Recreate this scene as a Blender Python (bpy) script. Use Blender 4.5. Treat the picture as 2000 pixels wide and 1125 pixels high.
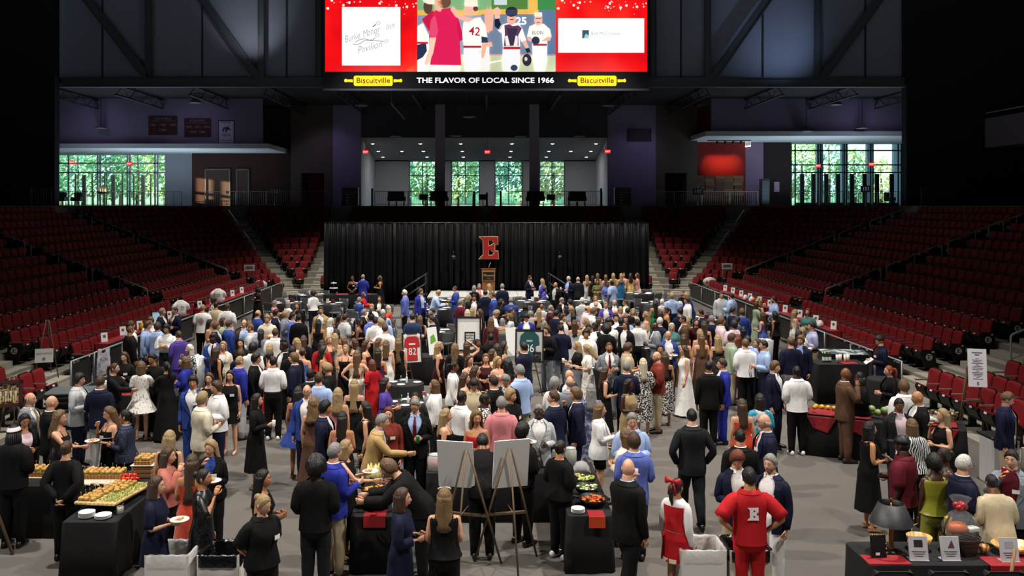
import bpy, math, random
import numpy as np
from mathutils import Vector, Matrix, Euler

random.seed(7)
for o in list(bpy.data.objects):
 bpy.data.objects.remove(o)
SC = bpy.context.scene
COL = SC.collection

# ------------------------------------------------------------------ camera
FPX, CX, CY, CAMZ = 1700.0, 950.0, 402.0, 5.0      # focal length and principal point in pixels of the 2000x1125 frame
cam = bpy.data.objects.new('camera', bpy.data.cameras.new('camera'))
COL.objects.link(cam)
cam.location = (0, 0, CAMZ)
cam.rotation_euler = (math.pi / 2, 0, 0)
cam.data.sensor_width = 36
cam.data.lens = FPX / 2000 * 36
cam.data.shift_x = (1000 - CX) / 2000
cam.data.shift_y = (CY - 562.5) / 2000
cam.data.clip_end = 400
SC.camera = cam

# ------------------------------------------------------------------ world, sun, hall lights, exposure
SC.view_settings.view_transform = 'Standard'
SC.view_settings.look = 'None'
SC.view_settings.gamma = 1
SC.view_settings.exposure = 0.0
SC.cycles.use_denoising = True
SC.cycles.max_bounces = 5
SC.cycles.diffuse_bounces = 3
SC.cycles.sample_clamp_indirect = 4
w = bpy.data.worlds.new('world'); SC.world = w; w.use_nodes = True
bg = w.node_tree.nodes['Background']
bg.inputs[0].default_value = (0.72, 0.86, 1.0, 1)
bg.inputs[1].default_value = 3.2


def lamp(name, kind, loc, target, power, color=(1, 1, 1), size=.5, angle=60, blend=.6):
 d = bpy.data.lights.new(name, kind)
 d.energy = power; d.color = color
 if kind == 'SPOT':
  d.spot_size = math.radians(angle); d.spot_blend = blend; d.shadow_soft_size = size
 elif kind == 'AREA':
  d.size = size
 elif kind == 'POINT':
  d.shadow_soft_size = size
 o = bpy.data.objects.new(name, d); COL.objects.link(o)
 o.location = loc
 o.rotation_euler = (Vector(target) - Vector(loc)).to_track_quat('-Z', 'Y').to_euler()
 return o


sun = bpy.data.lights.new('sun', 'SUN'); sun.energy = 30; sun.angle = .01; sun.color = (1, .74, .45)
so = bpy.data.objects.new('sun', sun); COL.objects.link(so)
so.rotation_euler = Vector((.93, .33, -.12)).to_track_quat('-Z', 'Y').to_euler()

FLOOD = (1.0, .94, .865)
for fx in (-8.5, 8.5):
 for fy in (4, 14, 25, 36, 46):
  lamp('floodlight', 'SPOT', (fx, fy, 17.5), (fx * .35, fy + 1.5, 0), 7000 if fy < 5 else 11600, FLOOD, .32, 84, .85)
for lx in (-12.5, 12.2):
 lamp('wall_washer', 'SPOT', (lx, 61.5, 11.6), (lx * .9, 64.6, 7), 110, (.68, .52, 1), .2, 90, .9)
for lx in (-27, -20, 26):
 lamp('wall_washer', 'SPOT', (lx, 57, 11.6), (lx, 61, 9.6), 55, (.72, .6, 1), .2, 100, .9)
lamp('panel_spot', 'SPOT', (-13.6, 49.5, 13.4), (-14.2, 52.6, 16.3), 300, (.85, .9, 1), .1, 75, 1)
lamp('panel_spot', 'SPOT', (18.6, 49.0, 13.4), (17.6, 52.6, 15.2), 260, (.45, .62, 1), .1, 95, 1)


def at(x, y, Y):
 """world point seen at pixel x, y when it lies at depth Y"""
 return Vector(((x - CX) * Y / FPX, Y, CAMZ - (y - CY) * Y / FPX))


def gp(x, y, z=0.0):
 """world point of a pixel on the level z"""
 Y = FPX * (CAMZ - z) / (y - CY)
 return Vector(((x - CX) * Y / FPX, Y, z))


# ------------------------------------------------------------------ materials
def lin(c):
 c = c.lstrip('#')
 v = [int(c[i:i + 2], 16) / 255 for i in (0, 2, 4)]
 return tuple(x / 12.92 if x <= .04045 else ((x + .055) / 1.055) ** 2.4 for x in v) + (1,)


_mats = {}


def mat(color, rough=.7, metal=0, bump=0, bscale=20, var=0, vscale=6, emit=0, spec=.5, alpha=1, trans=0, sheen=0, aniso=None, name=None):
 key = (color, rough, metal, bump, bscale, var, vscale, emit, spec, alpha, trans, sheen, aniso)
 if key in _mats:
  return _mats[key]
 m = bpy.data.materials.new(name or 'surface')
 m.use_nodes = True
 nt = m.node_tree; b = nt.nodes['Principled BSDF']
 col = lin(color)
 b.inputs['Base Color'].default_value = col
 b.inputs['Roughness'].default_value = rough
 b.inputs['Metallic'].default_value = metal
 b.inputs['Specular IOR Level'].default_value = spec
 b.inputs['Alpha'].default_value = alpha
 b.inputs['Transmission Weight'].default_value = trans
 b.inputs['Sheen Weight'].default_value = sheen
 if emit:
  b.inputs['Emission Color'].default_value = col
  b.inputs['Emission Strength'].default_value = emit
 if bump or var:
  tc = nt.nodes.new('ShaderNodeTexCoord')
  mp = nt.nodes.new('ShaderNodeMapping')
  nt.links.new(tc.outputs['Object'], mp.inputs[0])
  if aniso:
   mp.inputs['Scale'].default_value = aniso
  if var:
   n = nt.nodes.new('ShaderNodeTexNoise'); n.inputs['Scale'].default_value = vscale; n.inputs['Detail'].default_value = 5
   nt.links.new(mp.outputs[0], n.inputs['Vector'])
   mx = nt.nodes.new('ShaderNodeMix'); mx.data_type = 'RGBA'
   mx.inputs[6].default_value = tuple(c * (1 - var) for c in col[:3]) + (1,)
   mx.inputs[7].default_value = tuple(min(1, c * (1 + var)) for c in col[:3]) + (1,)
   nt.links.new(n.outputs['Fac'], mx.inputs[0]); nt.links.new(mx.outputs[2], b.inputs['Base Color'])
  if bump:
   n = nt.nodes.new('ShaderNodeTexNoise'); n.inputs['Scale'].default_value = bscale; n.inputs['Detail'].default_value = 3
   nt.links.new(mp.outputs[0], n.inputs['Vector'])
   bp = nt.nodes.new('ShaderNodeBump'); bp.inputs['Strength'].default_value = bump; bp.inputs['Distance'].default_value = .03
   nt.links.new(n.outputs['Fac'], bp.inputs['Height']); nt.links.new(bp.outputs[0], b.inputs['Normal'])
 _mats[key] = m
 return m


def mat_tex(kind, c1, c2, scale=20, rough=.7, thr=.5, aniso=None):
 """two-colour procedural patterns: noise blotches, waves, dots (voronoi), plaid, zebra, wood"""
 key = ('tex', kind, c1, c2, scale, rough, thr, aniso)
 if key in _mats:
  return _mats[key]
 m = bpy.data.materials.new('pattern'); m.use_nodes = True
 nt = m.node_tree; b = nt.nodes['Principled BSDF']; b.inputs['Roughness'].default_value = rough
 tc = nt.nodes.new('ShaderNodeTexCoord'); mp = nt.nodes.new('ShaderNodeMapping')
 nt.links.new(tc.outputs['Object'], mp.inputs[0])
 if aniso:
  mp.inputs['Scale'].default_value = aniso
 rp = nt.nodes.new('ShaderNodeValToRGB')
 rp.color_ramp.elements[0].color = lin(c1); rp.color_ramp.elements[1].color = lin(c2)
 rp.color_ramp.elements[0].position = max(0, thr - .04); rp.color_ramp.elements[1].position = min(1, thr + .04)
 if kind in ('noise', 'soft'):
  n = nt.nodes.new('ShaderNodeTexNoise'); n.inputs['Scale'].default_value = scale; n.inputs['Detail'].default_value = 4; out = n.outputs['Fac']
  if kind == 'soft':
   rp.color_ramp.elements[0].position = .3; rp.color_ramp.elements[1].position = .7
 elif kind == 'dots':
  n = nt.nodes.new('ShaderNodeTexVoronoi'); n.inputs['Scale'].default_value = scale; out = n.outputs['Distance']
 elif kind == 'zebra':
  n = nt.nodes.new('ShaderNodeTexWave'); n.inputs['Scale'].default_value = scale; n.inputs['Distortion'].default_value = 9; n.inputs['Detail'].default_value = 2; out = n.outputs['Fac']
 elif kind == 'wave':
  n = nt.nodes.new('ShaderNodeTexWave'); n.inputs['Scale'].default_value = scale; n.inputs['Distortion'].default_value = 1.2; out = n.outputs['Fac']
  rp.color_ramp.elements[0].position = .2; rp.color_ramp.elements[1].position = .8
 elif kind == 'plaid':
  a = nt.nodes.new('ShaderNodeTexWave'); a.inputs['Scale'].default_value = scale; a.bands_direction = 'X'
  c = nt.nodes.new('ShaderNodeTexWave'); c.inputs['Scale'].default_value = scale; c.bands_direction = 'Z'
  nt.links.new(mp.outputs[0], a.inputs['Vector']); nt.links.new(mp.outputs[0], c.inputs['Vector'])
  n = nt.nodes.new('ShaderNodeMath'); n.operation = 'MULTIPLY'
  nt.links.new(a.outputs['Fac'], n.inputs[0]); nt.links.new(c.outputs['Fac'], n.inputs[1]); out = n.outputs[0]
 if kind != 'plaid':
  nt.links.new(mp.outputs[0], n.inputs['Vector'])
 nt.links.new(out, rp.inputs[0]); nt.links.new(rp.outputs[0], b.inputs['Base Color'])
 _mats[key] = m
 return m


BLACK = mat('#0b0b0d', .55)
BLACKCLOTH = mat('#0d0d10', .85, bump=.35, bscale=5)
DARKMETAL = mat('#1b1c1f', .4, .6)
STEEL = mat('#9a9c9e', .32, .9)
WHITE = mat('#ecebe8', .6)
PAPER = mat('#f2f2f0', .7)
REDCLOTH = mat('#8e1420', .55, bump=.4, bscale=9)
WOOD = mat_tex('wave', '#7d5a38', '#9a754d', 14, .55)
DARKWOOD = mat_tex('wave', '#4a2f1c', '#5d3d26', 12, .5)


# ------------------------------------------------------------------ mesh builder
class MB:
 def __init__(s):
  s.v = []; s.f = []; s.m = []; s.sm = []

 def add(s, vs, fs, mi=0, smooth=False, M=None):
  b = len(s.v)
  if M is not None:
   vs = [M @ Vector(v) for v in vs]
  s.v += [tuple(v) for v in vs]
  s.f += [tuple(i + b for i in f) for f in fs]
  s.m += [mi] * len(fs); s.sm += [smooth] * len(fs)
  return s

 def box(s, c, d, mi=0, M=None):
  x, y, z = c; a, b, h = d[0] / 2, d[1] / 2, d[2] / 2
  vs = [(x + i * a, y + j * b, z + k * h) for i in (-1, 1) for j in (-1, 1) for k in (-1, 1)]
  return s.add(vs, [(0, 1, 3, 2), (4, 6, 7, 5), (0, 4, 5, 1), (2, 3, 7, 6), (0, 2, 6, 4), (1, 5, 7, 3)], mi, M=M)

 def bbox(s, c, d, r=.01, mi=0, M=None):
  """box with chamfered vertical edges and top rim"""
  a, b, h = d[0] / 2, d[1] / 2, d[2] / 2
  def ring(z, q):
   A, B = a - q, b - q; e = r
   return [(c[0] + x, c[1] + y, c[2] + z) for x, y in ((A - e, -B), (A, -B + e), (A, B - e), (A - e, B), (-A + e, B), (-A, B - e), (-A, -B + e), (-A + e, -B))]
  return s.loft([ring(-h, r * .6), ring(-h + r, 0), ring(h - r, 0), ring(h, r * .6)], mi, True, False, M)

 def loft(s, rings, mi=0, caps=True, smooth=True, M=None, closed=True):
  n = len(rings[0]); vs = [p for r in rings for p in r]; fs = []
  for i in range(len(rings) - 1):
   for j in range(n if closed else n - 1):
    k = (j + 1) % n
    fs.append((i * n + j, i * n + k, (i + 1) * n + k, (i + 1) * n + j))
  if caps:
   fs.append(tuple(range(n - 1, -1, -1))); fs.append(tuple(range((len(rings) - 1) * n, len(rings) * n)))
  return s.add(vs, fs, mi, smooth, M)

 def tube(s, pts, rad, n=8, mi=0, caps=True, M=None, flat=1.0, up=None):
  pts = [Vector(p) for p in pts]
  if not hasattr(rad, '__len__'):
   rad = [rad] * len(pts)
  rings = []; u = None
  for i, p in enumerate(pts):
   t = (pts[min(i + 1, len(pts) - 1)] - pts[max(i - 1, 0)])
   t = t.normalized() if t.length > 1e-9 else Vector((0, 0, 1))
   if u is None:
    a = Vector(up) if up else (Vector((0, 1, 0)) if abs(t.y) < .9 else Vector((1, 0, 0)))
    u = (a - t * a.dot(t)).normalized()
   else:
    u = (u - t * u.dot(t)).normalized()
   w_ = t.cross(u)
   rings.append([p + u * (rad[i] * flat * math.cos(2 * math.pi * k / n)) + w_ * (rad[i] * math.sin(2 * math.pi * k / n)) for k in range(n)])
  return s.loft(rings, mi, caps, True, M)

 def lathe(s, prof, n=16, mi=0, M=None, caps=True, smooth=True):
  rings = [[(r * math.cos(2 * math.pi * k / n), r * math.sin(2 * math.pi * k / n), z) for k in range(n)] for r, z in prof]
  return s.loft(rings, mi, caps, smooth, M)

 def ball(s, c, r, mi=0, n=10, m=7, M=None):
  if not hasattr(r, '__len__'):
   r = (r, r, r)
  rings = []
  for i in range(m):
   a = -math.pi / 2 + math.pi * (i + .001 * (i == 0) - .001 * (i == m - 1)) / (m - 1)
   a = max(-1.55, min(1.55, a))
   rings.append([(c[0] + r[0] * math.cos(a) * math.cos(2 * math.pi * k / n), c[1] + r[1] * math.cos(a) * math.sin(2 * math.pi * k / n), c[2] + r[2] * math.sin(a)) for k in range(n)])
  return s.loft(rings, mi, True, True, M)

 def prism(s, poly, d0, d1, axis='y', mi=0, M=None, mi_side=None):
  """polygon in the plane across axis, extruded from d0 to d1; for axis y poly is (x, z), for x (y, z), for z (x, y)"""
  f = {'y': lambda p, d: (p[0], d, p[1]), 'x': lambda p, d: (d, p[0], p[1]), 'z': lambda p, d: (p[0], p[1], d)}[axis]
  n = len(poly); vs = [f(p, d0) for p in poly] + [f(p, d1) for p in poly]
  s.add(vs, [tuple(range(n)), tuple(range(2 * n - 1, n - 1, -1))], mi, M=M)
  s.add(vs, [(i, i + n, (i + 1) % n + n, (i + 1) % n) for i in range(n)], mi if mi_side is None else mi_side, M=M)
  return s

 def mesh(s, name='mesh', nm=None):
  me = bpy.data.meshes.new(name)
  me.from_pydata(s.v, [], s.f)
  k = max(s.m) + 1 if s.m else 1
  for _ in range(max(k, nm or 0)):
   me.materials.append(None)
  if k > 1:
   me.polygons.foreach_set('material_index', s.m)
  if any(s.sm):
   me.polygons.foreach_set('use_smooth', s.sm)
  return me

 def ob(s, name, mats, parent=None, loc=(0, 0, 0), rot=(0, 0, 0), scale=1):
  return obj(name, s.mesh(name), mats, parent, loc, rot, scale)


def obj(name, me, mats, parent=None, loc=(0, 0, 0), rot=(0, 0, 0), scale=1):
 o = bpy.data.objects.new(name, me); COL.objects.link(o)
 if not isinstance(mats, (list, tuple)):
  mats = [mats]
 while len(me.materials) < len(mats):
  me.materials.append(None)
 for i, m in enumerate(mats):
  o.material_slots[i].link = 'OBJECT'; o.material_slots[i].material = m
 o.location = loc; o.rotation_euler = rot
 o.scale = (scale,) * 3 if not hasattr(scale, '__len__') else scale
 if parent:
  o.parent = parent
 return o


def empty(name, loc=(0, 0, 0), rz=0):
 o = bpy.data.objects.new(name, None); COL.objects.link(o)
 o.location = loc; o.rotation_euler = (0, 0, rz); o.empty_display_size = .1
 return o


def tag(o, label, cat, group=None):
 o['label'] = label; o['category'] = cat
 if group:
  o['group'] = group
 return o


def struct(o, label=None):
 o['kind'] = 'structure'
 if label:
  o['label'] = label
 return o


def stuff(o, label=None, cat=None):
 o['kind'] = 'stuff'
 if label:
  o['label'] = label
 if cat:
  o['category'] = cat
 return o


_txt = {}


def text(s, size=1.0, shear=0, bold=0, width=None):
 """lettering as flat mesh data in the x/y plane, centred: (verts, faces)"""
 key = (s, shear, bold)
 if key not in _txt:
  cu = bpy.data.curves.new('lettering', 'FONT'); cu.body = s; cu.align_x = 'CENTER'; cu.align_y = 'CENTER'
  cu.shear = shear; cu.offset = bold; cu.resolution_u = 3
  o = bpy.data.objects.new('lettering', cu)
  me = o.to_mesh()
  _txt[key] = ([tuple(v.co) for v in me.vertices], [tuple(p.vertices) for p in me.polygons])
  o.to_mesh_clear(); bpy.data.objects.remove(o); bpy.data.curves.remove(cu)
 vs, fs = _txt[key]
 xs = [v[0] for v in vs]
 k = size if width is None else None
 sx = size if width is None else width / max(1e-6, max(xs) - min(xs))
 return [(v[0] * sx, v[1] * size, 0) for v in vs], fs


def facing(p, rz=0, tilt=0):
 """matrix that stands an x/y drawing up so that it faces the camera side (-y), turned by rz, leaned back by tilt"""
 return Matrix.Translation(p) @ Matrix.Rotation(rz, 4, 'Z') @ Matrix.Rotation(math.pi / 2 - tilt, 4, 'X')


def put_text(mb, s, p, size, mi=0, rz=0, tilt=0, **k):
 vs, fs = text(s, size, **k)
 mb.add(vs, fs, mi, M=facing(p, rz, tilt))
 return mb
# ================================================================== the hall
FLOORM = mat('#5d5954', .62, bump=.08, bscale=60, var=.07, vscale=.8, spec=.35)
CONC = mat('#8f897d', .75, bump=.1, bscale=18, var=.12, vscale=2.5)
WALLDARK = mat('#15161a', .9)
PANELM = mat('#8a8e9a', .8, bump=.1, bscale=30, var=.06, vscale=.7)
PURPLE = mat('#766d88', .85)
TAUPE = mat('#4e453e', .9, bump=.1, bscale=40)
LIGHTWALL = mat('#aeb2bd', .85)
STEELDARK = mat('#55585c', .55, .3)

struct(MB().box((0, 21, -.1), (23.2, 66, .2)).ob('floor', FLOORM), 'grey sealed concrete event floor of the arena')

CXF, CYF = 10.0, 47.5
RR = [1.9, 2.85, 3.7] + [4.55 + .85 * i for i in range(11)]
RZ = [.06, .22, .40] + [.72 + .327 * i for i in range(11)]
NROW = len(RR)


def path_pt(u):
 """u: path of the bowl on the x>0 side; 0..1 along the side, 1..2 round the corner, 2..3 along the end"""
 if u < 1:
  return Vector((CXF, 12 + (CYF - 12) * u, 0)), Vector((1, 0, 0))
 if u < 2:
  a = (u - 1) * math.pi / 2
  return Vector((CXF, CYF, 0)), Vector((math.cos(a), math.sin(a), 0))
 return Vector((CXF * (3 - u), CYF, 0)), Vector((0, 1, 0))


prof = [(RR[0] - .85, -.02), (RR[0] - .85, RZ[0])]
for j in range(NROW):
 nx = RR[j + 1] - .62 if j < NROW - 1 else RR[j] + .6
 prof.append((nx, RZ[j])); prof.append((nx, RZ[j + 1] if j < NROW - 1 else 5.0))
prof.append((prof[-1][0] + 3, 5.0))
us = [0, .999] + [1 + k / 14 for k in range(14)] + [2, 3]
for sx, nm in ((1, 'floor_stand_right'), (-1, 'floor_stand_left')):
 rings = []
 for u in us:
  b, d = path_pt(u)
  rings.append([((b.x + d.x * r) * sx, b.y + d.y * r, z) for r, z in prof])
 struct(MB().loft(rings, caps=False, smooth=False, closed=False).ob(nm, CONC), 'stepped concrete seating stand')
for sx, nm in ((1, 'floor_platform_right'), (-1, 'floor_platform_left')):
 struct(MB().box((sx * 10.9, 17.0, .03), (1.4, 9.5, .14)).ob(nm, CONC), 'low concrete platform under the front row')

struct(MB().box((0, 77, 4.9), (80, 27, .2)).ob('floor_concourse', mat('#17171a', .6)), 'dark concourse floor above the stands')
struct(MB().box((0, 63.55, 2.4), (24, .2, 5.0)).ob('wall_concourse_front', WALLDARK), 'black wall below the concourse edge')
struct(MB().box((-40, 14.5, 11), (.4, 77, 24)).ob('wall_left', WALLDARK), 'dark outer wall')
struct(MB().box((40, 14.5, 11), (.4, 77, 24)).ob('wall_right', WALLDARK), 'dark outer wall')
struct(MB().box((0, -24, 11), (80, .4, 24)).ob('wall_behind', WALLDARK), 'dark wall behind the stands')
struct(MB().box((0, 14, 23), (80, 78, .4)).ob('ceiling', WALLDARK), 'black hall roof')
struct(MB().box((0, 64, 12.6), (80, 23, .3)).ob('ceiling_lobby', WALLDARK), 'black lobby roof deck')
struct(MB().box((-26.2, 5, 2.5), (.3, 94, 5)).ob('wall_stand_left', WALLDARK))
struct(MB().box((26.2, 5, 2.5), (.3, 94, 5)).ob('wall_stand_right', WALLDARK))
for sx, nm in ((-1, 'floor_gallery_left'), (1, 'floor_gallery_right')):
 struct(MB().box((sx * 33.2, 20, 4.9), (13.6, 86, .2)).ob(nm, mat('#26262a', .6)))
struct(MB().box((-32.9, 52.2, 14), (14.3, .6, 18.2)).ob('wall_proscenium_left', mat('#1c1d22', .9)), 'dark wall closing the end opening')
struct(MB().box((32.2, 52.2, 14), (14.3, .6, 18.2)).ob('wall_proscenium_right', mat('#1c1d22', .9)), 'dark wall closing the end opening')

struct(MB().box((0, 52.9, 17.6), (52, .2, 10.6)).ob('wall_end_panels', PANELM), 'large grey acoustic panels behind the truss')
tr = empty('roof_truss', (0, 52.2, 12.1))
tag(tr, 'steel roof truss with diagonals across the end wall beside the video screen', 'truss')
c = MB()
for z0, z1, dp in ((.0, .07, .5), (.07, .5, .12), (.5, .57, .5)):
 c.box((0, 0, (z0 + z1) / 2), (51, dp, z1 - z0))
c.ob('beam', STEELDARK, tr)
def member(p, q, wd, nm):
 m = MB()
 a, b = at(p[0], p[1], 52.1), at(q[0], q[1], 52.1)
 a -= tr.location; b -= tr.location
 d = (b - a).normalized(); n = Vector((0, -1, 0)); s_ = d.cross(n)
 for off, ww, dd in ((-wd / 2, .06, .26), (wd / 2, .06, .26), (0, wd, .06)):
  pts = []
  for P in (a, b):
   for i, k in ((-1, -1), (1, -1), (1, 1), (-1, 1)):
    pts.append(P + s_ * (off + i * ww / 2) + n * (k * dd / 2))
  m.add(pts, [(0, 1, 2, 3), (7, 6, 5, 4)] + [(i, i + 4, (i + 1) % 4 + 4, (i + 1) % 4) for i in range(4)])
 m.ob(nm, STEELDARK, tr)
for x in (290, 510, 1382, 1598, 622, 1276):
 member((x, -40), (x, 154), .3, 'upright')
for p, q in (((368, -40), (503, 152)), ((140, -40), (288, 152)), ((1527, -40), (1392, 152)), ((1745, -40), (1606, 152))):
 member(p, q, .42, 'diagonal')
for x, y in ((487, 122), (1412, 118)):
 P = at(x, y, 51.9) - tr.location
 m = MB()
 for k in range(6):
  m.box((P.x + (k % 2) * .18 - .09, P.y, P.z + (k // 2) * .14), (.06, .06, .06))
 stuff(m.ob('bolts', STEELDARK, tr))
pw = bpy.data.objects['wall_end_panels']
for x in (200, 395, 560, 1330, 1490, 1690):
 a = at(x, 60, 52.75)
 MB().box((a.x, a.y, 17.6), (.09, .06, 10.4)).ob('panel_joint', mat('#2b2c33', .8), pw)

for k in range(13):
 x0 = -27 + k * 4.5
 t = empty('roof_joist', (x0, 52.8, 12.0)); tag(t, 'black open-web roof joist above the lobby, %s from the left wall' % ['first', 'second', 'third', 'fourth', 'fifth', 'sixth', 'seventh', 'eighth', 'ninth', 'tenth', 'eleventh', 'twelfth', 'thirteenth'][k], 'joist', 'lobby roof joists')
 JM = mat('#2c2d30', .5, .3)
 MB().box((0, 7, .35), (.14, 14, .08)).ob('chord', JM, t)
 MB().box((0, 7, -.25), (.14, 14, .08)).ob('chord', JM, t)
 for i in range(7):
  MB().tube([(0, i * 2, -.25), (0, i * 2 + 1, .35), (0, i * 2 + 2, -.25)], .025, 5).ob('web', JM, t)

# ------------------------------------------------------------------ lobby walls (depth 64.5) with openings
YW = 64.5
def zpx(y, Y=YW): return CAMZ - (y - CY) * Y / FPX
def xpx(x, Y=YW): return (x - CX) * Y / FPX
_wn = [0]
def wall_px(name, x0, x1, y0, y1, Y, m, th=.25, label=None):
 a, b = at(x0, y0, Y), at(x1, y1, Y)
 return struct(MB().box(((a.x + b.x) / 2, Y + th / 2, (a.z + b.z) / 2), (b.x - a.x, th, a.z - b.z)).ob(name, m), label)
ZT = 12.5
def wz(name, x0, x1, Y, m, z0=5, z1=ZT, label=None):
 a, b = xpx(x0, Y), xpx(x1, Y)
 return struct(MB().box(((a + b) / 2, Y + .12, (z0 + z1) / 2), (b - a, .24, z1 - z0)).ob(name, m), label)
BRICKD = mat_tex('noise', '#2a100a', '#36150c', 30, .85)
wz('wall_brick_left', 375, 570, 66, BRICKD, label='dark red brick lobby wall')
wz('wall_taupe_left_a', 568, 588, 64.6, TAUPE); wz('wall_taupe_left_b', 633, 650, 64.6, TAUPE)
wz('wall_taupe_left_c', 588, 633, 64.6, TAUPE, z0=zpx(338))
struct(MB().box((xpx(610), 66.9, 6.8), (2.2, .1, 3.6)).ob('wall_red_recess', mat('#a02018', .8)), 'red painted recess in the lobby wall')
for xa in (588, 633, 1299, 1341):
 struct(MB().box((xpx(xa), 65.9, 7), (.1, 2.4, 4.2)).ob('wall_jamb', TAUPE))
for xa in (610, 1320):
 struct(MB().box((xpx(xa), 65.9, zpx(335)), (2.4, 2.4, .2)).ob('ceiling_recess', TAUPE))
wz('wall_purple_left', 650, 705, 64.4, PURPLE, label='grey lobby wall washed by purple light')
wz('wall_pale_left', 322, 378, 67.9, LIGHTWALL, label='pale lobby wall beside the glass doors')
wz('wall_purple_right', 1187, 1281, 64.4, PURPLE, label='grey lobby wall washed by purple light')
wz('wall_taupe_right_a', 1280, 1299, 64.6, TAUPE); wz('wall_taupe_right_b', 1341, 1362, 64.6, TAUPE)
wz('wall_taupe_right_c', 1299, 1341, 64.6, TAUPE, z0=zpx(337))
struct(MB().box((xpx(1318), 66.9, 6.8), (2.2, .1, 3.6)).ob('wall_dark_recess', mat('#4a1a16', .8)), 'dark recess in the lobby wall')
wz('wall_concession', 1361, 1456, 66, mat('#7c1512', .8), label='red wall above the concession counter')
wz('wall_mauve_right', 1455, 1491, 66.2, mat('#86708c', .85)); wz('wall_dark_right', 1490, 1545, 66.4, mat('#2a211f', .9))
for x0, x1, Yb in ((705, 1187, 64.3),):
 wz('wall_above_lounge', x0, x1, Yb, mat('#3a353c', .9), z0=zpx(269))

for nm, x0, x1, ya, yb, sgn in (('left', 100, 512, 213, 281, -1), ('right', 1390, 1790, 213, 257, 1)):
 Y0 = 60.5
 a, b = at(x0, ya, Y0), at(x1, yb, Y0)
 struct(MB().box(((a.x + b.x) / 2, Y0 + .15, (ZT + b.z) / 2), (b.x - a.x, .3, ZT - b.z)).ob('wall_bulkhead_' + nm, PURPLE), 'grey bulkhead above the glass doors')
 ext = 14 * Y0 / FPX
 struct(MB().prism([(a.x - ext if sgn > 0 else -34.4, Y0 - .3), (b.x + ext if sgn < 0 else 33.9, Y0 - .3), (b.x + ext if sgn < 0 else 33.9, 68.5), (a.x - ext if sgn > 0 else -34.4, 68.5)], b.z - .32, b.z, 'z').ob('ceiling_soffit_' + nm, mat('#b9c4c6', .8)), 'pale soffit over the glass doors')

YB = 74.0
lw = MB()
struct(MB().add([at(705, 268, YW), at(1187, 268, YW), at(1163, 313, YB), at(733, 313, YB)], [(0, 1, 2, 3)]).add([v + Vector((0, 0, .15)) for v in (at(705, 268, YW), at(1187, 268, YW), at(1163, 313, YB), at(733, 313, YB))], [(3, 2, 1, 0)]).ob('ceiling_lounge', mat('#b4b9bf', .85)), 'sloping pale lounge ceiling with downlights')
for nm, p, q in (('left', 705, 733), ('right', 1187, 1163)):
 A, B = xpx(p), xpx(q, YB)
 struct(MB().prism([(A, YW), (A + (.2 if p > 950 else -.2), YW), (B + (.2 if p > 950 else -.2), YB), (B, YB)], 5, 10.2, 'z').ob('wall_lounge_' + nm, LIGHTWALL), 'pale side wall of the lounge')
wins = [(800, 850), (882, 936), (967, 1020), (1054, 1102)]
edges = [733] + [e for wq in wins for e in wq] + [1163]
for i in range(0, len(edges), 2):
 a, b = xpx(edges[i], YB), xpx(edges[i + 1], YB)
 struct(MB().box(((a + b) / 2, YB + .1, 7.2), (b - a, .2, 4.4)).ob('wall_lounge_back', LIGHTWALL), 'pale back wall of the lounge')
zt, zb_ = zpx(315, YB), 5.15
struct(MB().box((0, YB + .1, (zt + 9.4) / 2), (20, .2, 9.4 - zt)).ob('wall_lounge_head', LIGHTWALL))
FRM = mat('#5c7078', .5, .3)
GLASS = None
def glass():
 global GLASS
 if GLASS is None:
  m = bpy.data.materials.new('window_glass'); m.use_nodes = True; nt = m.node_tree
  for n in list(nt.nodes): nt.nodes.remove(n)
  o = nt.nodes.new('ShaderNodeOutputMaterial'); mx = nt.nodes.new('ShaderNodeMixShader'); t = nt.nodes.new('ShaderNodeBsdfTransparent'); g = nt.nodes.new('ShaderNodeBsdfGlossy')
  t.inputs[0].default_value = (.80, .95, .93, 1); g.inputs['Roughness'].default_value = .02; mx.inputs[0].default_value = .05
  nt.links.new(t.outputs[0], mx.inputs[1]); nt.links.new(g.outputs[0], mx.inputs[2]); nt.links.new(mx.outputs[0], o.inputs[0])
  GLASS = m
 return GLASS
def window(name, x0, x1, z0, z1, Y, vs, hs, fr, th=.07, label=''):
 w_ = struct(empty(name, ((x0 + x1) / 2, Y, z0)), label)
 cx = (x0 + x1) / 2
 for x in [x0, x1] + list(vs):
  MB().box((x - cx, 0, (z1 - z0) / 2), (th, .1, z1 - z0)).ob('mullion', fr, w_)
 for z in [z0, z1] + list(hs):
  MB().box((0, 0, z - z0), (x1 - x0, .1, th)).ob('transom', fr, w_)
 xs = sorted([x0, x1] + list(vs)); zs = sorted([z0, z1] + list(hs))
 for i in range(len(xs) - 1):
  for k in range(len(zs) - 1):
   MB().box(((xs[i] + xs[i + 1]) / 2 - cx, .02, (zs[k] + zs[k + 1]) / 2 - z0), (xs[i + 1] - xs[i] - th, .012, zs[k + 1] - zs[k] - th)).ob('pane', glass(), w_)
 return w_
for i, (p, q) in enumerate(wins):
 a, b = xpx(p, YB), xpx(q, YB)
 window('window_%d' % (i + 1), a, b, zb_, zt, YB, [(a + b) / 2], [zpx(326, YB), zpx(343, YB)], FRM, .08, 'tall four-light lounge window onto trees')
for x0, x1 in ((850, 869), (1034, 1053)):
 wz('wall_pier_%d' % x0, x0, x1, 63.9, mat('#8f8796', .85), label='square pier in front of the lounge')
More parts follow.
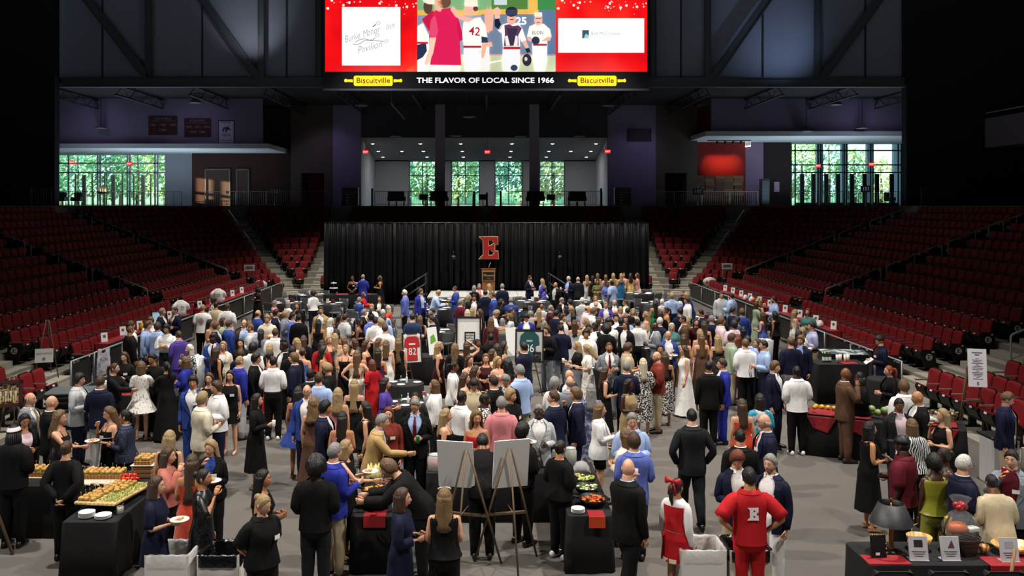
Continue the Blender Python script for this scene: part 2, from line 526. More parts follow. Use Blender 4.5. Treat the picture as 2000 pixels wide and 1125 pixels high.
for x, y in [(728, 279), (821, 279), (739, 295), (785, 295), (827, 295), (748, 308), (834, 308), (900, 279), (1000, 279), (903, 295), (998, 295), (905, 308), (996, 308), (1079, 279), (1164, 279), (1072, 295), (1115, 295), (1154, 295), (1067, 308), (1145, 308)]:
 t_ = (y - 268) / 45; Y = YW + (YB - YW) * (t_ * YW / (YW * t_ + YB * (1 - t_)) if 0 else t_ * .9)
 P = at(x, y, Y)
 zc = at(950, 268, YW).z + (at(950, 313, YB).z - at(950, 268, YW).z) * (Y - YW) / (YB - YW) - .03
 e = tag(MB().lathe([(.16, 0), (.16, -.03), (.13, -.04), (.12, -.015)], 12).ob('downlight', mat('#dfe3e6', .4), None, (P.x, P.y, zc)), 'round downlight, %s row of the lounge %s bay, %s' % ({279: 'front', 295: 'middle', 308: 'back'}[y], 'left' if x < 860 else 'middle' if x < 1045 else 'right', 'nearer its left wall' if (x - (770, 950, 1115)[(x > 860) + (x > 1045)]) < -3 else 'in its centre' if abs(x - (785, 950, 1115)[(x > 860) + (x > 1045)]) < 4 else 'nearer its right wall'), 'downlight', 'lounge ceiling downlights')
 MB().lathe([(.125, -.035), (.09, -.075), (.0005, -.085)], 12).ob('lens', mat('#fff4dd', emit=9), e)
for lx in (-6.5, 0, 6.5):
 lamp('downlight_beam', 'AREA', (lx, 69, 9.2), (lx, 69, 5), 75, (1, .95, .9), 1.2)

GF = 68.0
a, b = xpx(112, GF), xpx(325, GF)
wl = window('window_5', a, b, 5.0, zpx(300, GF), GF, [xpx(x, GF) for x in (134, 191, 196, 249, 254, 303, 308)], [zpx(319, GF), zpx(337, GF)], mat('#c9d2d4', .5), .12, 'glass front with double doors onto trees')
DF = mat('#b9b49c', .5)
for x in (165, 222, 280):
 MB().box((xpx(x, GF) - wl.location.x, -.05, 1.2), (.28, .12, 2.4)).ob('door_stile', DF, wl)
for x in (148, 181, 205, 240, 262, 295):
 MB().box((xpx(x, GF) - wl.location.x, -.05, 1.25), (.1, .1, 2.5)).ob('door_stile', DF, wl)
a, b = xpx(1545, GF), xpx(1771, GF)
wr = window('window_6', a, b, 5.0, zpx(276, GF), GF, [xpx(x, GF) for x in (1553, 1597, 1602, 1648, 1653, 1700, 1705, 1754, 1760)], [zpx(y, GF) for y in (294, 322, 337)], mat('#16181b', .5), .1, 'dark framed glass front with doors')
for x in (1566, 1588, 1613, 1636, 1663, 1688, 1712, 1741, 1765):
 MB().box((xpx(x, GF) - wr.location.x, -.05, 1.25), (.32, .12, 2.5)).ob('door_stile', mat('#121316', .5), wr)
for x0, x1 in ((1553, 1597), (1602, 1648), (1653, 1700), (1705, 1754)):
 MB().box(((xpx(x0, GF) + xpx(x1, GF)) / 2 - wr.location.x, -.05, .12), (xpx(x1, GF) - xpx(x0, GF), .12, .24)).ob('door_rail', mat('#121316', .5), wr)
struct(MB().box((34, 60.5, 8.8), (.3, 16, 7.6)).ob('wall_lobby_right', mat('#3a3c44', .9)))
wl_ = MB().box((-34.5, 56.4, 8.8), (.3, 8, 7.6)).box((-34.5, 65, 8.8), (.3, 6.8, 7.6)).box((-34.5, 61, 10.7), (.3, 1.2, 3.9)).box((-34.5, 61, 5.9), (.3, 1.2, 1.9)).box((-34.5, 60.9, 7.8), (.2, .2, 1.9)).box((-34.5, 61, 7.6), (.2, 1.2, .2))  # unseen wall; its unglazed openings are shaped to throw sun patches on the brick
struct(wl_.ob('wall_lobby_left', mat('#3a3c44', .9)), 'unseen side wall of the lobby with openings shaped for the sun patches')
struct(MB().box((0, 92, 4.85), (120, 34, .1)).ob('ground_terrace', mat('#9a978d', .8)), 'paved terrace outside the glass')
struct(MB().box((0, YB + .5, 11), (22, .3, 3.2)).ob('wall_outer_head', mat('#75706a', .9)))
# ================================================================== stadium seats
SEATRED = mat('#7c1016', .7, bump=.15, bscale=40, spec=.3)
SEATBLK = mat('#0a0a0b', .5, spec=.3)
ARMGREY = mat('#6c6865', .4)
PLATE = mat('#cfccc6', .4)
ORD = ['zeroth', 'first', 'second', 'third', 'fourth', 'fifth', 'sixth', 'seventh', 'eighth', 'ninth', 'tenth', 'eleventh', 'twelfth', 'thirteenth', 'fourteenth', 'fifteenth', 'sixteenth', 'seventeenth', 'eighteenth', 'nineteenth', 'twentieth', 'twenty-first', 'twenty-second', 'twenty-third', 'twenty-fourth']
def back_prof(t):      # t 0..1 up the back: y, z
 return (.02 + .10 * t * t, .40 + .56 * t)
def rrect(w_, h0, h1, k=3):
 pts = [(-w_ / 2, h0), (w_ / 2, h0)]
 r = .09
 for i in range(k + 1):
  a = math.pi / 2 * i / k
  pts.append((w_ / 2 - r + r * math.cos(a), h1 - r + r * math.sin(a)))
 for i in range(k + 1):
  a = math.pi / 2 + math.pi / 2 * i / k
  pts.append((-w_ / 2 + r + r * math.cos(a), h1 - r + r * math.sin(a)))
 return pts
def slab(mb, poly, th, off, bulge=0, mi=0):
 """polygon (x, height) wrapped on the leaning back, thickness th in front of offset off"""
 def P(p, d):
  t = (p[1] - .40) / .56; y, z = back_prof(t)
  return (p[0], y - off - d, z)
 n = len(poly); cx = 0; cz = sum(p[1] for p in poly) / n
 vs = [P(p, 0) for p in poly] + [P(p, th) for p in poly] + [P((p[0] * .7, cz + (p[1] - cz) * .75), th + bulge) for p in poly]
 fs = [tuple(range(n))] + [(i, i + n, (i + 1) % n + n, (i + 1) % n) for i in range(n)] + [(i + n, i + 2 * n, (i + 1) % n + 2 * n, (i + 1) % n + n) for i in range(n)] + [tuple(range(3 * n - 1, 2 * n - 1, -1))]
 mb.add(vs, fs, mi)
def seat_parts():
 sh = MB()
 slab(sh, rrect(.52, .36, .97), .045, -.02)
 sh.prism([(.04, .46), (.02, .31), (-.10, .24), (-.26, .36), (-.33, .52), (-.29, .585), (-.26, .575)], -.22, .22, 'x')
 sh.box((0, .02, .16), (.07, .16, .32)); sh.box((0, -.02, .012), (.12, .30, .024))
 bp = MB(); slab(bp, rrect(.49, .44, .955), .035, .025, .015)
 sp = MB().prism([(.02, .47), (-.26, .595), (-.30, .60), (-.30, .575), (-.26, .565), (.02, .44)], -.235, .235, 'x')
 ar = MB().box((-.262, -.12, .655), (.045, .36, .03)).box((-.262, .04, .50), (.03, .06, .3))
 pl = MB().prism([(-.318, .578), (-.335, .54), (-.338, .545), (-.322, .582)], -.05, .05, 'x')
 return sh, bp, sp, ar, pl
SH, BP, SP, AR, PL = seat_parts()
ELET = [(-.5, -.5), (.5, -.5), (.5, -.22), (.38, -.22), (.33, -.36), (-.08, -.36), (-.08, -.07), (.14, -.07), (.14, -.18), (.24, -.18), (.24, .18), (.14, .18), (.14, .07), (-.08, .07), (-.08, .36), (.33, .36), (.38, .22), (.5, .22), (.5, .5), (-.5, .5), (-.5, .40), (-.34, .36), (-.34, -.36), (-.5, -.40)]
def end_panel(sgn):
 """aisle panel at the side sgn of a seat with its white roundel and letter"""
 x = .295 * sgn
 p = MB().prism([(.10, .10), (.10, .62), (-.30, .64), (-.36, .52), (-.20, .10)], x - .015, x + .015, 'x')
 p.box((x, -.02, .06), (.05, .12, .12))
 xo = x + .017 * sgn
 d = MB().prism([(-.10 + .095 * math.cos(a * math.pi / 9), .42 + .095 * math.sin(a * math.pi / 9)) for a in range(18)], x, xo + .004 * sgn, 'x')
 e = MB().prism([(-.10 + sgn * q[0] * .115, .42 + q[1] * .115) for q in ELET], xo, xo + .007 * sgn, 'x')
 t = MB().prism([(.01 + .035 * math.cos(a * math.pi / 5), .57 + .025 * math.sin(a * math.pi / 5)) for a in range(10)], x, xo + .004 * sgn, 'x')
 return p, d, e, t
EP = {1: end_panel(1), -1: end_panel(-1)}

seats = []      # (x, y, z, rotation, side, block, row, number, endsign or 0)
PITCH = .53
def block_line(sx, row, y0, y1, blk, r=None, z=None):
 r = RR[row] if r is None else r; z = RZ[row] if z is None else z
 n = int((y1 - y0) / PITCH)
 for i in range(n):
  y = y0 + (i + .5) * (y1 - y0) / n
  rot = -math.pi / 2 if sx > 0 else math.pi / 2
  seats.append((sx * (CXF + r), y, z, rot, sx, blk, row, i + 1, (1 if sx > 0 else -1) if i == 0 else 0))
for sx in (1, -1):
 for row in range(NROW):
  block_line(sx, row, 25.1, 35.5, 'middle')
  block_line(sx, row, 36.9, 46.6, 'far')
  block_line(sx, row, 13.5, 21.6, 'near')
 block_line(sx, 0, 13.5, 21.3, 'floor', .78, .10)
 for row in range(NROW):
  r = RR[row]
  for a0, a1, nm in ((4.5, 56.5, 'corner'), (59.5, 88.5, 'inner corner')):
   A0 = math.radians(a0) + .45 / r; A1 = math.radians(a1) - .45 / r
   n = int((A1 - A0) * r / PITCH)
   for i in range(n):
    a = A0 + (i + .5) * (A1 - A0) / n
    seats.append((sx * (CXF + r * math.cos(a)), CYF + r * math.sin(a), RZ[row], sx * (a - math.pi / 2), sx, nm, row, i + 1, (1 if sx > 0 else -1) if i == 0 else 0))
  if RZ[row] > 3.0 or row < 99:
   n = int(18.6 / 2 / PITCH)
   for i in range(n):
    x = .4 + (i + .5) * PITCH
    if RZ[row] > 3.0 or x > 7.4:
     seats.append((sx * x, CYF + r, RZ[row], 0, sx, 'end', row, i + 1, 0))
def inframe(s, mg=20):
 x = CX + FPX * s[0] / s[1]; y = CY + FPX * (CAMZ - s[2] - .6) / s[1]
 return -mg < x < 2000 + mg and y < 1125
seats = [s for s in seats if s[1] > 10 and inframe(s)]
seats.sort(key=lambda s: math.hypot(s[0], s[1]))
near, rest = seats[:296], seats[296:]
shm = [p.mesh('stadium_seat') for p in (SH, BP, SP, AR, PL)]
epm = {k: [q.mesh('end_panel') for q in v] for k, v in EP.items()}
WHITEDISC = mat('#d8d4cc', .5)
for s in near:
 side = 'right-hand' if s[4] > 0 else 'left-hand'
 blk = {'middle': 'middle block', 'near': 'nearest block', 'floor': 'floor-level row of the nearest block', 'far': 'far block', 'corner': 'corner block', 'inner corner': 'inner corner block', 'end': 'end block'}[s[5]]
 o = obj('stadium_seat', shm[0], SEATBLK, None, s[:3], (0, 0, s[3]))
 if s[5] == 'floor':
  lb = 'red folding seat, %s from the far end, floor-level front row, %s stand' % (ORD[min(24, 16 - s[7] if s[7] < 16 else 1)], side)
 else:
  lb = 'red folding seat, %s from the aisle panel, %s row of %s, %s stand' % (ORD[min(s[7], 24)], ORD[s[6] + 1], blk, side)
 tag(o, lb, 'seat', 'red stadium seats')
 for me, nm, m in ((shm[1], 'backrest', SEATRED), (shm[2], 'seat_cushion', SEATRED), (shm[3], 'armrest', ARMGREY), (shm[4], 'number_plate', PLATE)):
  obj(nm, me, m, o)
 if s[8]:
  q = epm[s[8]]
  e = obj('end_panel', q[0], SEATBLK, o); e['label'] = 'black aisle panel with white roundel'
  obj('roundel', q[1], WHITEDISC, e); obj('letter', q[2], SEATBLK, e); obj('row_tag', q[3], WHITEDISC, e)
comb = [(p, i) for i, p in enumerate((SH, BP, SP, AR, PL))]
def gather(parts):
 V = []; Fq = []; Mi = []
 for mb, mi in parts:
  b = len(V); V += mb.v; Fq += [tuple(i + b for i in f) for f in mb.f]; Mi += [mi] * len(mb.f)
 return np.array(V), Fq, Mi
base = gather([(SH, 0), (BP, 1), (SP, 1), (AR, 2), (PL, 3)])
ends = {k: gather([(SH, 0), (BP, 1), (SP, 1), (AR, 2), (PL, 3), (v[0], 0), (v[1], 4), (v[2], 0), (v[3], 4)]) for k, v in EP.items()}
AV = []; LI = []; LT = []; MI = []; off = 0
for s in rest:
 V, Fq, Mi = ends[s[8]] if s[8] else base
 c_, s_ = math.cos(s[3]), math.sin(s[3])
 AV.append(np.column_stack((V[:, 0] * c_ - V[:, 1] * s_ + s[0], V[:, 0] * s_ + V[:, 1] * c_ + s[1], V[:, 2] + s[2])))
 for f in Fq:
  LI.extend(i + off for i in f); LT.append(len(f))
 MI += Mi; off += len(V)
def big_mesh(name, V, LI, LT, MI, nm, smooth=False):
 me = bpy.data.meshes.new(name)
 me.vertices.add(len(V)); me.vertices.foreach_set('co', V.astype(np.float32).ravel())
 me.loops.add(len(LI)); me.loops.foreach_set('vertex_index', np.array(LI, np.int32))
 me.polygons.add(len(LT)); me.polygons.foreach_set('loop_start', np.concatenate(([0], np.cumsum(LT)[:-1])).astype(np.int32))
 for _ in range(nm): me.materials.append(None)
 me.polygons.foreach_set('material_index', np.array(MI, np.int32))
 if smooth: me.polygons.foreach_set('use_smooth', np.ones(len(LT), bool))
 me.update(calc_edges=True)
 return me
stuff(obj('stadium_seats', big_mesh('stadium_seats', np.vstack(AV), LI, LT, MI, 5), [SEATBLK, SEATRED, ARMGREY, PLATE, WHITEDISC]), 'mass of red folding seats farther up the stands', 'seats')

# ------------------------------------------------------------------ aisle steps and handrails
STEPM = mat('#b9b4a6', .75, bump=.08, bscale=30)
RAILM = mat('#a3a6a8', .4, .25)
def aisle(sx, base, d, wdt, tagname, rows=range(1, NROW)):
 par = bpy.data.objects['floor_stand_right' if sx > 0 else 'floor_stand_left']
 n = Vector((-d.y, d.x, 0))
 for j in rows:
  r = RR[j] - .62
  z0 = RZ[j - 1]; h = (RZ[j] - z0) / 2
  c0 = base + d * (r - .17)
  ang = math.atan2(d.y * 1, d.x * sx)
  m = MB().box((0, 0, h / 2), (.36, wdt, h))
  o = m.ob('step', STEPM, par, (c0.x * sx, c0.y, z0), (0, 0, ang))
  m2 = MB().box((0, 0, 0), (.34, wdt, .012)).ob('step_nosing', STEPM, par, ((base + d * (r + .18)).x * sx, (base + d * (r + .18)).y, RZ[j] + .004), (0, 0, ang))
def handrail(sx, base, d, j, label):
 """one rail of two and a half rows starting at row j"""
 def P(r, z): q = base + d * r; return Vector((q.x * sx, q.y, z))
 def zt(r):
  return np.interp(r, RR, RZ)
 r0 = RR[j] - .45; r2 = RR[min(j + 2, NROW - 1)] + .15; r1 = (r0 + r2) / 2
 t = empty('aisle_handrail', P(r0, zt(r0) - .1)); tag(t, label, 'handrail', 'aisle handrails')
 L = t.location
 z0, z1, z2 = zt(r0) - .12, zt(r1) - .12, zt(r2) - .12
 hh = 1.12
 MB().tube([P(r0, z0) - L, P(r0, z0 + hh - .09) - L, P(r0 + .02, z0 + hh - .03) - L, P(r0 + .1, z0 + hh + .02) - L, P(r2 - .03, z2 + hh) - L, P(r2, z2 + hh - .05) - L, P(r2, z2) - L], .030, 7).ob('top_rail', RAILM, t)
 MB().tube([P(r0, z0 + .45) - L, P(r2, z2 + .45) - L], .02, 6).ob('middle_rail', RAILM, t)
 MB().tube([P(r1, z1) - L, P(r1, z1 + hh + .03) - L], .02, 6).ob('post', RAILM, t)
for sx, sd in ((1, 'right-hand'), (-1, 'left-hand')):
 for yb, nm, wd in ((23.4, 'nearest', 3.1), (36.2, 'middle', 1.25), (47.4, 'far', 1.25)):
  B = Vector((CXF, yb, 0)); D = Vector((1, 0, 0))
  aisle(sx, B, D, wd, nm)
  for q, j in enumerate((3, 6, 9, 11)):
   if yb < 30 and j > 9: continue
   handrail(sx, B, D, j, 'steel handrail in the %s aisle of the %s stand, %s up from the floor' % (nm, sd, ORD[q + 1]))
 a = math.radians(58); D = Vector((math.cos(a), math.sin(a), 0)); B = Vector((CXF, CYF, 0))
 aisle(sx, B, D, 1.3, 'corner')
 for q, j in enumerate((6, 10)):
  handrail(sx, B + Vector((-D.y, D.x, 0)) * -.62, D, j, 'steel handrail beside the corner stairs of the %s stand, %s up' % (sd, ORD[q + 1]))
 D = Vector((0, 1, 0)); B = Vector((9.72, CYF, 0)); aisle(sx, B, D, .9, 'inner', range(1, 11))

def railing(sx, x, ys, z0, z1, label):
 t = empty('front_railing', (sx * x, ys[0], z0)); tag(t, label, 'railing', 'floor railings')
 y0 = ys[0]
 MB().tube([(0, 0, 0), (0, 0, z1 - z0), (0, ys[-1] - y0, z1 - z0), (0, ys[-1] - y0, 0)], .026, 7).ob('top_rail', RAILM, t)
 MB().tube([(0, 0, .12), (0, ys[-1] - y0, .12)], .02, 6).ob('bottom_rail', RAILM, t)
 for y in ys[1:-1]:
  MB().tube([(0, y - y0, 0), (0, y - y0, z1 - z0)], .022, 6).ob('post', RAILM, t)
 MB().box((sx * .03, (ys[-1] - y0) / 2, (z1 - z0) / 2), (.012, ys[-1] - y0 - .1, z1 - z0 - .18)).ob('infill', mat('#17181a', .4), t)
for sx, sd in ((1, 'right-hand'), (-1, 'left-hand')):
 for k, ys in enumerate(((22.8, 24.1), (24.15, 26, 27.9), (28, 30.2, 32.4), (34.2, 36.5, 39), (39.1, 41.4, 44, 46.5))):
  railing(sx, 10.88, ys, .0, .92, 'steel floor railing before the %s stand, %s section counted from the camera end' % (sd, ORD[k + 1]))
# ================================================================== drape backdrop, stage, screen, concourse fittings
YC = 43.9
def drape_mat():
 return mat('#060608', .75, bump=.15, bscale=8, spec=.2)
bd = empty('curtain_backdrop', (0, YC, 0)); tag(bd, 'tall black pleated drape backdrop hung behind the stage', 'curtain')
xL, xR, zT = xpx(634, YC), xpx(1266, YC), zpx(436, YC)
npan = 14
for k in range(npan):
 x0 = xL + (xR - xL) * k / npan; x1 = xL + (xR - xL) * (k + 1) / npan
 n = 60; top = []; bot = []
 rnd = random.Random(k)
 ph = [rnd.uniform(0, 6.3) for _ in range(4)]
 for i in range(n + 1):
  x = x0 + (x1 - x0) * i / n - .02 + .04 * i / n
  d = .07 * math.sin(x * 21 + ph[0]) + .04 * math.sin(x * 37 + ph[1]) + .03 * math.sin(x * 9 + ph[2])
  top.append((x, d * .55, zT)); bot.append((x + .03 * math.sin(x * 5 + ph[3]), d * 1.3, .02))
 rings = []
 for q in (0, .35, .7, 1):
  rings.append([(t_[0] * (1 - q) + b_[0] * q, t_[1] * (1 - q) + b_[1] * q, t_[2] * (1 - q) + b_[2] * q) for t_, b_ in zip(top, bot)])
 back = [[(p[0], p[1] + .02, p[2]) for p in r][::-1] for r in rings]
 MB().loft([a + b for a, b in zip(rings, back)], 0, True, True).ob('drape_panel', drape_mat(), bd)
MB().tube([(xL, .0, zT + .02), (xR, .0, zT + .02)], .03, 8).ob('cross_bar', DARKMETAL, bd)
for k in range(6):
 x = xL + (xR - xL) * k / 5
 u = MB().tube([(x, .25, 0), (x, .25, zT)], .03, 8); u.box((x, .25, .01), (.5, .5, .02)); u.ob('upright', DARKMETAL, bd)
EB = [(-.5, -.5), (.5, -.5), (.47, -.16), (.36, -.16), (.18, -.36), (-.04, -.36), (-.04, -.09), (.10, -.09), (.20, -.17), (.30, -.17), (.30, .17), (.20, .17), (.10, .09), (-.04, .09), (-.04, .36), (.18, .36), (.36, .17), (.47, .17), (.46, .5), (-.5, .5), (-.30, .34), (-.30, -.34), (-.42, -.42)]
def grow(poly, d):
 n = len(poly); out = []
 for i in range(n):
  p, a, b = Vector(poly[i]), Vector(poly[i - 1]), Vector(poly[(i + 1) % n])
  e1 = (p - a).normalized(); e2 = (b - p).normalized()
  n1 = Vector((e1.y, -e1.x)); n2 = Vector((e2.y, -e2.x)); nn = n1 + n2
  k = d / max(.35, 1 + n1.dot(n2)) if nn.length > 1e-6 else d
  out.append((p.x + nn.x * k, p.y + nn.y * k))
 return out
em = empty('letter_emblem', at(955, 484, YC - .25)); tag(em, 'large red letter E with gold outline hung on the black drape', 'emblem')
sw, sh_ = 36 * YC / FPX, 42 * YC / FPX
MB().prism([(x * sw, z * sh_) for x, z in grow(EB, .035)], .0, .06, 'y').ob('outline', mat('#c9b48a', .5), em)
MB().prism([(x * sw, z * sh_) for x, z in EB], -.03, .0, 'y').ob('letter_face', mat('#9c1a1c', .5), em)

stg = empty('stage_platform', (0, 40.6, 0)); tag(stg, 'low portable stage with pale grey deck before the black drape', 'stage')
sx0, sx1, szt = xpx(834, 40.6), xpx(1072, 40.6), .75
nd = 4
for k in range(nd):
 a = sx0 + (sx1 - sx0) * k / nd; b = sx0 + (sx1 - sx0) * (k + 1) / nd
 MB().bbox(((a + b) / 2, 1.5, szt - .04), (b - a - .01, 3.0, .08), .01).ob('deck_panel', mat('#9c9c98', .6), stg)
MB().box(((sx0 + sx1) / 2, .02, szt / 2 - .05), (sx1 - sx0, .03, szt - .1)).ob('skirt', BLACKCLOTH, stg)
for k in range(6):
 for j in (0.3, 2.7):
  MB().tube([(sx0 + .2 + (sx1 - sx0 - .4) * k / 5, j, 0), (sx0 + .2 + (sx1 - sx0 - .4) * k / 5, j, szt - .08)], .03, 6).ob('leg', DARKMETAL, stg)
for sgn, x0 in ((-1, sx0), (1, sx1)):
 st = empty('stage_stairs', (x0 + sgn * .1, 42.2, 0)); tag(st, 'black stage steps with tube handrails, %s end of the stage' % ('left' if sgn < 0 else 'right'), 'stairs', 'stage steps')
 for k in range(4):
  MB().box((sgn * (.15 + .28 * k), 0, .72 - .18 * k - .02), (.3, 1.0, .04)).ob('tread', BLACK, st)
 for yy in (-.5, .5):
  MB().tube([(sgn * .05, yy, .7), (sgn * .05, yy, 1.7), (sgn * 1.15, yy, 1.0), (sgn * 1.15, yy, 0)], .025, 6).ob('handrail', mat('#2b2f36', .5, .3), st)
  MB().tube([(sgn * .05, yy, 1.25), (sgn * 1.15, yy, .55)], .02, 6).ob('handrail', mat('#2b2f36', .5, .3), st)
le = empty('lectern', (xpx(954, 42.3), 42.3, szt)); tag(le, 'wooden lectern with black sign panel and microphone on the stage', 'lectern')
LW = mat_tex('wave', '#7a4a26', '#935c32', 9, .45)
MB().prism([(-.30, 0), (.30, 0), (.33, 1.15), (-.33, 1.15)], -.2, .2, 'y').ob('body', LW, le)
MB().box((0, -.03, 1.18), (.72, .5, .05), M=Matrix.Rotation(-.15, 4, 'X')).ob('desk', LW, le)
s_ = MB().box((0, -.225, .86), (.60, .03, .46)).ob('sign_frame', mat('#b5895c', .5), le)
MB().box((0, -.243, .86), (.54, .02, .40)).ob('sign_panel', mat('#1a1712', .4), s_)
t_ = MB(); put_text(t_, 'Phoenix', Vector((0, -.255, .89)), .17, shear=.5); put_text(t_, 'ELON', Vector((.02, -.255, .74)), .06)
t_.ob('sign_lettering', mat('#b59a5a', .5), s_)
MB().tube([(0, -.1, 1.2), (.05, -.15, 1.4), (.1, -.2, 1.5)], .012, 6).ob('microphone', mat('#c8c8c8', .3, .5), le)
for x in (886, 1093):
 P = at(x, 505, YC - .3)
 t = empty('spot_lamp', P); tag(t, 'small black stage lamp clamped before the drape, %s of the emblem' % ('left' if x < 950 else 'right'), 'lamp')
 MB().lathe([(.09, 0), (.11, .05), (.11, .22), (.05, .28)], 10, M=Matrix.Rotation(1.2, 4, 'X')).ob('housing', BLACK, t)
 MB().tube([(0, 0, .1), (0, .05, .35), (0, .28, .4)], .015, 6).ob('bracket', DARKMETAL, t)

# ------------------------------------------------------------------ video screen above the stage
YS = 50.2
def SP_(x, y): p = at(x, y, YS); return (p.x, p.z)
vs_ = empty('video_screen', (0, YS, 12)); tag(vs_, 'giant red video screen showing a baseball photo between two white sponsor cards', 'screen')
def em(c, k=1.0):
 return mat(c, .6, emit=k, spec=.1)
def layer(poly, nm, m, par, k=1, th=.004):
 """flat picture patch in the screen plane; k counts layers towards the viewer"""
 d = -.012 * k
 o = MB().prism([SP_(*p) for p in poly], d, d + th, 'y').ob(nm, m, par)
 o.location = (0, 0, -12)
 return o
def rectp(x0, y0, x1, y1): return [(x0, y0), (x1, y0), (x1, y1), (x0, y1)]
h_ = layer(rectp(630, -90, 1268, 176), 'housing', mat('#0c0a12', .5), vs_, 0, .5)
RED1 = bpy.data.materials.new('screen_red'); RED1.use_nodes = True
nt = RED1.node_tree; b_ = nt.nodes['Principled BSDF']
tc = nt.nodes.new('ShaderNodeTexCoord'); n1 = nt.nodes.new('ShaderNodeTexNoise'); n1.inputs['Scale'].default_value = .33; n1.inputs['Detail'].default_value = 2
rp = nt.nodes.new('ShaderNodeValToRGB'); el = rp.color_ramp.elements
el[0].position = .3; el[0].color = lin('#d40012'); el[1].position = .52; el[1].color = lin('#fb0d12')
e3 = el.new(.66); e3.color = lin('#fb2e20'); e4 = el.new(.75); e4.color = lin('#ff7a3a')
nt.links.new(tc.outputs['Object'], n1.inputs['Vector']); nt.links.new(n1.outputs['Fac'], rp.inputs[0])
b_.inputs['Base Color'].default_value = (0, 0, 0, 1)
nt.links.new(rp.outputs[0], b_.inputs['Emission Color']); b_.inputs['Emission Strength'].default_value = 1.0
pl_ = layer(rectp(635, -85, 815, 140), 'picture_panel', RED1, vs_, 1); pr_ = layer(rectp(1085, -85, 1264, 140), 'picture_panel', RED1, vs_, 1)
WHT = em('#fbfbf8', 1.0)
cl = layer(rectp(668, 14, 782, 128), 'sponsor_card', WHT, vs_, 2); cr = layer(rectp(1090, 36, 1258, 103), 'sponsor_card', WHT, vs_, 2)
for px_ in (pl_, pr_):
 m = MB(); rn = random.Random(3)
 x0, x1 = (637, 813) if px_ is pl_ else (1087, 1262)
 for k in range(34):
  x = rn.uniform(x0, x1); y = abs(rn.gauss(0, 17)); r = rn.choice((.8, 1.2, 1.6, 2.6))
  if px_ is pl_ and 664 < x < 786 and y > 12 or y > 33: continue
  m.prism([SP_(x + r * math.cos(a * math.pi / 5), y + r * math.sin(a * math.pi / 5)) for a in range(10)], -.024, -.02, 'y')
 o = m.ob('light_specks', em('#ffe9e2', 1.0), vs_); o.location = (0, 0, -12); stuff(o)
def stext(s, x, y, hpx, m, par, wpx=None, k=4, rot=0, **kw):
 vs, fs = text(s, hpx * YS / FPX * 1.35, width=None if wpx is None else wpx * YS / FPX, **kw)
 p = at(x, y, YS)
 M = Matrix.Translation((p.x, -.012 * k, p.z)) @ Matrix.Rotation(math.pi / 2, 4, 'X') @ Matrix.Rotation(rot, 4, 'Z')
 o = MB().add(vs, fs, 0, M=M).ob('lettering', m, par)
 if par is vs_: o.location = (0, 0, -12)
 return stuff(o)
GREYT = em('#a39ca6', 1.0)
stext('Burke', 687, 74, 14, GREYT, cl, 32, 4, .3, shear=.45); stext('Manor', 724, 63, 14, GREYT, cl, 36, 4, .3, shear=.45); stext('Inn', 761, 52, 13, GREYT, cl, 18, 4, .3, shear=.45)
stext('and', 718, 84, 5, GREYT, cl, 9, 4, .1, shear=.3); stext('Pavilion', 721, 93, 14, GREYT, cl, 50, 4, .28, shear=.45)
def stroke(pts, wpx, m, par, nm='line_art', k=4):
 P = [Vector(SP_(*p)) for p in pts]; w_ = wpx * YS / FPX / 2; L = []; R = []
 for i, p in enumerate(P):
  t = (P[min(i + 1, len(P) - 1)] - P[max(0, i - 1)]).normalized(); n = Vector((-t.y, t.x)) * w_
  L.append(p + n); R.append(p - n)
 d = -.012 * k
 vs = [(p.x, d, p.y) for p in L] + [(p.x, d, p.y) for p in R]; n = len(P)
 return MB().add(vs, [(i, i + 1, n + i + 1, n + i) for i in range(n - 1)]).ob(nm, m, par)
INK = em('#20301f', 1.0)
stroke([(690, 88), (700, 87), (712, 80), (725, 78), (735, 80), (750, 81)], .9, INK, cl); stroke([(694, 83), (702, 78), (712, 76), (722, 79), (728, 79), (733, 74)], .9, INK, cl); stroke([(728, 53), (733, 49), (735, 48)], 1.4, INK, cl)
for fx, fy in ((739, 45), (737, 69), (755, 81)):
 m = MB()
 for k in range(7):
  a = k * .9; q = (fx + 3.4 * math.cos(a), fy + 3 * math.sin(a))
  m.prism([SP_(q[0] + 1.7 * math.cos(b * math.pi / 3), q[1] + 1.3 * math.sin(b * math.pi / 3)) for b in range(6)], -.05, -.046, 'y')
 stuff(m.ob('blossom', em('#cdb7c6', 1.0), cl))
stext('Bob McCloskey', 1182, 66, 7, em('#8d9a9d', 1.0), cr, 56); stext('I N S U R A N C E', 1182, 75, 2.2, em('#b9c0c0', 1.0), cr, 44)
layer(rectp(1137, 59, 1150, 75), 'logo_block', em('#3c5a63', 1.0), cr, 3).location = (0, 0, 0)
layer([(1140, 75), (1144, 66), (1150, 70), (1150, 75)], 'logo_block', em('#9fd0dc', 1.0), cr, 4).location = (0, 0, 0)
stroke([(1152, 71.5), (1206, 71.5)], .5, em('#8d9a9d', 1.0), cr)
ph = layer(rectp(815, -85, 1085, 140), 'photo_panel', em('#9aa7a0', 1.0), vs_, 1)
def pp(poly, c, k, nm='photo_patch', e=1.0):
 o = layer(poly, nm, em(c, e), ph, k); o.location = (0, 0, 0); return o
def ell(x, y, rx, ry, n=14): return [(x + rx * math.cos(2 * math.pi * i / n), y + ry * math.sin(2 * math.pi * i / n)) for i in range(n)]
pp(rectp(815, -85, 1085, 20), '#7fae7d', 2); pp(rectp(960, -85, 1030, 18), '#55803f', 3); pp(rectp(1050, -40, 1085, 20), '#3f8a4a', 3); pp(rectp(965, -20, 990, 10), '#c9d6dc', 4)
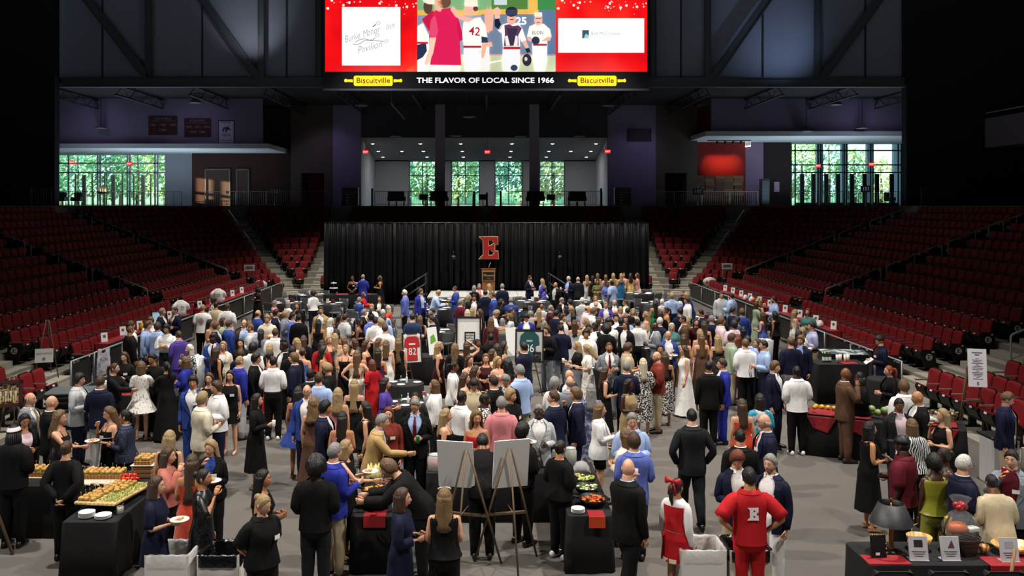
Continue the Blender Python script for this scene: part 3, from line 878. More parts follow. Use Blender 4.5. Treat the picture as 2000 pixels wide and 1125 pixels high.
pp(rectp(815, 106, 1085, 140), '#c2c8a4', 2); pp(rectp(950, 106, 1085, 109), '#d89a86', 3); pp([(952, 122), (985, 116), (985, 118), (952, 125)], '#eef0e6', 3)
pp(rectp(940, 27, 1050, 107), '#6f7f98', 2); pp(rectp(1051, 19, 1085, 109), '#5f7896', 3); pp(rectp(815, 20, 940, 30), '#e0b45e', 2); pp(rectp(940, 19, 1052, 28), '#f0b34a', 3); pp(rectp(1032, -85, 1050, 28), '#f2b957', 4)
pp(rectp(815, 30, 950, 107), '#8896a8', 2)
stext('25', 1018, 42, 15, em('#ffffff', 1), ph, 21, 4, bold=.03)
SKN, JW, CAPW = '#f0b49a', '#fdf7ee', '#f7ece0'
pp([(815, 52), (826, 45), (838, 70), (838, 140), (815, 140)], JW, 4); pp([(815, 88), (832, 84), (834, 100), (826, 112), (815, 118)], '#2a3150', 5); pp(rectp(815, 82, 836, 86), '#c22a36', 6)
pp([(824, 38), (846, 20), (858, 45), (838, 62)], '#c21c48', 4); pp(ell(836, 14, 9, 14), '#5a4038', 5); pp(ell(842, 0, 16, 9), '#f2ead8', 6)
pp([(850, 20), (880, 16), (896, 38), (906, 76), (898, 82), (901, 128), (840, 127), (846, 92), (838, 72), (842, 40)], '#dd1f55', 7); pp([(842, 40), (850, 30), (856, 60), (852, 74), (838, 71)], '#e34a72', 8); pp([(893, 36), (906, 76), (898, 82), (892, 60)], '#c91a4a', 8)
pp([(840, 74), (852, 74), (846, 105), (836, 128), (828, 126), (838, 96)], '#f6c9b4', 8); pp([(840, 127), (900, 128), (898, 140), (842, 140)], '#fdf4ea', 8); pp(ell(868, 5, 13, 12), '#6b4a3c', 9); pp([(848, -6), (862, -2), (866, 14), (860, 24), (850, 20)], SKN, 9); pp([(846, -4), (882, -6), (880, -20), (850, -20)], '#f3e6da', 10)
pp([(905, 45), (912, 40), (938, 34), (948, 50), (952, 74), (938, 82), (938, 95), (906, 92), (903, 70)], JW, 9); pp([(906, 92), (937, 95), (936, 140), (908, 140), (905, 118)], '#f4f3f6', 10); pp(rectp(905, 90, 940, 94), '#a32637', 11)
pp(ell(918, 20, 12, 12), SKN, 10); pp([(906, 8), (932, 6), (934, 14), (908, 13)], CAPW, 12); pp(ell(920, 4, 13, 9), '#f6e8d4', 11); pp(ell(929, 18, 5, 5), '#5a4236', 11)
pp([(884, 12), (900, 30), (926, 38), (914, 45), (890, 34), (880, 20)], '#f2b7a0', 10); pp([(940, 72), (952, 74), (953, 84), (941, 84)], '#2c3a52', 11); pp([(941, 84), (952, 84), (948, 104), (944, 116), (940, 112)], SKN, 11)
stext('42', 927, 63, 17, em('#a3203a', 1), ph, 22, 14, -.12, bold=.01)
pp([(952, 36), (958, 12), (964, 30), (962, 60), (952, 64)], SKN, 9); pp([(946, 30), (952, 14), (957, 30), (955, 66), (947, 60)], '#efb096', 8); pp([(938, 84), (956, 84), (955, 140), (938, 140)], '#f3ece8', 8); pp([(950, 84), (960, 82), (962, 92), (950, 92)], SKN, 10)
pp([(965, 18), (972, 14), (977, 20), (976, 36), (967, 38)], '#f6bba6', 8); pp([(966, 38), (974, 37), (980, 52), (976, 60), (966, 52)], '#1b2137', 8)
pp([(978, 50), (990, 46), (1012, 46), (1020, 56), (1028, 80), (1018, 82), (1015, 74), (1016, 92), (982, 92), (980, 66), (972, 60)], JW, 8); pp([(985, 50), (994, 48), (1002, 52), (1012, 50), (1019, 56), (1012, 70), (1013, 90), (984, 91), (986, 68)], '#5c3a55', 9); pp([(990, 56), (1010, 56), (1008, 68), (1002, 88), (997, 88), (992, 68)], '#39304a', 10); pp([(986, 72), (991, 70), (996, 90), (988, 90)], '#efe9e4', 11); pp([(1011, 72), (1007, 70), (1003, 90), (1011, 90)], '#efe9e4', 11)
pp([(1019, 82), (1027, 79), (1034, 96), (1028, 98)], SKN, 9); pp([(1025, 96), (1033, 94), (1036, 102), (1029, 104)], '#23273c', 10); pp(ell(1029, 118, 9, 12), '#2e2b3a', 10); pp(ell(1027, 116, 3, 4), '#d8cfc8', 11)
pp([(982, 92), (1016, 92), (1014, 128), (1010, 140), (996, 140), (982, 138), (981, 112)], '#f2f1f6', 8); pp(rectp(983, 92, 1016, 97), '#a8323a', 9); pp(ell(1004, 133, 7, 6), '#3a4052', 9)
pp(ell(999, 38, 9, 12), '#f2b39e', 10); pp(ell(999, 24, 12, 10), '#262c40', 11); pp([(988, 20), (1011, 20), (1010, 31), (989, 31)], '#39415a', 12); pp(rectp(996, 38, 1003, 40), '#7a3a3a', 12)
pp([(1034, 52), (1046, 47), (1062, 47), (1074, 58), (1077, 72), (1068, 75), (1069, 88), (1040, 88), (1038, 74), (1029, 72)], JW, 8); pp([(1039, 88), (1069, 88), (1068, 116), (1063, 140), (1045, 140), (1040, 112)], '#f6f5f8', 8); pp(rectp(1041, 86, 1068, 90), '#a83a3a', 9); pp([(1029, 73), (1036, 75), (1050, 80), (1046, 84), (1031, 80)], SKN, 9); pp(ell(1046, 80, 8, 8), '#2e3448', 10)
pp([(1068, 73), (1077, 72), (1074, 80), (1056, 82)], SKN, 10); pp(ell(1051, 40, 8, 11), '#f2bba6', 9); pp([(1043, 33), (1059, 33), (1058, 25), (1044, 25)], '#f4ead8', 10); pp(rectp(1048, 44, 1054, 45.5), '#8c4a44', 10); pp(rectp(1046, 36, 1057, 37.5), '#5a4038', 10)
stext('ELON', 1050, 65, 7, em('#3a3436', 1), ph, 21, 11)
rb = layer(rectp(635, 141, 1264, 173), 'ribbon_panel', mat('#07060d', .35, emit=.0), vs_, 1)
YEL = em('#f2c413', 1.0)
for cx in (729, 1166):
 g = layer([(cx - 37, 149), (cx - 35, 148), (cx + 35, 148), (cx + 37, 149), (cx + 38, 151), (cx + 38, 165), (cx + 36, 168), (cx - 36, 168), (cx - 38, 165), (cx - 38, 151)], 'rolling_pin_logo', YEL, vs_, 2)
 for s in (-1, 1):
  q = layer([(cx + s * 40, 155), (cx + s * 50, 155.5), (cx + s * 55, 154), (cx + s * 57, 157.5), (cx + s * 55, 161), (cx + s * 50, 160), (cx + s * 40, 161)][::s], 'logo_handle', YEL, g, 2); q.location = (0, 0, 0)
 stext('Biscuitville', cx, 157.5, 11, em('#3a2410', 1.0), g, 65, 4, bold=.012); stext('FRESH SOUTHERN', cx, 164.5, 3.2, em('#6a4a14', 1.0), g, 44)
stext('THE FLAVOR OF LOCAL SINCE 1966', 948, 157.5, 10.5, em('#f0f0f4', 1.0), vs_, 268, 3, bold=.022)
layer(rectp(630, 173, 1268, 177), 'bottom_trim', mat('#3a3a48', .4), vs_, 2)

# ------------------------------------------------------------------ banners
def banner(x0, y0, x1, y1, Y, bgc, lines, tc, label, border=None):
 a, b = at(x0, y0, Y), at(x1, y1, Y)
 t = tag(MB().box(((b.x - a.x) / 2, 0, (b.z - a.z) / 2), (b.x - a.x, .03, a.z - b.z)).ob('hanging_banner', mat(bgc, .8), None, a), label, 'banner', 'lobby banners')
 w_ = b.x - a.x; h = a.z - b.z
 if border:
  MB().box((w_ / 2, -.018, -h / 2), (w_ * .9, .01, h * .94)).ob('field', mat(border, .8), t)
 for s, fy, sz, wf in lines:
  m = MB(); vs, fs = text(s, sz * h * 1.3, width=wf * w_)
  m.add(vs, fs, 0, M=Matrix.Translation((w_ / 2, -.028, -h * fy)) @ Matrix.Rotation(math.pi / 2, 4, 'X'))
  m.ob('lettering', mat(tc, .8), t)
 return t
b1 = banner(290, 227, 346, 264, 60.48, '#3c1418', [('VOLLEYBALL', .13, .13, .62), ('CONFERENCE CHAMPIONS', .26, .05, .88), ('1981  1982  1983', .47, .13, .9), ('1986', .73, .13, .24)], '#8a8080', 'dark maroon volleyball banner with four years, farther from the dance banner')
b2 = banner(360, 231, 412, 268, 60.48, '#3c1418', [('VOLLEYBALL', .13, .13, .62), ('INVITATION CHAMPIONS', .26, .05, .88), ('1972  1973  1974', .47, .13, .9), ('1979  1982', .73, .13, .58)], '#8a8080', 'dark maroon volleyball banner with five years, next to the dance banner')
b3 = banner(426, 235, 458, 290, 60.48, '#20182e', [('DANCE', .07, .07, .62), ('NDA', .53, .1, .5), ('NATIONAL', .72, .05, .7), ('CHAMPIONS', .8, .05, .8), ('2022', .9, .08, .5)], '#241c38', 'white dance championship banner with dancer drawing and year 2022', '#b9b0cc')
w_ = 32 * 60.3 / FPX; h = 59 * 60.3 / FPX
m = MB(); m.tube([(w_ * .25, -.03, -h * .36), (w_ * .35, -.03, -h * .26), (w_ * .6, -.03, -h * .27), (w_ * .82, -.03, -h * .33)], [.01, .06, .08, .01], 6, flat=.2); m.tube([(w_ * .5, -.03, -h * .2), (w_ * .55, -.03, -h * .32), (w_ * .45, -.03, -h * .42)], [.01, .06, .01], 6, flat=.2); m.tube([(w_ * .3, -.03, -h * .4), (w_ * .28, -.03, -h * .34), (w_ * .5, -.03, -h * .32)], [.01, .05, .02], 6, flat=.2); m.ball((w_ * .62, -.03, -h * .22), (.05, .01, .05))
stuff(m.ob('dancer_drawing', mat('#241c38', .8), b3))
# ================================================================== concourse fittings, outdoors
YR = 63.6
def conc_rail(x0, x1, Y, label, m=None, dx=.16, h=1.05):
 a, b = xpx(x0, Y), xpx(x1, Y)
 t = empty('concourse_railing', (a, Y, 5)); tag(t, label, 'railing', 'concourse railings')
 mm = m or mat('#26282c', .45, .5)
 L = b - a
 MB().box((L / 2, 0, h), (L, .05, .04)).ob('top_rail', mm, t)
 MB().box((L / 2, 0, .12), (L, .03, .03)).ob('bottom_rail', mm, t)
 n = max(2, int(L / 2)); 
 for k in range(n + 1):
  MB().box((L * k / n, 0, h / 2), (.05, .05, h)).ob('post', mm, t)
 q = MB()
 for k in range(1, int(L / dx)):
  q.box((k * dx, 0, h / 2), (.016, .016, h - .1))
 stuff(q.ob('balusters', mm, t))
conc_rail(113, 322, 64, 'dark baluster railing before the glass doors with the 114 sign', None, .34)
conc_rail(325, 355, 64, 'short dark railing beside the pale lobby wall')
conc_rail(400, 640, 64, 'dark railing before the brick lobby wall', mat('#4a4642', .5))
conc_rail(732, 928, YR, 'thin railing before the lounge, left of the gate gap')
conc_rail(978, 1176, YR, 'thin railing before the lounge, right of the gate gap')
conc_rail(1262, 1480, 64, 'thin pale railing before the concession wall', mat('#6a6763', .5))
conc_rail(1545, 1770, 64, 'dark railing before the glass doors with the 101 sign')
for x in (1, 2):
 pass
conc_rail(20, 100, 50, 'dim railing at the gallery edge behind the left-hand stand', mat('#3a3c40', .5))
conc_rail(1800, 1900, 50, 'dim railing at the gallery edge behind the right-hand stand', mat('#3a3c40', .5))
for x, y0 in ((728, 366), (926, 372), (951, 374), (978, 372), (1173, 366)):
 t = tag(MB().bbox((0, 0, (400 - y0) * YR / FPX / 2), (.14, .14, (400 - y0) * YR / FPX), .02).box((0, 0, .01), (.3, .3, .02)).ob('gate_post', mat('#232427', .5), None, (xpx(x, YR), YR - .3, 5)), 'slim dark post at the lounge edge, %s from the left' % {728: 'first', 926: 'second', 951: 'middle', 978: 'fourth', 1173: 'last'}[x], 'post')
def sect(x, y, s, m_, lb):
 p = at(x, y, 63.5)
 t = tag(MB().box((0, 0, 0), (.75, .05, .48)).ob('section_sign', mat('#101113', .5), None, p), lb, 'sign', 'section number signs')
 MB().box((0, .03, -(p.z - 5) / 2), (.05, .04, p.z - 5)).ob('bracket', mat('#101113', .5), t)
 if s:
  q = MB(); put_text(q, s, Vector((0, -.03, 0)), .36); q.ob('lettering', m_, t)
GL = mat('#b5b5b8', .6); GD = mat('#8a8a8c', .6)
sect(201, 372, '114', GL, 'black section sign 114 before the bright glass doors')
sect(536, 374, '113', GD, 'dim section sign 113 before the dark brick wall')
sect(1363, 374, '107', GD, 'dim section sign 107 before the concession wall')
sect(1691, 369, '101', GL, 'black section sign 101 before the dark glass doors')
for x, lb in ((827, 'left of the lounge piers'), (943, 'at the middle of the lounge'), (1076, 'right of the lounge piers')):
 p = at(x, 385, 63.3)
 t = tag(MB().bbox((0, 0, 0), (.6, .06, .42), .02).ob('monitor', mat('#141418', .4), None, p), 'small dark monitor on the lounge railing %s' % lb, 'monitor')
 MB().box((0, -.035, 0), (.52, .01, .34)).ob('display', mat('#1b1a26', .2), t); MB().box((0, .04, -.38), (.05, .05, .5)).ob('bracket', BLACK, t)
def lounge_chair(x, Y, lb, rz=0):
 t = empty('lounge_chair', (xpx(x, Y), Y, 5), rz); tag(t, lb, 'chair', 'black lounge chairs')
 m = mat('#0e0e11', .6)
 MB().bbox((0, .25, .72), (.62, .14, .62), .05).ob('backrest', m, t); MB().bbox((0, 0, .42), (.56, .55, .16), .04).ob('seat', m, t)
 for s in (-1, 1):
  MB().bbox((s * .33, 0, .5), (.09, .55, .3), .03).ob('armrest', m, t)
  for y in (-.22, .22):
   MB().box((s * .27, y, .15), (.05, .05, .34)).ob('leg', BLACK, t)
for x, lb in ((767, 'first'), (782, 'second'), (849, 'third'), (866, 'fourth'), (1037, 'fifth'), (1054, 'sixth'), (1119, 'seventh'), (1135, 'eighth')):
 lounge_chair(x, 63.2, 'black padded lounge chair at the lounge railing, %s from the left' % lb, math.pi)
lounge_chair(150, 65, 'black armchair silhouetted near section sign one hundred fourteen'); lounge_chair(119, 65, 'black armchair half behind the dark wall by the glass doors')
lounge_chair(1738, 65, 'black armchair silhouetted before the glass doors near the right-hand dark glass', .6)
for x, lb in ((684, 'left'), (1216, 'right')):
 t = empty('equipment_cart', (xpx(x, 62.9), 62.9, 5)); tag(t, 'black equipment cart with shelf unit beside the lounge, %s of it' % lb, 'cart')
 MB().bbox((0, 0, .5), (1.2, .6, .9), .03).ob('cabinet', mat('#0d0d10', .4), t); MB().bbox((0, 0, 1.15), (1.2, .5, .34), .02).ob('top_unit', mat('#15151a', .35), t)
 for k in range(4):
  MB().box((-.15, -.31, .2 + .2 * k), (.2, .02, .05)).ob('handle', mat('#8d9298', .3, .8), t)
 for s in (-1, 1):
  MB().tube([(s * .55, 0, 0), (s * .55, 0, .05)], .05, 8).ob('wheel', BLACK, t)
t = tag(MB().box((0, 0, 0), (1.75, .08, .9)).ob('wall_vent', mat('#0c0c0e', .7), None, at(1249, 263, 64.3)), 'black rectangular vent high on the purple-lit wall', 'vent')
for k in range(6):
 MB().box((0, -.05, -.36 + .14 * k), (1.65, .03, .04)).ob('louver', mat('#1c1c20', .6), t)
def exit_sign(x, y, Y, lb, rod=0):
 t = tag(MB().bbox((0, 0, 0), (.42, .08, .28), .02).ob('exit_sign', mat('#c0161a', .4, emit=1.4), None, at(x, y, Y)), lb, 'exit sign', 'exit signs')
 q = MB(); put_text(q, 'EXIT', Vector((0, -.05, 0)), .17); q.ob('lettering', mat('#ffd9d4', emit=1.6), t)
 MB().tube([(0, 0, .14), (0, 0, .14 + rod)], .015, 5).ob('hanger', BLACK, t)
exit_sign(141, 317, 67.6, 'red exit sign on the glass doors near sign 114, closer to the dark wall', .5); exit_sign(253, 320, 67.6, 'red exit sign on the glass doors, right of sign 114', .64)
exit_sign(714, 297, 64.42, 'red exit sign at the left end of the lounge opening', 1.1); exit_sign(952, 297, 65, 'red exit sign hanging at the middle of the lounge', .95); exit_sign(1187, 296, 64.42, 'red exit sign at the right end of the lounge opening', 1.1)
exit_sign(1598, 324, 67.6, 'red exit sign on the dark glass front, left one', 1.65); exit_sign(1702, 321, 67.6, 'red exit sign on the dark glass front, right one', 1.5)
for i, (x, y, Y) in enumerate([(197, 251, 60), (382, 201, 58), (773, 267, 62), (890, 266, 62), (1017, 267, 62), (1131, 267, 62), (1633, 205, 58), (1684, 251, 60), (1575, 257, 60), (706, 207, 57), (1188, 207, 57), (917, 229, 58)]):
 p = at(x, y, Y)
 t = tag(MB().lathe([(.05, .3), (.1, .28), (.42, .05), (.44, 0), (.3, -.02)], 14).ob('dish_lamp', mat('#77787c', .4, .4), None, p), 'unlit round dish lamp under the lobby roof, %s of twelve' % ORD[i + 1], 'lamp', 'dish lamps under the lobby roof')
 MB().tube([(0, 0, .28), (0, 0, 12.47 - p.z)], .02, 5).ob('hanger', BLACK, t)
t = tag(MB().tube([(0, 0, 0), (.75, 1.0, -.9)], .06, 6).tube([(0, 0, 0), (0, 0, .87)], .015, 5).ob('light_batten', mat('#7c8288', .4, .5), None, at(764, 202, 56)), 'grey tube batten slung under the lobby roof', 'batten')
t = empty('concession_counter', (xpx(1405, 65.4), 65.4, 5)); tag(t, 'dim concession stand front of stacked wooden boards', 'counter')
rn = random.Random(5)
for k in range(9):
 for j in range(5):
  c = rn.choice(('#5a4030', '#6b4b36', '#4b362a', '#77553a'))
  MB().box((-1.45 + .72 * j + rn.uniform(-.06, .06), rn.uniform(-.05, .0), .15 + .25 * k), (.7, .12, .235)).ob('board', mat(c, .7), t)
q = MB(); put_text(q, 'E', Vector((-1.35, -.15, 1.15)), .95); q.ob('letter', mat('#1e1512', .6), t)
for k in range(4):
 x = 1401 + 15.5 * k; p = Vector((xpx(x, 64.1), 64.1, 9.65))
 s = tag(MB().lathe([(.05, .12), (.09, .08), (.1, -.12)], 10).ob('track_spot', BLACK, None, p), 'small black track spotlight over the red wall, %s from the left' % ORD[k + 1], 'spotlight', 'track spots')
 lamp('track_spot_beam', 'SPOT', (p.x, p.y + .3, p.z - .1), (p.x, 66, p.z - 1.5), 240, (1, .25, .08), .03, 46, 1)
tag(MB().box((0, 0, 0), (3.2, .1, .08)).ob('lighting_track', BLACK, None, Vector((xpx(1424, 64.1), 64.1, 9.81))), 'black lighting track above the concession stand', 'track')
for k in range(3):
 tag(MB().ball((0, 0, 0), .06).tube([(0, 0, .05), (0, 0, .5)], .012, 5).ob('bulb', mat('#ffffff', emit=3), None, at(1457 + 4 * k, 286 - .5 * k, 65.5)), 'tiny bright lamp beside the concession stand, %s from the left' % ORD[k + 1], 'lamp')
lamp('recess_light', 'SPOT', (xpx(594, 66), 65.5, 7.3), (xpx(607, 66), 66.8, 6), 45, (1, .3, .2), .05, 80, 1)
t = empty('beverage_cooler', (xpx(1493, 64.4), 64.4, 5)); tag(t, 'tall dim drinks cooler right of the concession stand', 'cooler')
MB().bbox((0, 0, 1), (.6, .6, 2.0), .03).ob('cabinet', mat('#2a2c30', .4), t); MB().box((0, -.31, 1.1), (.5, .02, 1.5)).ob('door', mat('#4a5258', .15), t)
for k in range(4): MB().box((0, -.325, .55 + .36 * k), (.48, .01, .02)).ob('shelf', STEEL, t)
tag(MB().box((0, 0, 0), (.4, .03, .75)).ob('wall_notice', mat('#a49ab0', .7), None, at(1517, 365, 66.2)), 'pale notice on the dark wall beside the glass doors', 'notice')
for i, (x0, x1) in enumerate(((402, 449), (463, 486))):
 a, b = xpx(x0, 65.95), xpx(x1, 65.95)
 d = struct(MB().box(((b - a) / 2, 0, 1.35), (b - a, .08, 2.7)).ob('door_%d' % (i + 1), mat('#3b2415', .6), None, (a, 65.95, 5)), 'brown wooden lobby door with steel frame')
 for x in (0, b - a): MB().box((x, -.04, 1.38), (.1, .12, 2.76)).ob('door_frame', mat('#6a6a6c', .4, .6), d)
 MB().box(((b - a) / 2, -.04, 2.75), (b - a, .12, .1)).ob('door_frame', mat('#6a6a6c', .4, .6), d)
 MB().box((b - a - .3, -.08, 1.05), (.06, .08, .2)).ob('handle', STEEL, d)
bx = empty('upper_box', (27.5, 42, 8.2)); tag(bx, 'shadowed upper balcony box beyond the right-hand stand', 'balcony')
MB().box((2.2, 0, .8), (4.4, 12, 1.6)).ob('parapet', mat('#6a6874', .85), bx); MB().box((4, 0, 2.8), (.2, 12, 2.6)).ob('back_wall', mat('#8a7a50', .85), bx)
MB().box((0, 0, 1.9), (.04, 11.8, .05)).ob('rail', RAILM, bx)
lamp('box_lamp', 'POINT', (30, 41, 12.4), (30, 41, 0), 35, (1, .75, .3), .2)
# ------------------------------------------------------------------ trees outside
LEAF = [mat_tex('soft', '#5f9c80', '#a6d6b4', 3, .8), mat_tex('soft', '#86b886', '#cde6a6', 3, .8), mat_tex('soft', '#b4bd84', '#ecebbc', 3, .8)]
TRUNK = mat('#5d5348', .9)
def tree(x, Y, h, r, k, lb, n=1300):
 X = xpx(x, Y); rn = random.Random(int(x * 7 + Y))
 t = empty('tree', (X, Y, 4.8)); tag(t, lb, 'tree', 'trees outside the glass')
 MB().tube([(0, 0, 0), (.1, 0, h * .4), (0, .1, h * .85)], [.2, .14, .04], 8).ob('trunk', TRUNK, t)
 V = []; LI = []; LT = []
 for i in range(n):
  a = rn.uniform(0, 6.283); b = rn.uniform(-1, 1); q = rn.uniform(.45, 1) ** .5
  c_ = Vector((r * q * math.cos(a) * math.sqrt(1 - b * b), r * q * math.sin(a) * math.sqrt(1 - b * b), h * .55 + h * .46 * b * q))
  s = rn.uniform(.12, .30)
  u = Vector((rn.uniform(-1, 1), rn.uniform(-1, 1), rn.uniform(-1, 1))).normalized(); v = u.orthogonal().normalized(); u2 = u.cross(v)
  j = len(V)
  V += [c_ + v * s, c_ + u2 * s * .5, c_ - v * s, c_ - u2 * s * .5]; LI += [j, j + 1, j + 2, j + 3]; LT.append(4)
 o = obj('foliage', big_mesh('foliage', np.array([tuple(p) for p in V]), LI, LT, [0] * len(LT), 1), LEAF[k], t); stuff(o)
ti = 0
for x, Y, h, r, k in [(95, 80, 6.5, 2.0, 0), (150, 84, 7.5, 2.2, 0), (205, 79, 6.2, 2.0, 0), (268, 83, 7, 2.2, 1), (325, 79, 6.5, 2.0, 1), (120, 90, 10, 2.9, 0), (235, 92, 10, 2.9, 0), (345, 91, 9.5, 2.8, 0),
                      (770, 84, 6, 2.0, 0), (832, 87, 7, 2.1, 1), (893, 84, 6.5, 2.0, 1), (955, 88, 7.5, 2.2, 0), (1018, 84, 6.5, 2.0, 0), (1080, 86, 6.2, 2.0, 2), (800, 95, 10, 3.2, 0), (925, 96, 10, 3.2, 0), (1050, 96, 10, 3.2, 1),
                      (1565, 86, 7, 2.0, 1), (1618, 90, 9, 2.2, 0), (1668, 86, 6, 1.9, 1), (1720, 95, 5.5, 2, 2), (1770, 100, 4.5, 2, 1)]:
 ti += 1
 where = 'outside the left-hand glass doors' if x < 400 else ('outside the lounge windows' if x < 1200 else 'outside the right-hand glass front')
 tree(x, Y, h, r, k, '%s tree %s, %s in the row of trees' % (['dark green', 'mid green', 'pale yellowish'][k], where, ORD[ti] if ti < len(ORD) else 'last'))
stuff(MB().box((0, 105, 5.5), (120, 3, 2.2)).ob('hedge_foliage', LEAF[0]), 'dark hedge beyond the terrace', 'hedge')
MB_ = None
for x0, x1 in ((1560, 1760), (120, 320)):
 conc_rail(x0, x1, 76, 'dark terrace railing outside the %s glass' % ('left-hand' if x0 < 900 else 'right-hand'), mat('#303236', .5), .4)
for x, lb in ((1592, 'left'), (1640, 'second'), (1690, 'third'), (1742, 'right')):
 t = tag(MB().box((0, 0, 2.8), (.5, .4, 5.6)).ob('canopy_post', mat('#7f99a6', .5), None, (xpx(x + 8, 72), 72, 4.9)), 'pale blue canopy post outside the dark glass front, %s one' % lb, 'post', 'canopy posts')
 MB().box((0, 0, .2), (.7, .6, .4)).ob('plinth', mat('#8a8d90', .7), t)
# ================================================================== people: bodies, hair, clothes
SK = {
 'm': dict(hip=(.088, .92), knee=.50, ank=.085, sh=(.180, 1.405), top=1.765, headc=1.64, waist=1.04,
              rings=[(.84, .155, .12, .01), (.93, .172, .128, .012), (1.03, .162, .12, .004), (1.14, .158, .115, 0), (1.27, .175, .125, -.002), (1.36, .186, .122, .004), (1.415, .165, .102, .012), (1.46, .122, .082, .018), (1.50, .070, .066, .014), (1.585, .058, .062, .004)],
              leg=(.088, .078, .056, .056, .036), arm=(.054, .047, .038, .038, .026)),
 'f': dict(hip=(.082, .88), knee=.475, ank=.085, sh=(.148, 1.325), top=1.662, headc=1.542, waist=1.02,
              rings=[(.80, .155, .118, .014), (.89, .174, .13, .014), (.98, .152, .108, .004), (1.07, .126, .094, 0), (1.15, .138, .108, -.008), (1.205, .148, .122, -.02), (1.27, .15, .104, -.004), (1.33, .140, .09, .008), (1.37, .104, .072, .016), (1.405, .058, .055, .012), (1.49, .047, .05, .004)],
              leg=(.084, .074, .052, .05, .032), arm=(.045, .038, .031, .031, .021)),
}
ARMS = {'d': ((.05, -.02, -.29), (.05, .05, -.54)), 'h': ((.06, -.02, -.28), (-.07, .23, -.25)), 'p': ((.05, .0, -.28), (.0, .27, -.20)), 'm': ((.08, .14, -.24), (-.09, .20, .03)),
  'k': ((.13, -.06, -.27), (.04, .06, -.47)), 'i': ((.21, -.09, -.22), (.0, .02, -.42)), 'c': ((.08, .08, -.27), (-.17, .22, -.20)), 'r': ((.03, .20, -.20), (-.04, .46, -.22)),
  'b': ((.10, -.13, -.26), (-.10, -.17, -.47)), 'f': ((.08, .03, -.28), (-.13, .18, -.43)), 'u': ((.17, .06, .12), (-.04, .05, .30)), 'l': ((.07, .12, -.25), (-.06, .34, -.22))}


def lerp_ring(sex, z):
 R = SK[sex]['rings']
 zs = [r[0] for r in R]
 return [float(np.interp(z, zs, [r[k] for r in R])) for k in (1, 2, 3)]


class Pose:
 def __init__(s, sex, code):
  """code: right arm, left arm, legs (s stand, w walk, t sit, g relaxed), then the forward lean in degrees"""
  s.sex = sex; s.k = SK[sex]; s.code = code
  ra, la, lg = code[0], code[1], code[2]; s.lean = math.radians(float(code[3:] or 0)); s.lg = lg
  hx, hz = s.k['hip']
  s.dz = (.53 - hz) if lg == 't' else 0
  s.pivot = Vector((0, 0, hz + .03))
  s.legs = {}
  for sd in (-1, 1):
   if lg == 't':
    P = [Vector((sd * hx, 0, .53)), Vector((sd * (hx + .03), -.43, .51)), Vector((sd * (hx + .02), -.40, .085))]
   elif lg == 'w':
    f = .2 * sd
    P = [Vector((sd * hx, 0, hz)), Vector((sd * hx, -.05 - f * .7, s.k['knee'])), Vector((sd * hx, .03 - f, s.k['ank'] + (.03 if f < 0 else 0)))]
   else:
    kx = .05 if lg == 'g' and sd > 0 else .0
    P = [Vector((sd * hx, 0, hz)), Vector((sd * (hx + .01 + kx * .5), -.015 - kx, s.k['knee'])), Vector((sd * (hx + .018 + kx), 0 - kx * .3, s.k['ank']))]
   s.legs[sd] = P
  s.arms = {}
  for sd, c in ((-1, ra), (1, la)):
   q = .93 if sex == 'f' else 1.0
   S = s.T(Vector((sd * s.k['sh'][0], .01, s.k['sh'][1])))
   A = ARMS[c]
   P = [S]
   for o in A:
    v = Vector((sd * o[0], -o[1], o[2])) * q
    if c == 'd' or c == 'b' or c == 'k' or c == 'i':
     v = s.Rm() @ v if abs(s.lean) < .3 else v
    P.append(S + v)
   s.arms[sd] = P
  s.head = s.T(Vector((0, -.012, s.k['headc'])))

 def Rm(s):
  return Matrix.Rotation(s.lean, 3, 'X')

 def T(s, p):
  p = Vector(p)
  if p.z > s.pivot.z - .12:
   t = min(1, max(0, (p.z - s.pivot.z + .12) / .3))
   q = Matrix.Rotation(s.lean * t, 3, 'X') @ (p - s.pivot) + s.pivot
   p = q
  return p + Vector((0, 0, s.dz))

 def ring(s, z, infl=0, n=18, rx=None, ry=None, g0=0, sq=2.4, yo=None):
  a, b, y = lerp_ring(s.sex, z)
  a = (rx or a) + infl; b = (ry or b) + infl; y = y if yo is None else yo
  out = []
  m = n if not g0 else n
  for i in range(m):
   t = (2 * math.pi * i / n - math.pi / 2) if not g0 else (-math.pi / 2 + g0 + (2 * math.pi - 2 * g0) * i / (n - 1))
   c_, s_ = math.cos(t), math.sin(t)
   k = (abs(c_) ** sq + abs(s_) ** sq) ** (-1 / sq)
   out.append(s.T((a * c_ * k, y + b * s_ * k, z)))
  return out


def limb_pts(P, rad, sub=3):
 """smooth a three joint limb: points and radii"""
 A, B, C = P; pts = []; rr = []
 r0, r1, r2, r3, r4 = rad
 for t, r in ((0, r0), (.35, (r0 + r1) / 2), (.7, r1), (.92, r2)):
  pts.append(A.lerp(B, t)); rr.append(r)
 for t, r in ((.08, r2), (.35, r3), (.7, (r3 + r4) / 2), (1, r4)):
  pts.append(B.lerp(C, t)); rr.append(r)
 return pts, rr


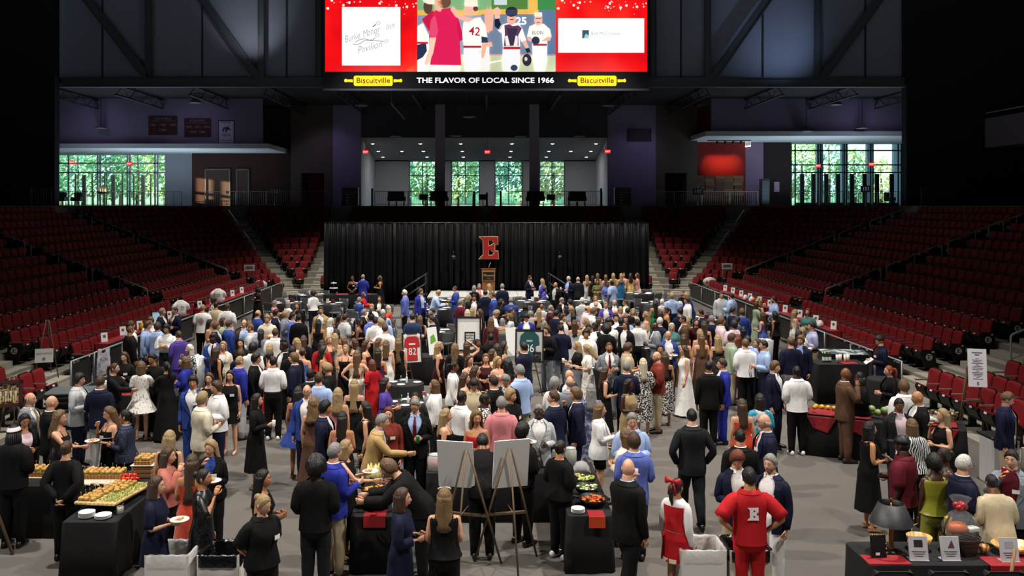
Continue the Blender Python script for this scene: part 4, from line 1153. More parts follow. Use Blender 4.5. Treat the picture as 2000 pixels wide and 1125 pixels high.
def make_hand(mb, W, E, inward, k=1.0, curl=.6, mi=0):
 """palm, four unequal curled fingers and a thumb; W wrist, E elbow, inward: side of the palm"""
 d = (W - E).normalized(); n = Vector(inward); n = (n - d * n.dot(d)).normalized(); s = d.cross(n)
 def P(a, b, c): return W + d * a * k + s * b * k + n * c * k
 rings = []
 for a, wd, th in ((-.01, .024, .020), (.03, .036, .017), (.07, .041, .015), (.092, .039, .012)):
  rings.append([P(a, wd * math.cos(t * math.pi / 4), th * math.sin(t * math.pi / 4)) for t in range(8)])
 mb.loft(rings, mi)
 for i, (b, L) in enumerate(((-.030, .066), (-.011, .075), (.009, .070), (.028, .054))):
  a0 = Vector((.088, b, 0)); ang = 0; pts = [P(*a0)]; p = a0
  for q in range(3):
   ang += curl * (.5 + .3 * q)
   p = p + Vector((math.cos(ang), b * .12, math.sin(ang))) * (L / 3 * (1.15 - .12 * q)); pts.append(P(*p))
  mb.tube(pts, [.0095 * k, .009 * k, .0085 * k, .006 * k], 5, mi)
 mb.tube([P(.02, -.028, .006), P(.05, -.050, .020), P(.078, -.052, .034), P(.10, -.044, .042)], [.013 * k, .011 * k, .010 * k, .007 * k], 5, mi)


_bodies = {}


def body_template(sex, code):
 key = (sex, code)
 if key in _bodies:
  return _bodies[key]
 p = Pose(sex, code); k = p.k; mb = MB()
 mb.loft([p.ring(r[0], n=18) for r in k['rings']])
 for sd in (-1, 1):
  pts, rr = limb_pts(p.legs[sd], k['leg']); mb.tube(pts, rr, 10)
  A = p.legs[sd][2]
  mb.loft([[(A.x + w_ * math.cos(t), A.y + y, max(.012, A.z - .05 + dz + h * math.sin(t))) for t in [i * math.pi / 4 for i in range(8)]] for y, w_, h, dz in ((.06, .028, .03, .0), (.02, .036, .045, .01), (-.06, .04, .03, -.012), (-.13, .042, .02, -.022), (-.165, .025, .012, -.028))])
  pts, rr = limb_pts(p.arms[sd], k['arm']); mb.tube(pts, rr, 9)
  mb.ball(p.arms[sd][0], k['arm'][0] * .98, n=10, m=7)
 me = mb.mesh('body'); o = bpy.data.objects.new('body', me); COL.objects.link(o)
 md = o.modifiers.new('r', 'REMESH'); md.mode = 'VOXEL'; md.voxel_size = .019
 sm = o.modifiers.new('s', 'SMOOTH'); sm.factor = .5; sm.iterations = 4
 dc = o.modifiers.new('d', 'DECIMATE'); dc.ratio = .34
 dg = bpy.context.evaluated_depsgraph_get()
 ev = o.evaluated_get(dg).to_mesh()
 V = np.empty(len(ev.vertices) * 3, np.float32); ev.vertices.foreach_get('co', V)
 fs = [tuple(f.vertices) for f in ev.polygons]
 _bodies[key] = (p, V.reshape(-1, 3), fs)
 o.evaluated_get(dg).to_mesh_clear()
 bpy.data.objects.remove(o); bpy.data.meshes.remove(me)
 return _bodies[key]


HR = (.0765, .098, .120)
AZ = [i / 24 for i in range(24)]
def az_map(t):
 u = t if t <= .5 else t - 1
 return 2 * math.pi * (u - .55 * math.sin(2 * math.pi * u) / (2 * math.pi))
def head_pt(az, el, off=0.0, sex='m'):
 c_ = math.cos(el); x = math.sin(az) * c_; y = -math.cos(az) * c_; z = math.sin(el)
 rx, ry, rz = HR
 px_, py_, pz_ = x * rx, y * ry, z * rz
 if z < 0:
  j = (-z) ** 1.4
  px_ *= 1 - .30 * j
  if y > 0: py_ *= 1 - .35 * j
  else: py_ *= 1 - .06 * j
 else:
  if y < 0: py_ *= .95
 if y < -.2:
  def g(cx, cz, sx_, sz_): return math.exp(-((px_ - cx) / sx_) ** 2 - ((pz_ - cz) / sz_) ** 2)
  py_ -= .024 * g(0, -.026, .0135, .022) + .005 * g(0, .01, .010, .03)
  py_ += .008 * (g(.031, .006, .015, .012) + g(-.031, .006, .015, .012))
  py_ -= .004 * g(0, .032, .05, .010) + .006 * g(0, -.064, .024, .012) + .008 * g(0, -.10, .02, .015)
 L = math.sqrt(px_ ** 2 + py_ ** 2 + pz_ ** 2); k = 1 + off / L
 return Vector((px_ * k, py_ * k, pz_ * k))


_heads = {}
def head_mb(sex):
 if sex in _heads: return _heads[sex]
 mb = MB(); k = .97 if sex == 'm' else .93
 els = [-1.5, -1.2, -.95, -.75, -.58, -.42, -.28, -.14, 0, .14, .3, .5, .75, 1.05, 1.35, 1.52]
 mb.loft([[head_pt(az_map(t), e) * k for t in AZ] for e in els][::-1])
 for s in (-1, 1):
  mb.ball(Vector((s * .078, .008, -.008)) * k, Vector((.010, .020, .032)) * k, 0, 6, 5)
  mb.ball(Vector((s * .031, -.0815, .006)) * k, Vector((.014, .008, .0075)) * k, 1, 8, 5)
  mb.ball(Vector((s * .031, -.0885, .006)) * k, Vector((.006, .004, .006)) * k, 2, 6, 5)
  mb.tube([Vector((s * .016, -.0945, .026)) * k, Vector((s * .033, -.091, .032)) * k, Vector((s * .050, -.079, .026)) * k], [.003, .004, .002], 5, 3)
 mb.tube([Vector((-.024, -.083, -.0655)) * k, Vector((-.010, -.0925, -.062)) * k, Vector((.010, -.0925, -.062)) * k, Vector((.024, -.083, -.0655)) * k], [.002, .0055, .0055, .002], 6, 4)
 _heads[sex] = mb
 return mb


_bmesh = {}
def body_mesh(sex, code, yaw, pitch):
 key = (sex, code, yaw, pitch)
 if key in _bmesh: return _bmesh[key]
 p, V, fs = body_template(sex, code)
 mb = MB(); mb.add([tuple(v) for v in V], fs, 0, True)
 HM = head_matrix(p, yaw, pitch)
 h = head_mb(sex)
 b = len(mb.v); mb.v += [tuple(HM @ Vector(v)) for v in h.v]; mb.f += [tuple(i + b for i in f) for f in h.f]; mb.m += h.m; mb.sm += [True] * len(h.f)
 for sd in (-1, 1):
  S, E, W = p.arms[sd]
  make_hand(mb, W, E, (-sd, -.15, .1), 1.0 if sex == 'm' else .9, .55)
 _bmesh[key] = mb.mesh('person_body', 5)
 return _bmesh[key]
def head_matrix(p, yaw, pitch):
 return Matrix.Translation(p.head) @ Matrix.Rotation(math.radians(yaw), 4, 'Z') @ Matrix.Rotation(math.radians(pitch) + p.lean * .6, 4, 'X')


def hairline(az, kind):
 a = abs((az + math.pi) % (2 * math.pi) - math.pi)
 if kind == 'fringe': return np.interp(a, [0, 1.2, 1.45, 1.9, 3.15], [9, 9, -.05, -.35, -.55])
 if kind in ('long', 'tight', 'wavy'): return np.interp(a, [0, .5, .95, 1.35, 1.7, 3.15], [.74, .62, .35, -.15, -.45, -.7])
 if kind == 'bangs': return np.interp(a, [0, .5, .95, 1.35, 1.7, 3.15], [.42, .42, .3, -.3, -.5, -.75])
 return np.interp(a, [0, .55, .9, 1.2, 1.5, 1.9, 3.15], [.60, .52, .42, -.02, .02, -.28, -.52])
_hairs = {}
def hair_mesh(style, sex):
 key = (style, sex)
 if key in _hairs: return _hairs[key]
 rn = random.Random(hash(style) % 1000 if 0 else sum(map(ord, style)))
 mb = MB(); k = .97 if sex == 'm' else .93
 kind = {'short': 'short', 'buzz': 'short', 'swept': 'bangs', 'curly': 'bangs', 'afro': 'bangs', 'fringe': 'fringe', 'dreads': 'short', 'thin': 'short'}.get(style, 'long')
 th = {'short': .018, 'buzz': .006, 'swept': .026, 'curly': .034, 'afro': .062, 'fringe': .010, 'long': .018, 'bob': .020, 'wavy': .022, 'bun': .008, 'pony': .008, 'braids': .012, 'dreads': .03, 'curls': .034, 'thin': .004, 'verylong': .018, 'half': .018}[style]
 NA = 28
 rings = []
 for e_ in [1.54, 1.3, 1.05, .8, .55, .3, .05, -.2, -.45, -.7]:
  row = []
  for i in range(NA):
   az = 2 * math.pi * i / NA
   b = float(hairline(az, kind)); e = e_
   if e < b: e = min(b, 1.54)
   o = th * min(1, max(0, (e - b) / .22 + .15))
   if style in ('curly', 'afro', 'curls', 'dreads'): o *= 1 + rn.uniform(-.28, .28)
   if style in ('swept', 'short') and e > .9: o *= 1.15
   row.append(head_pt(az, e, max(o, .002)) * k)
  rings.append(row)
 if style == 'fringe':
  rings = []
  for q in (1, .6, .25, 0):
   row = []
   for i in range(15):
    az = 1.25 + (2 * math.pi - 2.5) * i / 14
    b = float(hairline(az, kind)); e = b + (.16 - b if b < .1 else 0) * q
    row.append(head_pt(az, e, th * (.2 if q in (0, 1) else 1)) * k)
   rings.append(row)
  mb.loft(rings, 0, False, True, closed=False)
 else:
  mb.loft(rings, 0, True, True)
 def mass(L, w0, w1, flat, waves=0, back=.07, a0=1.05, tipw=.6):
  R = []
  n = 13
  for t in [0, .12, .25, .4, .55, .7, .85, 1]:
   z = .045 - (L + .045) * t
   rx = (w0 + (w1 - w0) * t); ry = (.106 + (flat - .106) * t); yo = .012 + back * t
   th_ = (.035 if t < .9 else .015)
   out_, in_ = [], []
   for i in range(n):
    a = a0 + (2 * math.pi - 2 * a0) * i / (n - 1)
    wv = 1 + (rn.uniform(-.10, .10) if waves else rn.uniform(-.03, .03)) + (waves * .06 * math.sin(t * 22 + i * 1.3) if waves else 0)
    tz = z + (rn.uniform(-.03, .02) if t > .95 else 0)
    out_.append(Vector((math.sin(a) * rx * wv, -math.cos(a) * ry * wv + yo, tz)) * k)
    in_.append(Vector((math.sin(a) * (rx - th_), -math.cos(a) * (ry - th_) + yo, tz)) * k)
   R.append(out_ + in_[::-1])
  mb.loft(R, 0, True, True)
 if style == 'long' or style == 'half': mass(.36, .090, .098, .085)
 if style == 'verylong': mass(.52, .092, .105, .085)
 if style == 'bob': mass(.17, .092, .098, .105, 0, .01, .95)
 if style == 'wavy': mass(.34, .094, .118, .098, 1)
 if style == 'curls': mass(.30, .102, .135, .115, 1.6)
 if style == 'bun':
  mb.ball(Vector((0, .108, .045)) * k, (.045, .04, .042), 0, 10, 7)
 if style == 'pony':
  mb.tube([Vector(q) * k for q in ((0, .09, .05), (0, .135, .045), (.01, .155, -.03), (.0, .15, -.14), (.0, .13, -.24))], [.022, .03, .034, .028, .008], 8)
 if style == 'braids':
  for i in range(15):
   a = 1.15 + (2 * math.pi - 2.3) * i / 14
   mb.tube([Vector((math.sin(a) * .08, -math.cos(a) * .1, .02)) * k, Vector((math.sin(a) * .098, -math.cos(a) * .115 + .01, -.12)) * k, Vector((math.sin(a) * .105, -math.cos(a) * .10 + .03, -.34)) * k], [.013, .013, .007], 5)
 if style == 'dreads':
  for i in range(26):
   a = rn.uniform(0, 6.28); e = rn.uniform(.5, 1.4)
   q = head_pt(a, e) * k
   mb.tube([q, q * 1.2 + Vector((0, 0, .03)), q * 1.3 + Vector((0, 0, .055))], [.013, .012, .007], 5)
 _hairs[key] = mb.mesh('hair')
 return _hairs[key]


_cl = {}
def cached(fn):
 def g(*a):
  k = (fn.__name__,) + a
  if k not in _cl:
   _cl[k] = fn(*a)
  return _cl[k]
 return g
def P_(sex, code): return body_template(sex, code)[0]
def sleeves(mb, p, infl, ln):
 for sd in (-1, 1):
  pts, rr = limb_pts(p.arms[sd], p.k['arm'])
  n = {1: 8, .75: 7, .45: 4, .3: 3}[ln]
  A = p.arms[sd][0]; dn = (p.arms[sd][1] - A).normalized(); a0 = p.k['arm'][0]
  q = [A + Vector((-sd * .06, 0, .016)), A + Vector((-sd * .036, 0, .011)), A + Vector((-sd * .012, 0, .0)), A + dn * .035] + pts[1:n]
  r = [.02, a0 * .78 + infl * .4, a0 * 1.0 + infl * .5, a0 * 1.02 + infl * .7] + [x + infl for x in rr[1:n]]
  if ln < 1: r[-1] += .006
  else: q[-1] = pts[6].lerp(pts[7], .88); r[-1] = max(r[-1], .030 + infl * .3)
  mb.tube(q, r, 10)
@cached
def top_mesh(sex, code, hem, infl, ln, neck):
 """closed upper garment; hem height, sleeve length, neck: collar / crew / vneck / tank"""
 p = P_(sex, code); k = p.k; zt = k['rings'][-2][0]
 if neck == 'tank': zt = k['rings'][-4][0] + .015
 mb = MB(); zs = [hem, hem + .03] + [z for z in np.linspace(hem + .1, zt - .04, 8)] + [zt - .02, zt + (.0 if neck != 'collar' else .008)]
 R = []
 for i, z in enumerate(zs):
  R.append(p.ring(z, infl + (.010 if i < 1 and hem < k['waist'] - .05 else 0) - (.004 if i == len(zs) - 1 else 0), 20))
 mb.loft(R, 0, False, True)
 if ln: sleeves(mb, p, infl + (.004 if ln == 1 else .010), ln)
 if neck == 'collar':
  mb.loft([p.ring(zt - .024, infl + .007, 18, g0=.28), p.ring(zt + .018, infl + .002, 18, g0=.42), p.ring(zt + .020, infl - .004, 18, g0=.42), p.ring(zt - .01, infl - .006, 18, g0=.4)], 0, False, True, closed=False)
 if neck == 'tank':
  for sd in (-1, 1):
   x = k['sh'][0] * .62; a, b, yo = lerp_ring(sex, zt - .03); a2, b2, y2 = lerp_ring(sex, k['sh'][1])
   mb.tube([p.T((sd * x, yo - b * .92, zt - .03)), p.T((sd * x, y2 - b2 * .5, k['sh'][1] + .042)), p.T((sd * x, y2 + b2 * .5, k['sh'][1] + .042)), p.T((sd * x, yo + b * .92, zt - .03))], .018, 6, flat=.5)
 return mb.mesh('upper_garment')
@cached
def jacket_mesh(sex, code, hem, opn):
 """blazer with open front: opn 0 buttoned, 1 hanging open; lapels and collar"""
 p = P_(sex, code); k = p.k; zt = k['rings'][-2][0]; infl = .032
 zb = k['waist'] + .06
 mb = MB(); zs = [hem, hem + .08] + list(np.linspace(hem + .16, zt - .10, 8)) + [zt - .055, zt - .02, zt + .005]
 def gap(z):
  if opn: return .42 + .2 * max(0, (z - zb) / (zt - zb))
  return max(.05, .36 * max(0, (zb - z)) / max(.05, zb - hem)) if z < zb else .05 + .80 * ((z - zb) / (zt - zb)) ** 1.15
 R = [p.ring(z, infl + (.012 if z < hem + .1 else 0) - (.012 if z > zt - .03 else 0), 22, g0=gap(z)) for z in zs]
 mb.loft(R, 0, False, True, closed=False)
 R2 = [p.ring(z, infl - .012 + (.012 if z < hem + .1 else 0) - (.012 if z > zt - .03 else 0), 22, g0=gap(z)) for z in zs]
 mb.loft(R2[::-1], 0, False, True, closed=False)
 sleeves(mb, p, .018, 1)
 zl = [z for z in np.linspace(zb, zt, 7)]
 for sd in (-1, 1):
  L, Rr = [], []
  for i, z in enumerate(zl):
   g = gap(z); t = i / 6
   wd = .05 + .35 * math.sin(math.pi * min(1, t * 1.05)) if i < 6 else .22
   q = p.ring(z, infl + .010 - (.012 if z > zt - .03 else 0), 40, g0=g); q2 = p.ring(z, infl + .014 - (.012 if z > zt - .03 else 0), 40, g0=g + wd)
   L.append(q[0] if sd > 0 else q[-1]); Rr.append(q2[0] if sd > 0 else q2[-1])
  vs = [tuple(v) for v in L + Rr]
  mb.add(vs, [(i, i + 1, 8 + i, 7 + i) for i in range(6)], 0)
 c = [p.ring(zt - .035, infl + .002, 22, g0=.8), p.ring(zt + .014, infl - .012, 22, g0=.8), p.ring(zt + .010, infl - .022, 22, g0=.8)]
 mb.loft(c, 0, False, True, closed=False)
 return mb.mesh('jacket')
@cached
def trouser_mesh(sex, code, infl, ln):
 p = P_(sex, code); k = p.k; hx, hz = k['hip']
 mb = MB(); W = k['waist']
 if p.lg == 't':
  R = [p.ring(z, infl * .8 + .004, 18) for z in (hz - .06, hz, hz + .06, W)]
 else:
  a_, b_2, _ = lerp_ring(sex, hz)
  R = [p.ring(hz - .15, infl, 18, rx=a_ * .50, ry=b_2 * .40), p.ring(hz - .115, infl, 18, rx=a_ * .84, ry=b_2 * .66), p.ring(hz - .07, infl, 18, rx=a_ * .96, ry=b_2 * .86)] + [p.ring(z, infl * .8 + .004, 18) for z in (hz - .02, hz + .05, W)]
 mb.loft(R, 0, True, True)
 for sd in (-1, 1):
  pts, rr = limb_pts(p.legs[sd], k['leg'])
  if p.lg == 't': pts[0] = pts[0] + Vector((0, 0, .0))
  n = {1: 8, .5: 5, .28: 3}[ln]
  q = pts[:n]; r = [x + infl for x in rr[:n]]
  if ln == 1:
   r = [r[0], r[1], r[2], r[3] + .008, r[4] + .008, r[5] + .004, max(r[6], .058), max(r[7], .056)]
   q[-1] = q[-1] + (q[-1] - q[-2]).normalized() * .035
  q = [q[0] + Vector((0, 0, .05))] + q; r = [r[0] * .9] + r
  mb.tube(q, r, 12)
 return mb.mesh('trousers')
@cached
def skirt_mesh(sex, code, top, hem, flare, infl, pleat):
 """dress or skirt from height top down to hem"""
 p = P_(sex, code); k = p.k; n = 30; hz = k['hip'][1]
 mb = MB(); R = []
 if p.lg == 't':
  zs = [z for z in np.linspace(top, hz - .05, 7)]
  mb.loft([p.ring(z, infl, n) for z in zs], 0, False, True)
  mb.loft([[(x, -.02 - .42 * t + .0, .53 + z_ * (1 - .1 * t)) for x, z_ in [(.2 * math.cos(a), .12 * math.sin(a)) for a in [2 * math.pi * i / 16 for i in range(16)]]] for t in (0, .5, 1)], 0, True, True)
  return mb.mesh('skirt')
 zs = sorted(set([top] + [z for z in np.linspace(top, hz + .0, 7)] + [z for z in np.linspace(hz - .02, hem, 6)]), reverse=True)
 hr = lerp_ring(sex, hz); 
 for z in zs:
  if z >= hz: R.append(p.ring(z, infl, n))
  else:
   t = (hz - z) / (hz - hem)
   rx = hr[0] + (flare - hr[0]) * t; ry = hr[1] + (flare * .92 - hr[1]) * t
   row = []
   for i in range(n):
    a = 2 * math.pi * i / n - math.pi / 2
    w_ = 1 + pleat * t * math.sin(a * 9 + .7) 
    row.append(p.T((0, 0, z)) + Vector(((rx + infl) * math.cos(a) * w_, hr[2] + (ry + infl) * math.sin(a) * w_, 0)) if z > .75 else Vector(((rx + infl) * math.cos(a) * w_, hr[2] + (ry + infl) * math.sin(a) * w_, z)))
   R.append(row)
 mb.loft(R[::-1], 0, False, True)
 return mb.mesh('dress')
@cached
def strap_mesh(sex, code, kind):
 p = P_(sex, code); k = p.k; mb = MB()
 for sd in (-1, 1):
  x = k['sh'][0] * (.5 if kind != 'halter' else .4); a, b, yo = lerp_ring(sex, 1.25); a2, b2, y2 = lerp_ring(sex, k['sh'][1])
  zt = k['sh'][1] + .05
  if kind == 'halter':
   mb.tube([p.T((sd * .06, yo - b - .006, 1.25)), p.T((sd * .045, -.06, 1.36)), p.T((sd * .035, .03, 1.425)), p.T((0, .065, 1.42))], .010, 6, flat=.5)
  else:
   mb.tube([p.T((sd * x, yo - b - .004, 1.25)), p.T((sd * x, y2 - b2 * .65, zt - .02)), p.T((sd * x, y2, zt + .004)), p.T((sd * x, y2 + b2 * .7, zt - .02)), p.T((sd * x * .8, yo + b + .002, 1.22))], .008, 6, flat=.5)
 return mb.mesh('straps')
def shoe_m(kind):
 mb = MB()
 if kind == 'heel':
  mb.loft([[(w_ * math.cos(t), y, max(.0, z + h * math.sin(t))) for t in [i * math.pi / 4 for i in range(8)]] for y, w_, h, z in ((.055, .026, .022, .075), (.01, .03, .018, .065), (-.06, .038, .015, .028), (-.12, .04, .014, .016), (-.17, .015, .008, .012))])
  mb.tube([(0, .045, .06), (0, .05, 0)], [.014, .006], 6)
 else:
  mb.loft([[(w_ * math.cos(t), y, max(.0, z + h * math.sin(t))) for t in [i * math.pi / 4 for i in range(8)]] for y, w_, h, z in ((.085, .03, .045, .045), (.03, .042, .055, .05), (-.06, .05, .042, .04), (-.14, .052, .03, .03), (-.195, .028, .016, .022))])
 return mb.mesh('shoe')
SHOE = {'flat': shoe_m('flat'), 'heel': shoe_m('heel')}
_tie = {}
@cached
def tie_mesh(sex, code):
 p = P_(sex, code); k = p.k; zt = k['rings'][-2][0]; mb = MB(); L = []; Rr = []
 for t, wd in ((0, .018), (.06, .014), (.3, .024), (.75, .034), (1, .036), (1.06, .002)):
  z = zt - .02 - (zt - k['waist'] - .05) * t; a, b, yo = lerp_ring(sex, z)
  y = yo - b - .026
  L.append(p.T((-wd, y, z))); Rr.append(p.T((wd, y, z)))
 mb.add([tuple(v) for v in L + Rr], [(i, i + 6, i + 7, i + 1) for i in range(5)], 0)
 return mb.mesh('tie')
TAGM = MB().bbox((0, 0, 0), (.085, .006, .055), .004).mesh('name_tag')
CLR = dict(nv='#10152f', rb='#262f92', bl='#2d4690', pb='#5b6cb8', lb='#a4bbe6', bk='#060607', ch='#181a1e', gy='#7f848d', lg='#bdc0c2', wh='#eeedeb', cr='#e0d6c0', tn='#b0915f', be='#c4b595', br='#5b4030', db='#3d2a20', mr='#5c1420', dm='#3a1218', rd='#b5181f', og='#c8452a', pk='#d8868c', pp='#e3c8cf', gn='#137a48', te='#155f86', sg='#9aab90', gd='#a48d60', ms='#86841c', pu='#612a52', kh='#b3a384', dn='#2b3a60', vi='#4d3a90', rs='#b06a5c', tl='#4d7d78', lv='#b4b4dc', ru='#7a2c22', dt='#12333a')
PAT = dict(zebra=('zebra', '#111111', '#e6e4e0', 9, .6, .5), floral=('noise', '#ddd6ca', '#8e8478', 22, .7, .58), plaid=('plaid', '#171c33', '#2f3a60', 9, .8, .45), dots=('dots', '#d8d4cc', '#0d0d10', 26, .7, .16), bw=('noise', '#0d0d10', '#d8d5cf', 34, .7, .52), multi=('noise', '#7a2a20', '#3f7a3a', 14, .7, .5), yfloral=('noise', '#d9bf6a', '#9a7f4a', 18, .6, .55), pfloral=('noise', '#e5b4b8', '#c27a80', 18, .6, .55), bpat=('noise', '#2a2f9a', '#8f86d0', 9, .6, .52), tpat=('noise', '#1d8fae', '#e8e6e0', 7, .6, .5), grpat=('noise', '#3a4266', '#8b90a8', 16, .7, .5), sequin=('dots', '#56555a', '#0c0c0e', 60, .35, .22), wpat=('noise', '#ece8e0', '#8f8a86', 26, .7, .6), gleaf=('noise', '#e9e8df', '#5d7044', 9, .7, .6), stripe=('wave', '#0f0f12', '#d9d6d0', 12, .7, .5), cpat=('noise', '#e7dcc0', '#8a7350', 24, .7, .6))
def cloth(c):
 if c in PAT:
  k = PAT[c]; return mat_tex(k[0], k[1], k[2], k[3], k[4], k[5])
 if c.endswith('*'):      # satin
  return mat(CLR[c[:-1]], .32, bump=.5, bscale=6, sheen=.2)
 return mat(CLR[c], .82, bump=.8, bscale=5.5, spec=.25, aniso=(1.5, 1.5, .6))
SKIN = {1: mat('#d59f80', .5, var=.06, vscale=9), 2: mat('#bb8159', .5, var=.06, vscale=9), 3: mat('#7d4c31', .48, var=.06, vscale=9), 4: mat('#432619', .45, var=.06, vscale=9)}
LIPS = {1: mat('#b0635a', .45), 2: mat('#95513f', .45), 3: mat('#5f2f26', .45), 4: mat('#3a1c18', .45)}
EYEW = mat('#d8d3cc', .3); EYED = mat('#1a120d', .3)
HC = dict(bn='#9c845c', lb='#644a2e', br='#45301f', dk='#211711', bk='#0b0a0a', gr='#85837f', wt='#cfccc6', au='#6a341e', gb='#705636', sb='#c3b79c', rd='#8a3a18')
def hairm(c): return mat(HC[c], .48, bump=.55, bscale=26, aniso=(3, 3, .35), var=.28, vscale=14)
DIR = {'f': 0, 'fr': math.pi / 4, 'r': math.pi / 2, 'br': 3 * math.pi / 4, 'b': math.pi, 'bl': -3 * math.pi / 4, 'l': -math.pi / 2, 'fl': -math.pi / 4}
HEMS = {'mini': .62, 'knee': .45, 'midi': .32, 'maxi': .05}
FLARE = {'mini': .178, 'knee': .178, 'midi': .20, 'maxi': .27, 'fmini': .30, 'slim': .185}
def dress_up(o, sex, code, spec, near):
 """build the clothes named by spec as children of the person o"""
 t = spec.split(); kind = t[0]; tagd = '+' in t; t = [q for q in t if q not in ('+', 'sneak')]
 k = SK[sex]; W = k['waist']; legs = code[2]
 made = {}
 def part(nm, me, m, under=None):
  made[nm] = obj(nm, me, m, made.get(under, o)); return made[nm]
 shoe, sc = 'flat', BLACK
 if kind in ('suit', 'open'):
  part('jacket', jacket_mesh(sex, code, W - (.24 if sex == 'm' else .18), 1 if kind == 'open' else 0), cloth(t[1]))
  part('shirt', top_mesh(sex, code, W - .10, .010, 0, 'collar'), cloth(t[2]))
  part('trousers', trouser_mesh(sex, code, .022, 1), cloth(t[3]))
  if len(t) > 4: part('tie', tie_mesh(sex, code), cloth(t[4]), 'shirt')
  sc = DARKLEATHER
 elif kind in ('shirt', 'untuck', 'tee', 'polo', 'sweater'):
  ln = {'shirt': 1, 'untuck': 1, 'tee': .45, 'polo': .45, 'sweater': 1}[kind]
  hem = W - (.02 if kind in ('shirt',) else .16)
  part('shirt' if kind != 'sweater' else 'sweater', top_mesh(sex, code, hem, {'shirt': .022, 'sweater': .036}.get(kind, .033), ln, 'collar' if kind in ('shirt', 'untuck', 'polo') else 'crew'), cloth(t[1]))
  if kind == 'shirt':
   p = P_(sex, code)
   key = ('belt', sex, code)
   if key not in _cl: _cl[key] = MB().loft([p.ring(z, .031, 18) for z in (W - .035, W - .005)], 0, False, True).mesh('belt')
   part('trousers', trouser_mesh(sex, code, .022, 1), cloth(t[2])); part('belt', _cl[key], BLACK, 'trousers')
  else: part('trousers', trouser_mesh(sex, code, .022, 1), cloth(t[2]))
  sc = DARKLEATHER if t[2] != 'sport' else WHITE
 elif kind == 'dress':       # dress colour length cut
  L = t[2]; cut = t[3] if len(t) > 3 else 'strap'
  hem = HEMS.get(L.lstrip('f'), .5) if L != 'slim' else .32
  fl = FLARE[L]
  top = 1.27 if cut in ('strap', 'halter', 'none') else 1.36
  part('dress', skirt_mesh(sex, code, top, hem, fl, .014, .05 if L in ('maxi', 'fmini', 'midi') else .02), cloth(t[1]))
  if cut in ('strap', 'halter'): part('straps', strap_mesh(sex, code, cut), cloth(t[1]), 'dress')
  elif cut in ('long', 'short', 'elbow', 'tank'):
   part('bodice', top_mesh(sex, code, W, .016, {'long': 1, 'short': .45, 'elbow': .75, 'tank': 0}[cut], 'crew' if cut != 'tank' else 'tank'), cloth(t[1]))
  shoe, sc = 'heel', mat('#8a6a50', .4) if len(t) < 5 else cloth(t[4])
 elif kind == 'top':         # top colour, sleeve, trousers colour
  ln = {'long': 1, 'elbow': .75, 'short': .45, 'tank': 0, 'strap': 0, 'none': 0}[t[2]]
  if t[2] in ('strap', 'none'):
   part('top', skirt_mesh(sex, code, 1.27, k['hip'][1] + .05, .2, .016, 0), cloth(t[1]))
   if t[2] == 'strap': part('straps', strap_mesh(sex, code, 'strap'), cloth(t[1]), 'top')
  else:
   part('top', top_mesh(sex, code, W - .12, .028, ln, 'tank' if t[2] == 'tank' else 'crew'), cloth(t[1]))
  part('trousers', trouser_mesh(sex, code, .018, 1), cloth(t[3])); shoe = 'flat'
 elif kind == 'skirt':       # top colour, sleeve, skirt colour, length
  ln = {'long': 1, 'elbow': .75, 'short': .45, 'tank': 0, 'strap': 0, 'none': 0}[t[2]]
  if t[2] in ('strap', 'none'):
   part('top', skirt_mesh(sex, code, 1.27, 1.0, .2, .016, 0), cloth(t[1]))
   if t[2] == 'strap': part('straps', strap_mesh(sex, code, 'strap'), cloth(t[1]), 'top')
  else:
   part('top', top_mesh(sex, code, W - .03, .02, ln, 'tank' if t[2] == 'tank' else 'crew'), cloth(t[1]))
  part('skirt', skirt_mesh(sex, code, W, HEMS.get(t[4].lstrip('f'), .4), FLARE[t[4]], .018, .06), cloth(t[3]))
  shoe, sc = 'heel', mat('#8a6a50', .4)
 elif kind == 'cardi':       # cardigan colour, inner colour, lower colour
  part('cardigan', jacket_mesh(sex, code, W - .26, 1), cloth(t[1]))
  part('top', top_mesh(sex, code, W - .1, .012, 0, 'tank'), cloth(t[2]))
  part('trousers', trouser_mesh(sex, code, .018, 1 if len(t) < 5 else .28), cloth(t[3])); shoe = 'flat'
 if near and legs != 't':
  p = P_(sex, code)
  sh2 = mat('#d6d6d6', .5) if 'sneak' in spec else sc
  for sd in (-1, 1):
   A = p.legs[sd][2]
   obj('shoe', SHOE[shoe], sh2, o, (A.x, A.y, A.z - .085))
 if tagd:
  p = P_(sex, code); z = k['sh'][1] - .13; a, b, yo = lerp_ring(sex, z)
  q = p.T((.085, yo - b * .93 - .045, z))
  obj('name_tag', TAGM, WHITE, next((made[n_] for n_ in ('jacket', 'cardigan', 'shirt', 'sweater', 'bodice', 'dress', 'top') if n_ in made), o), q, (p.lean, 0, math.radians(18)))
DARKLEATHER = mat('#1c1310', .4)
PEOPLE = []
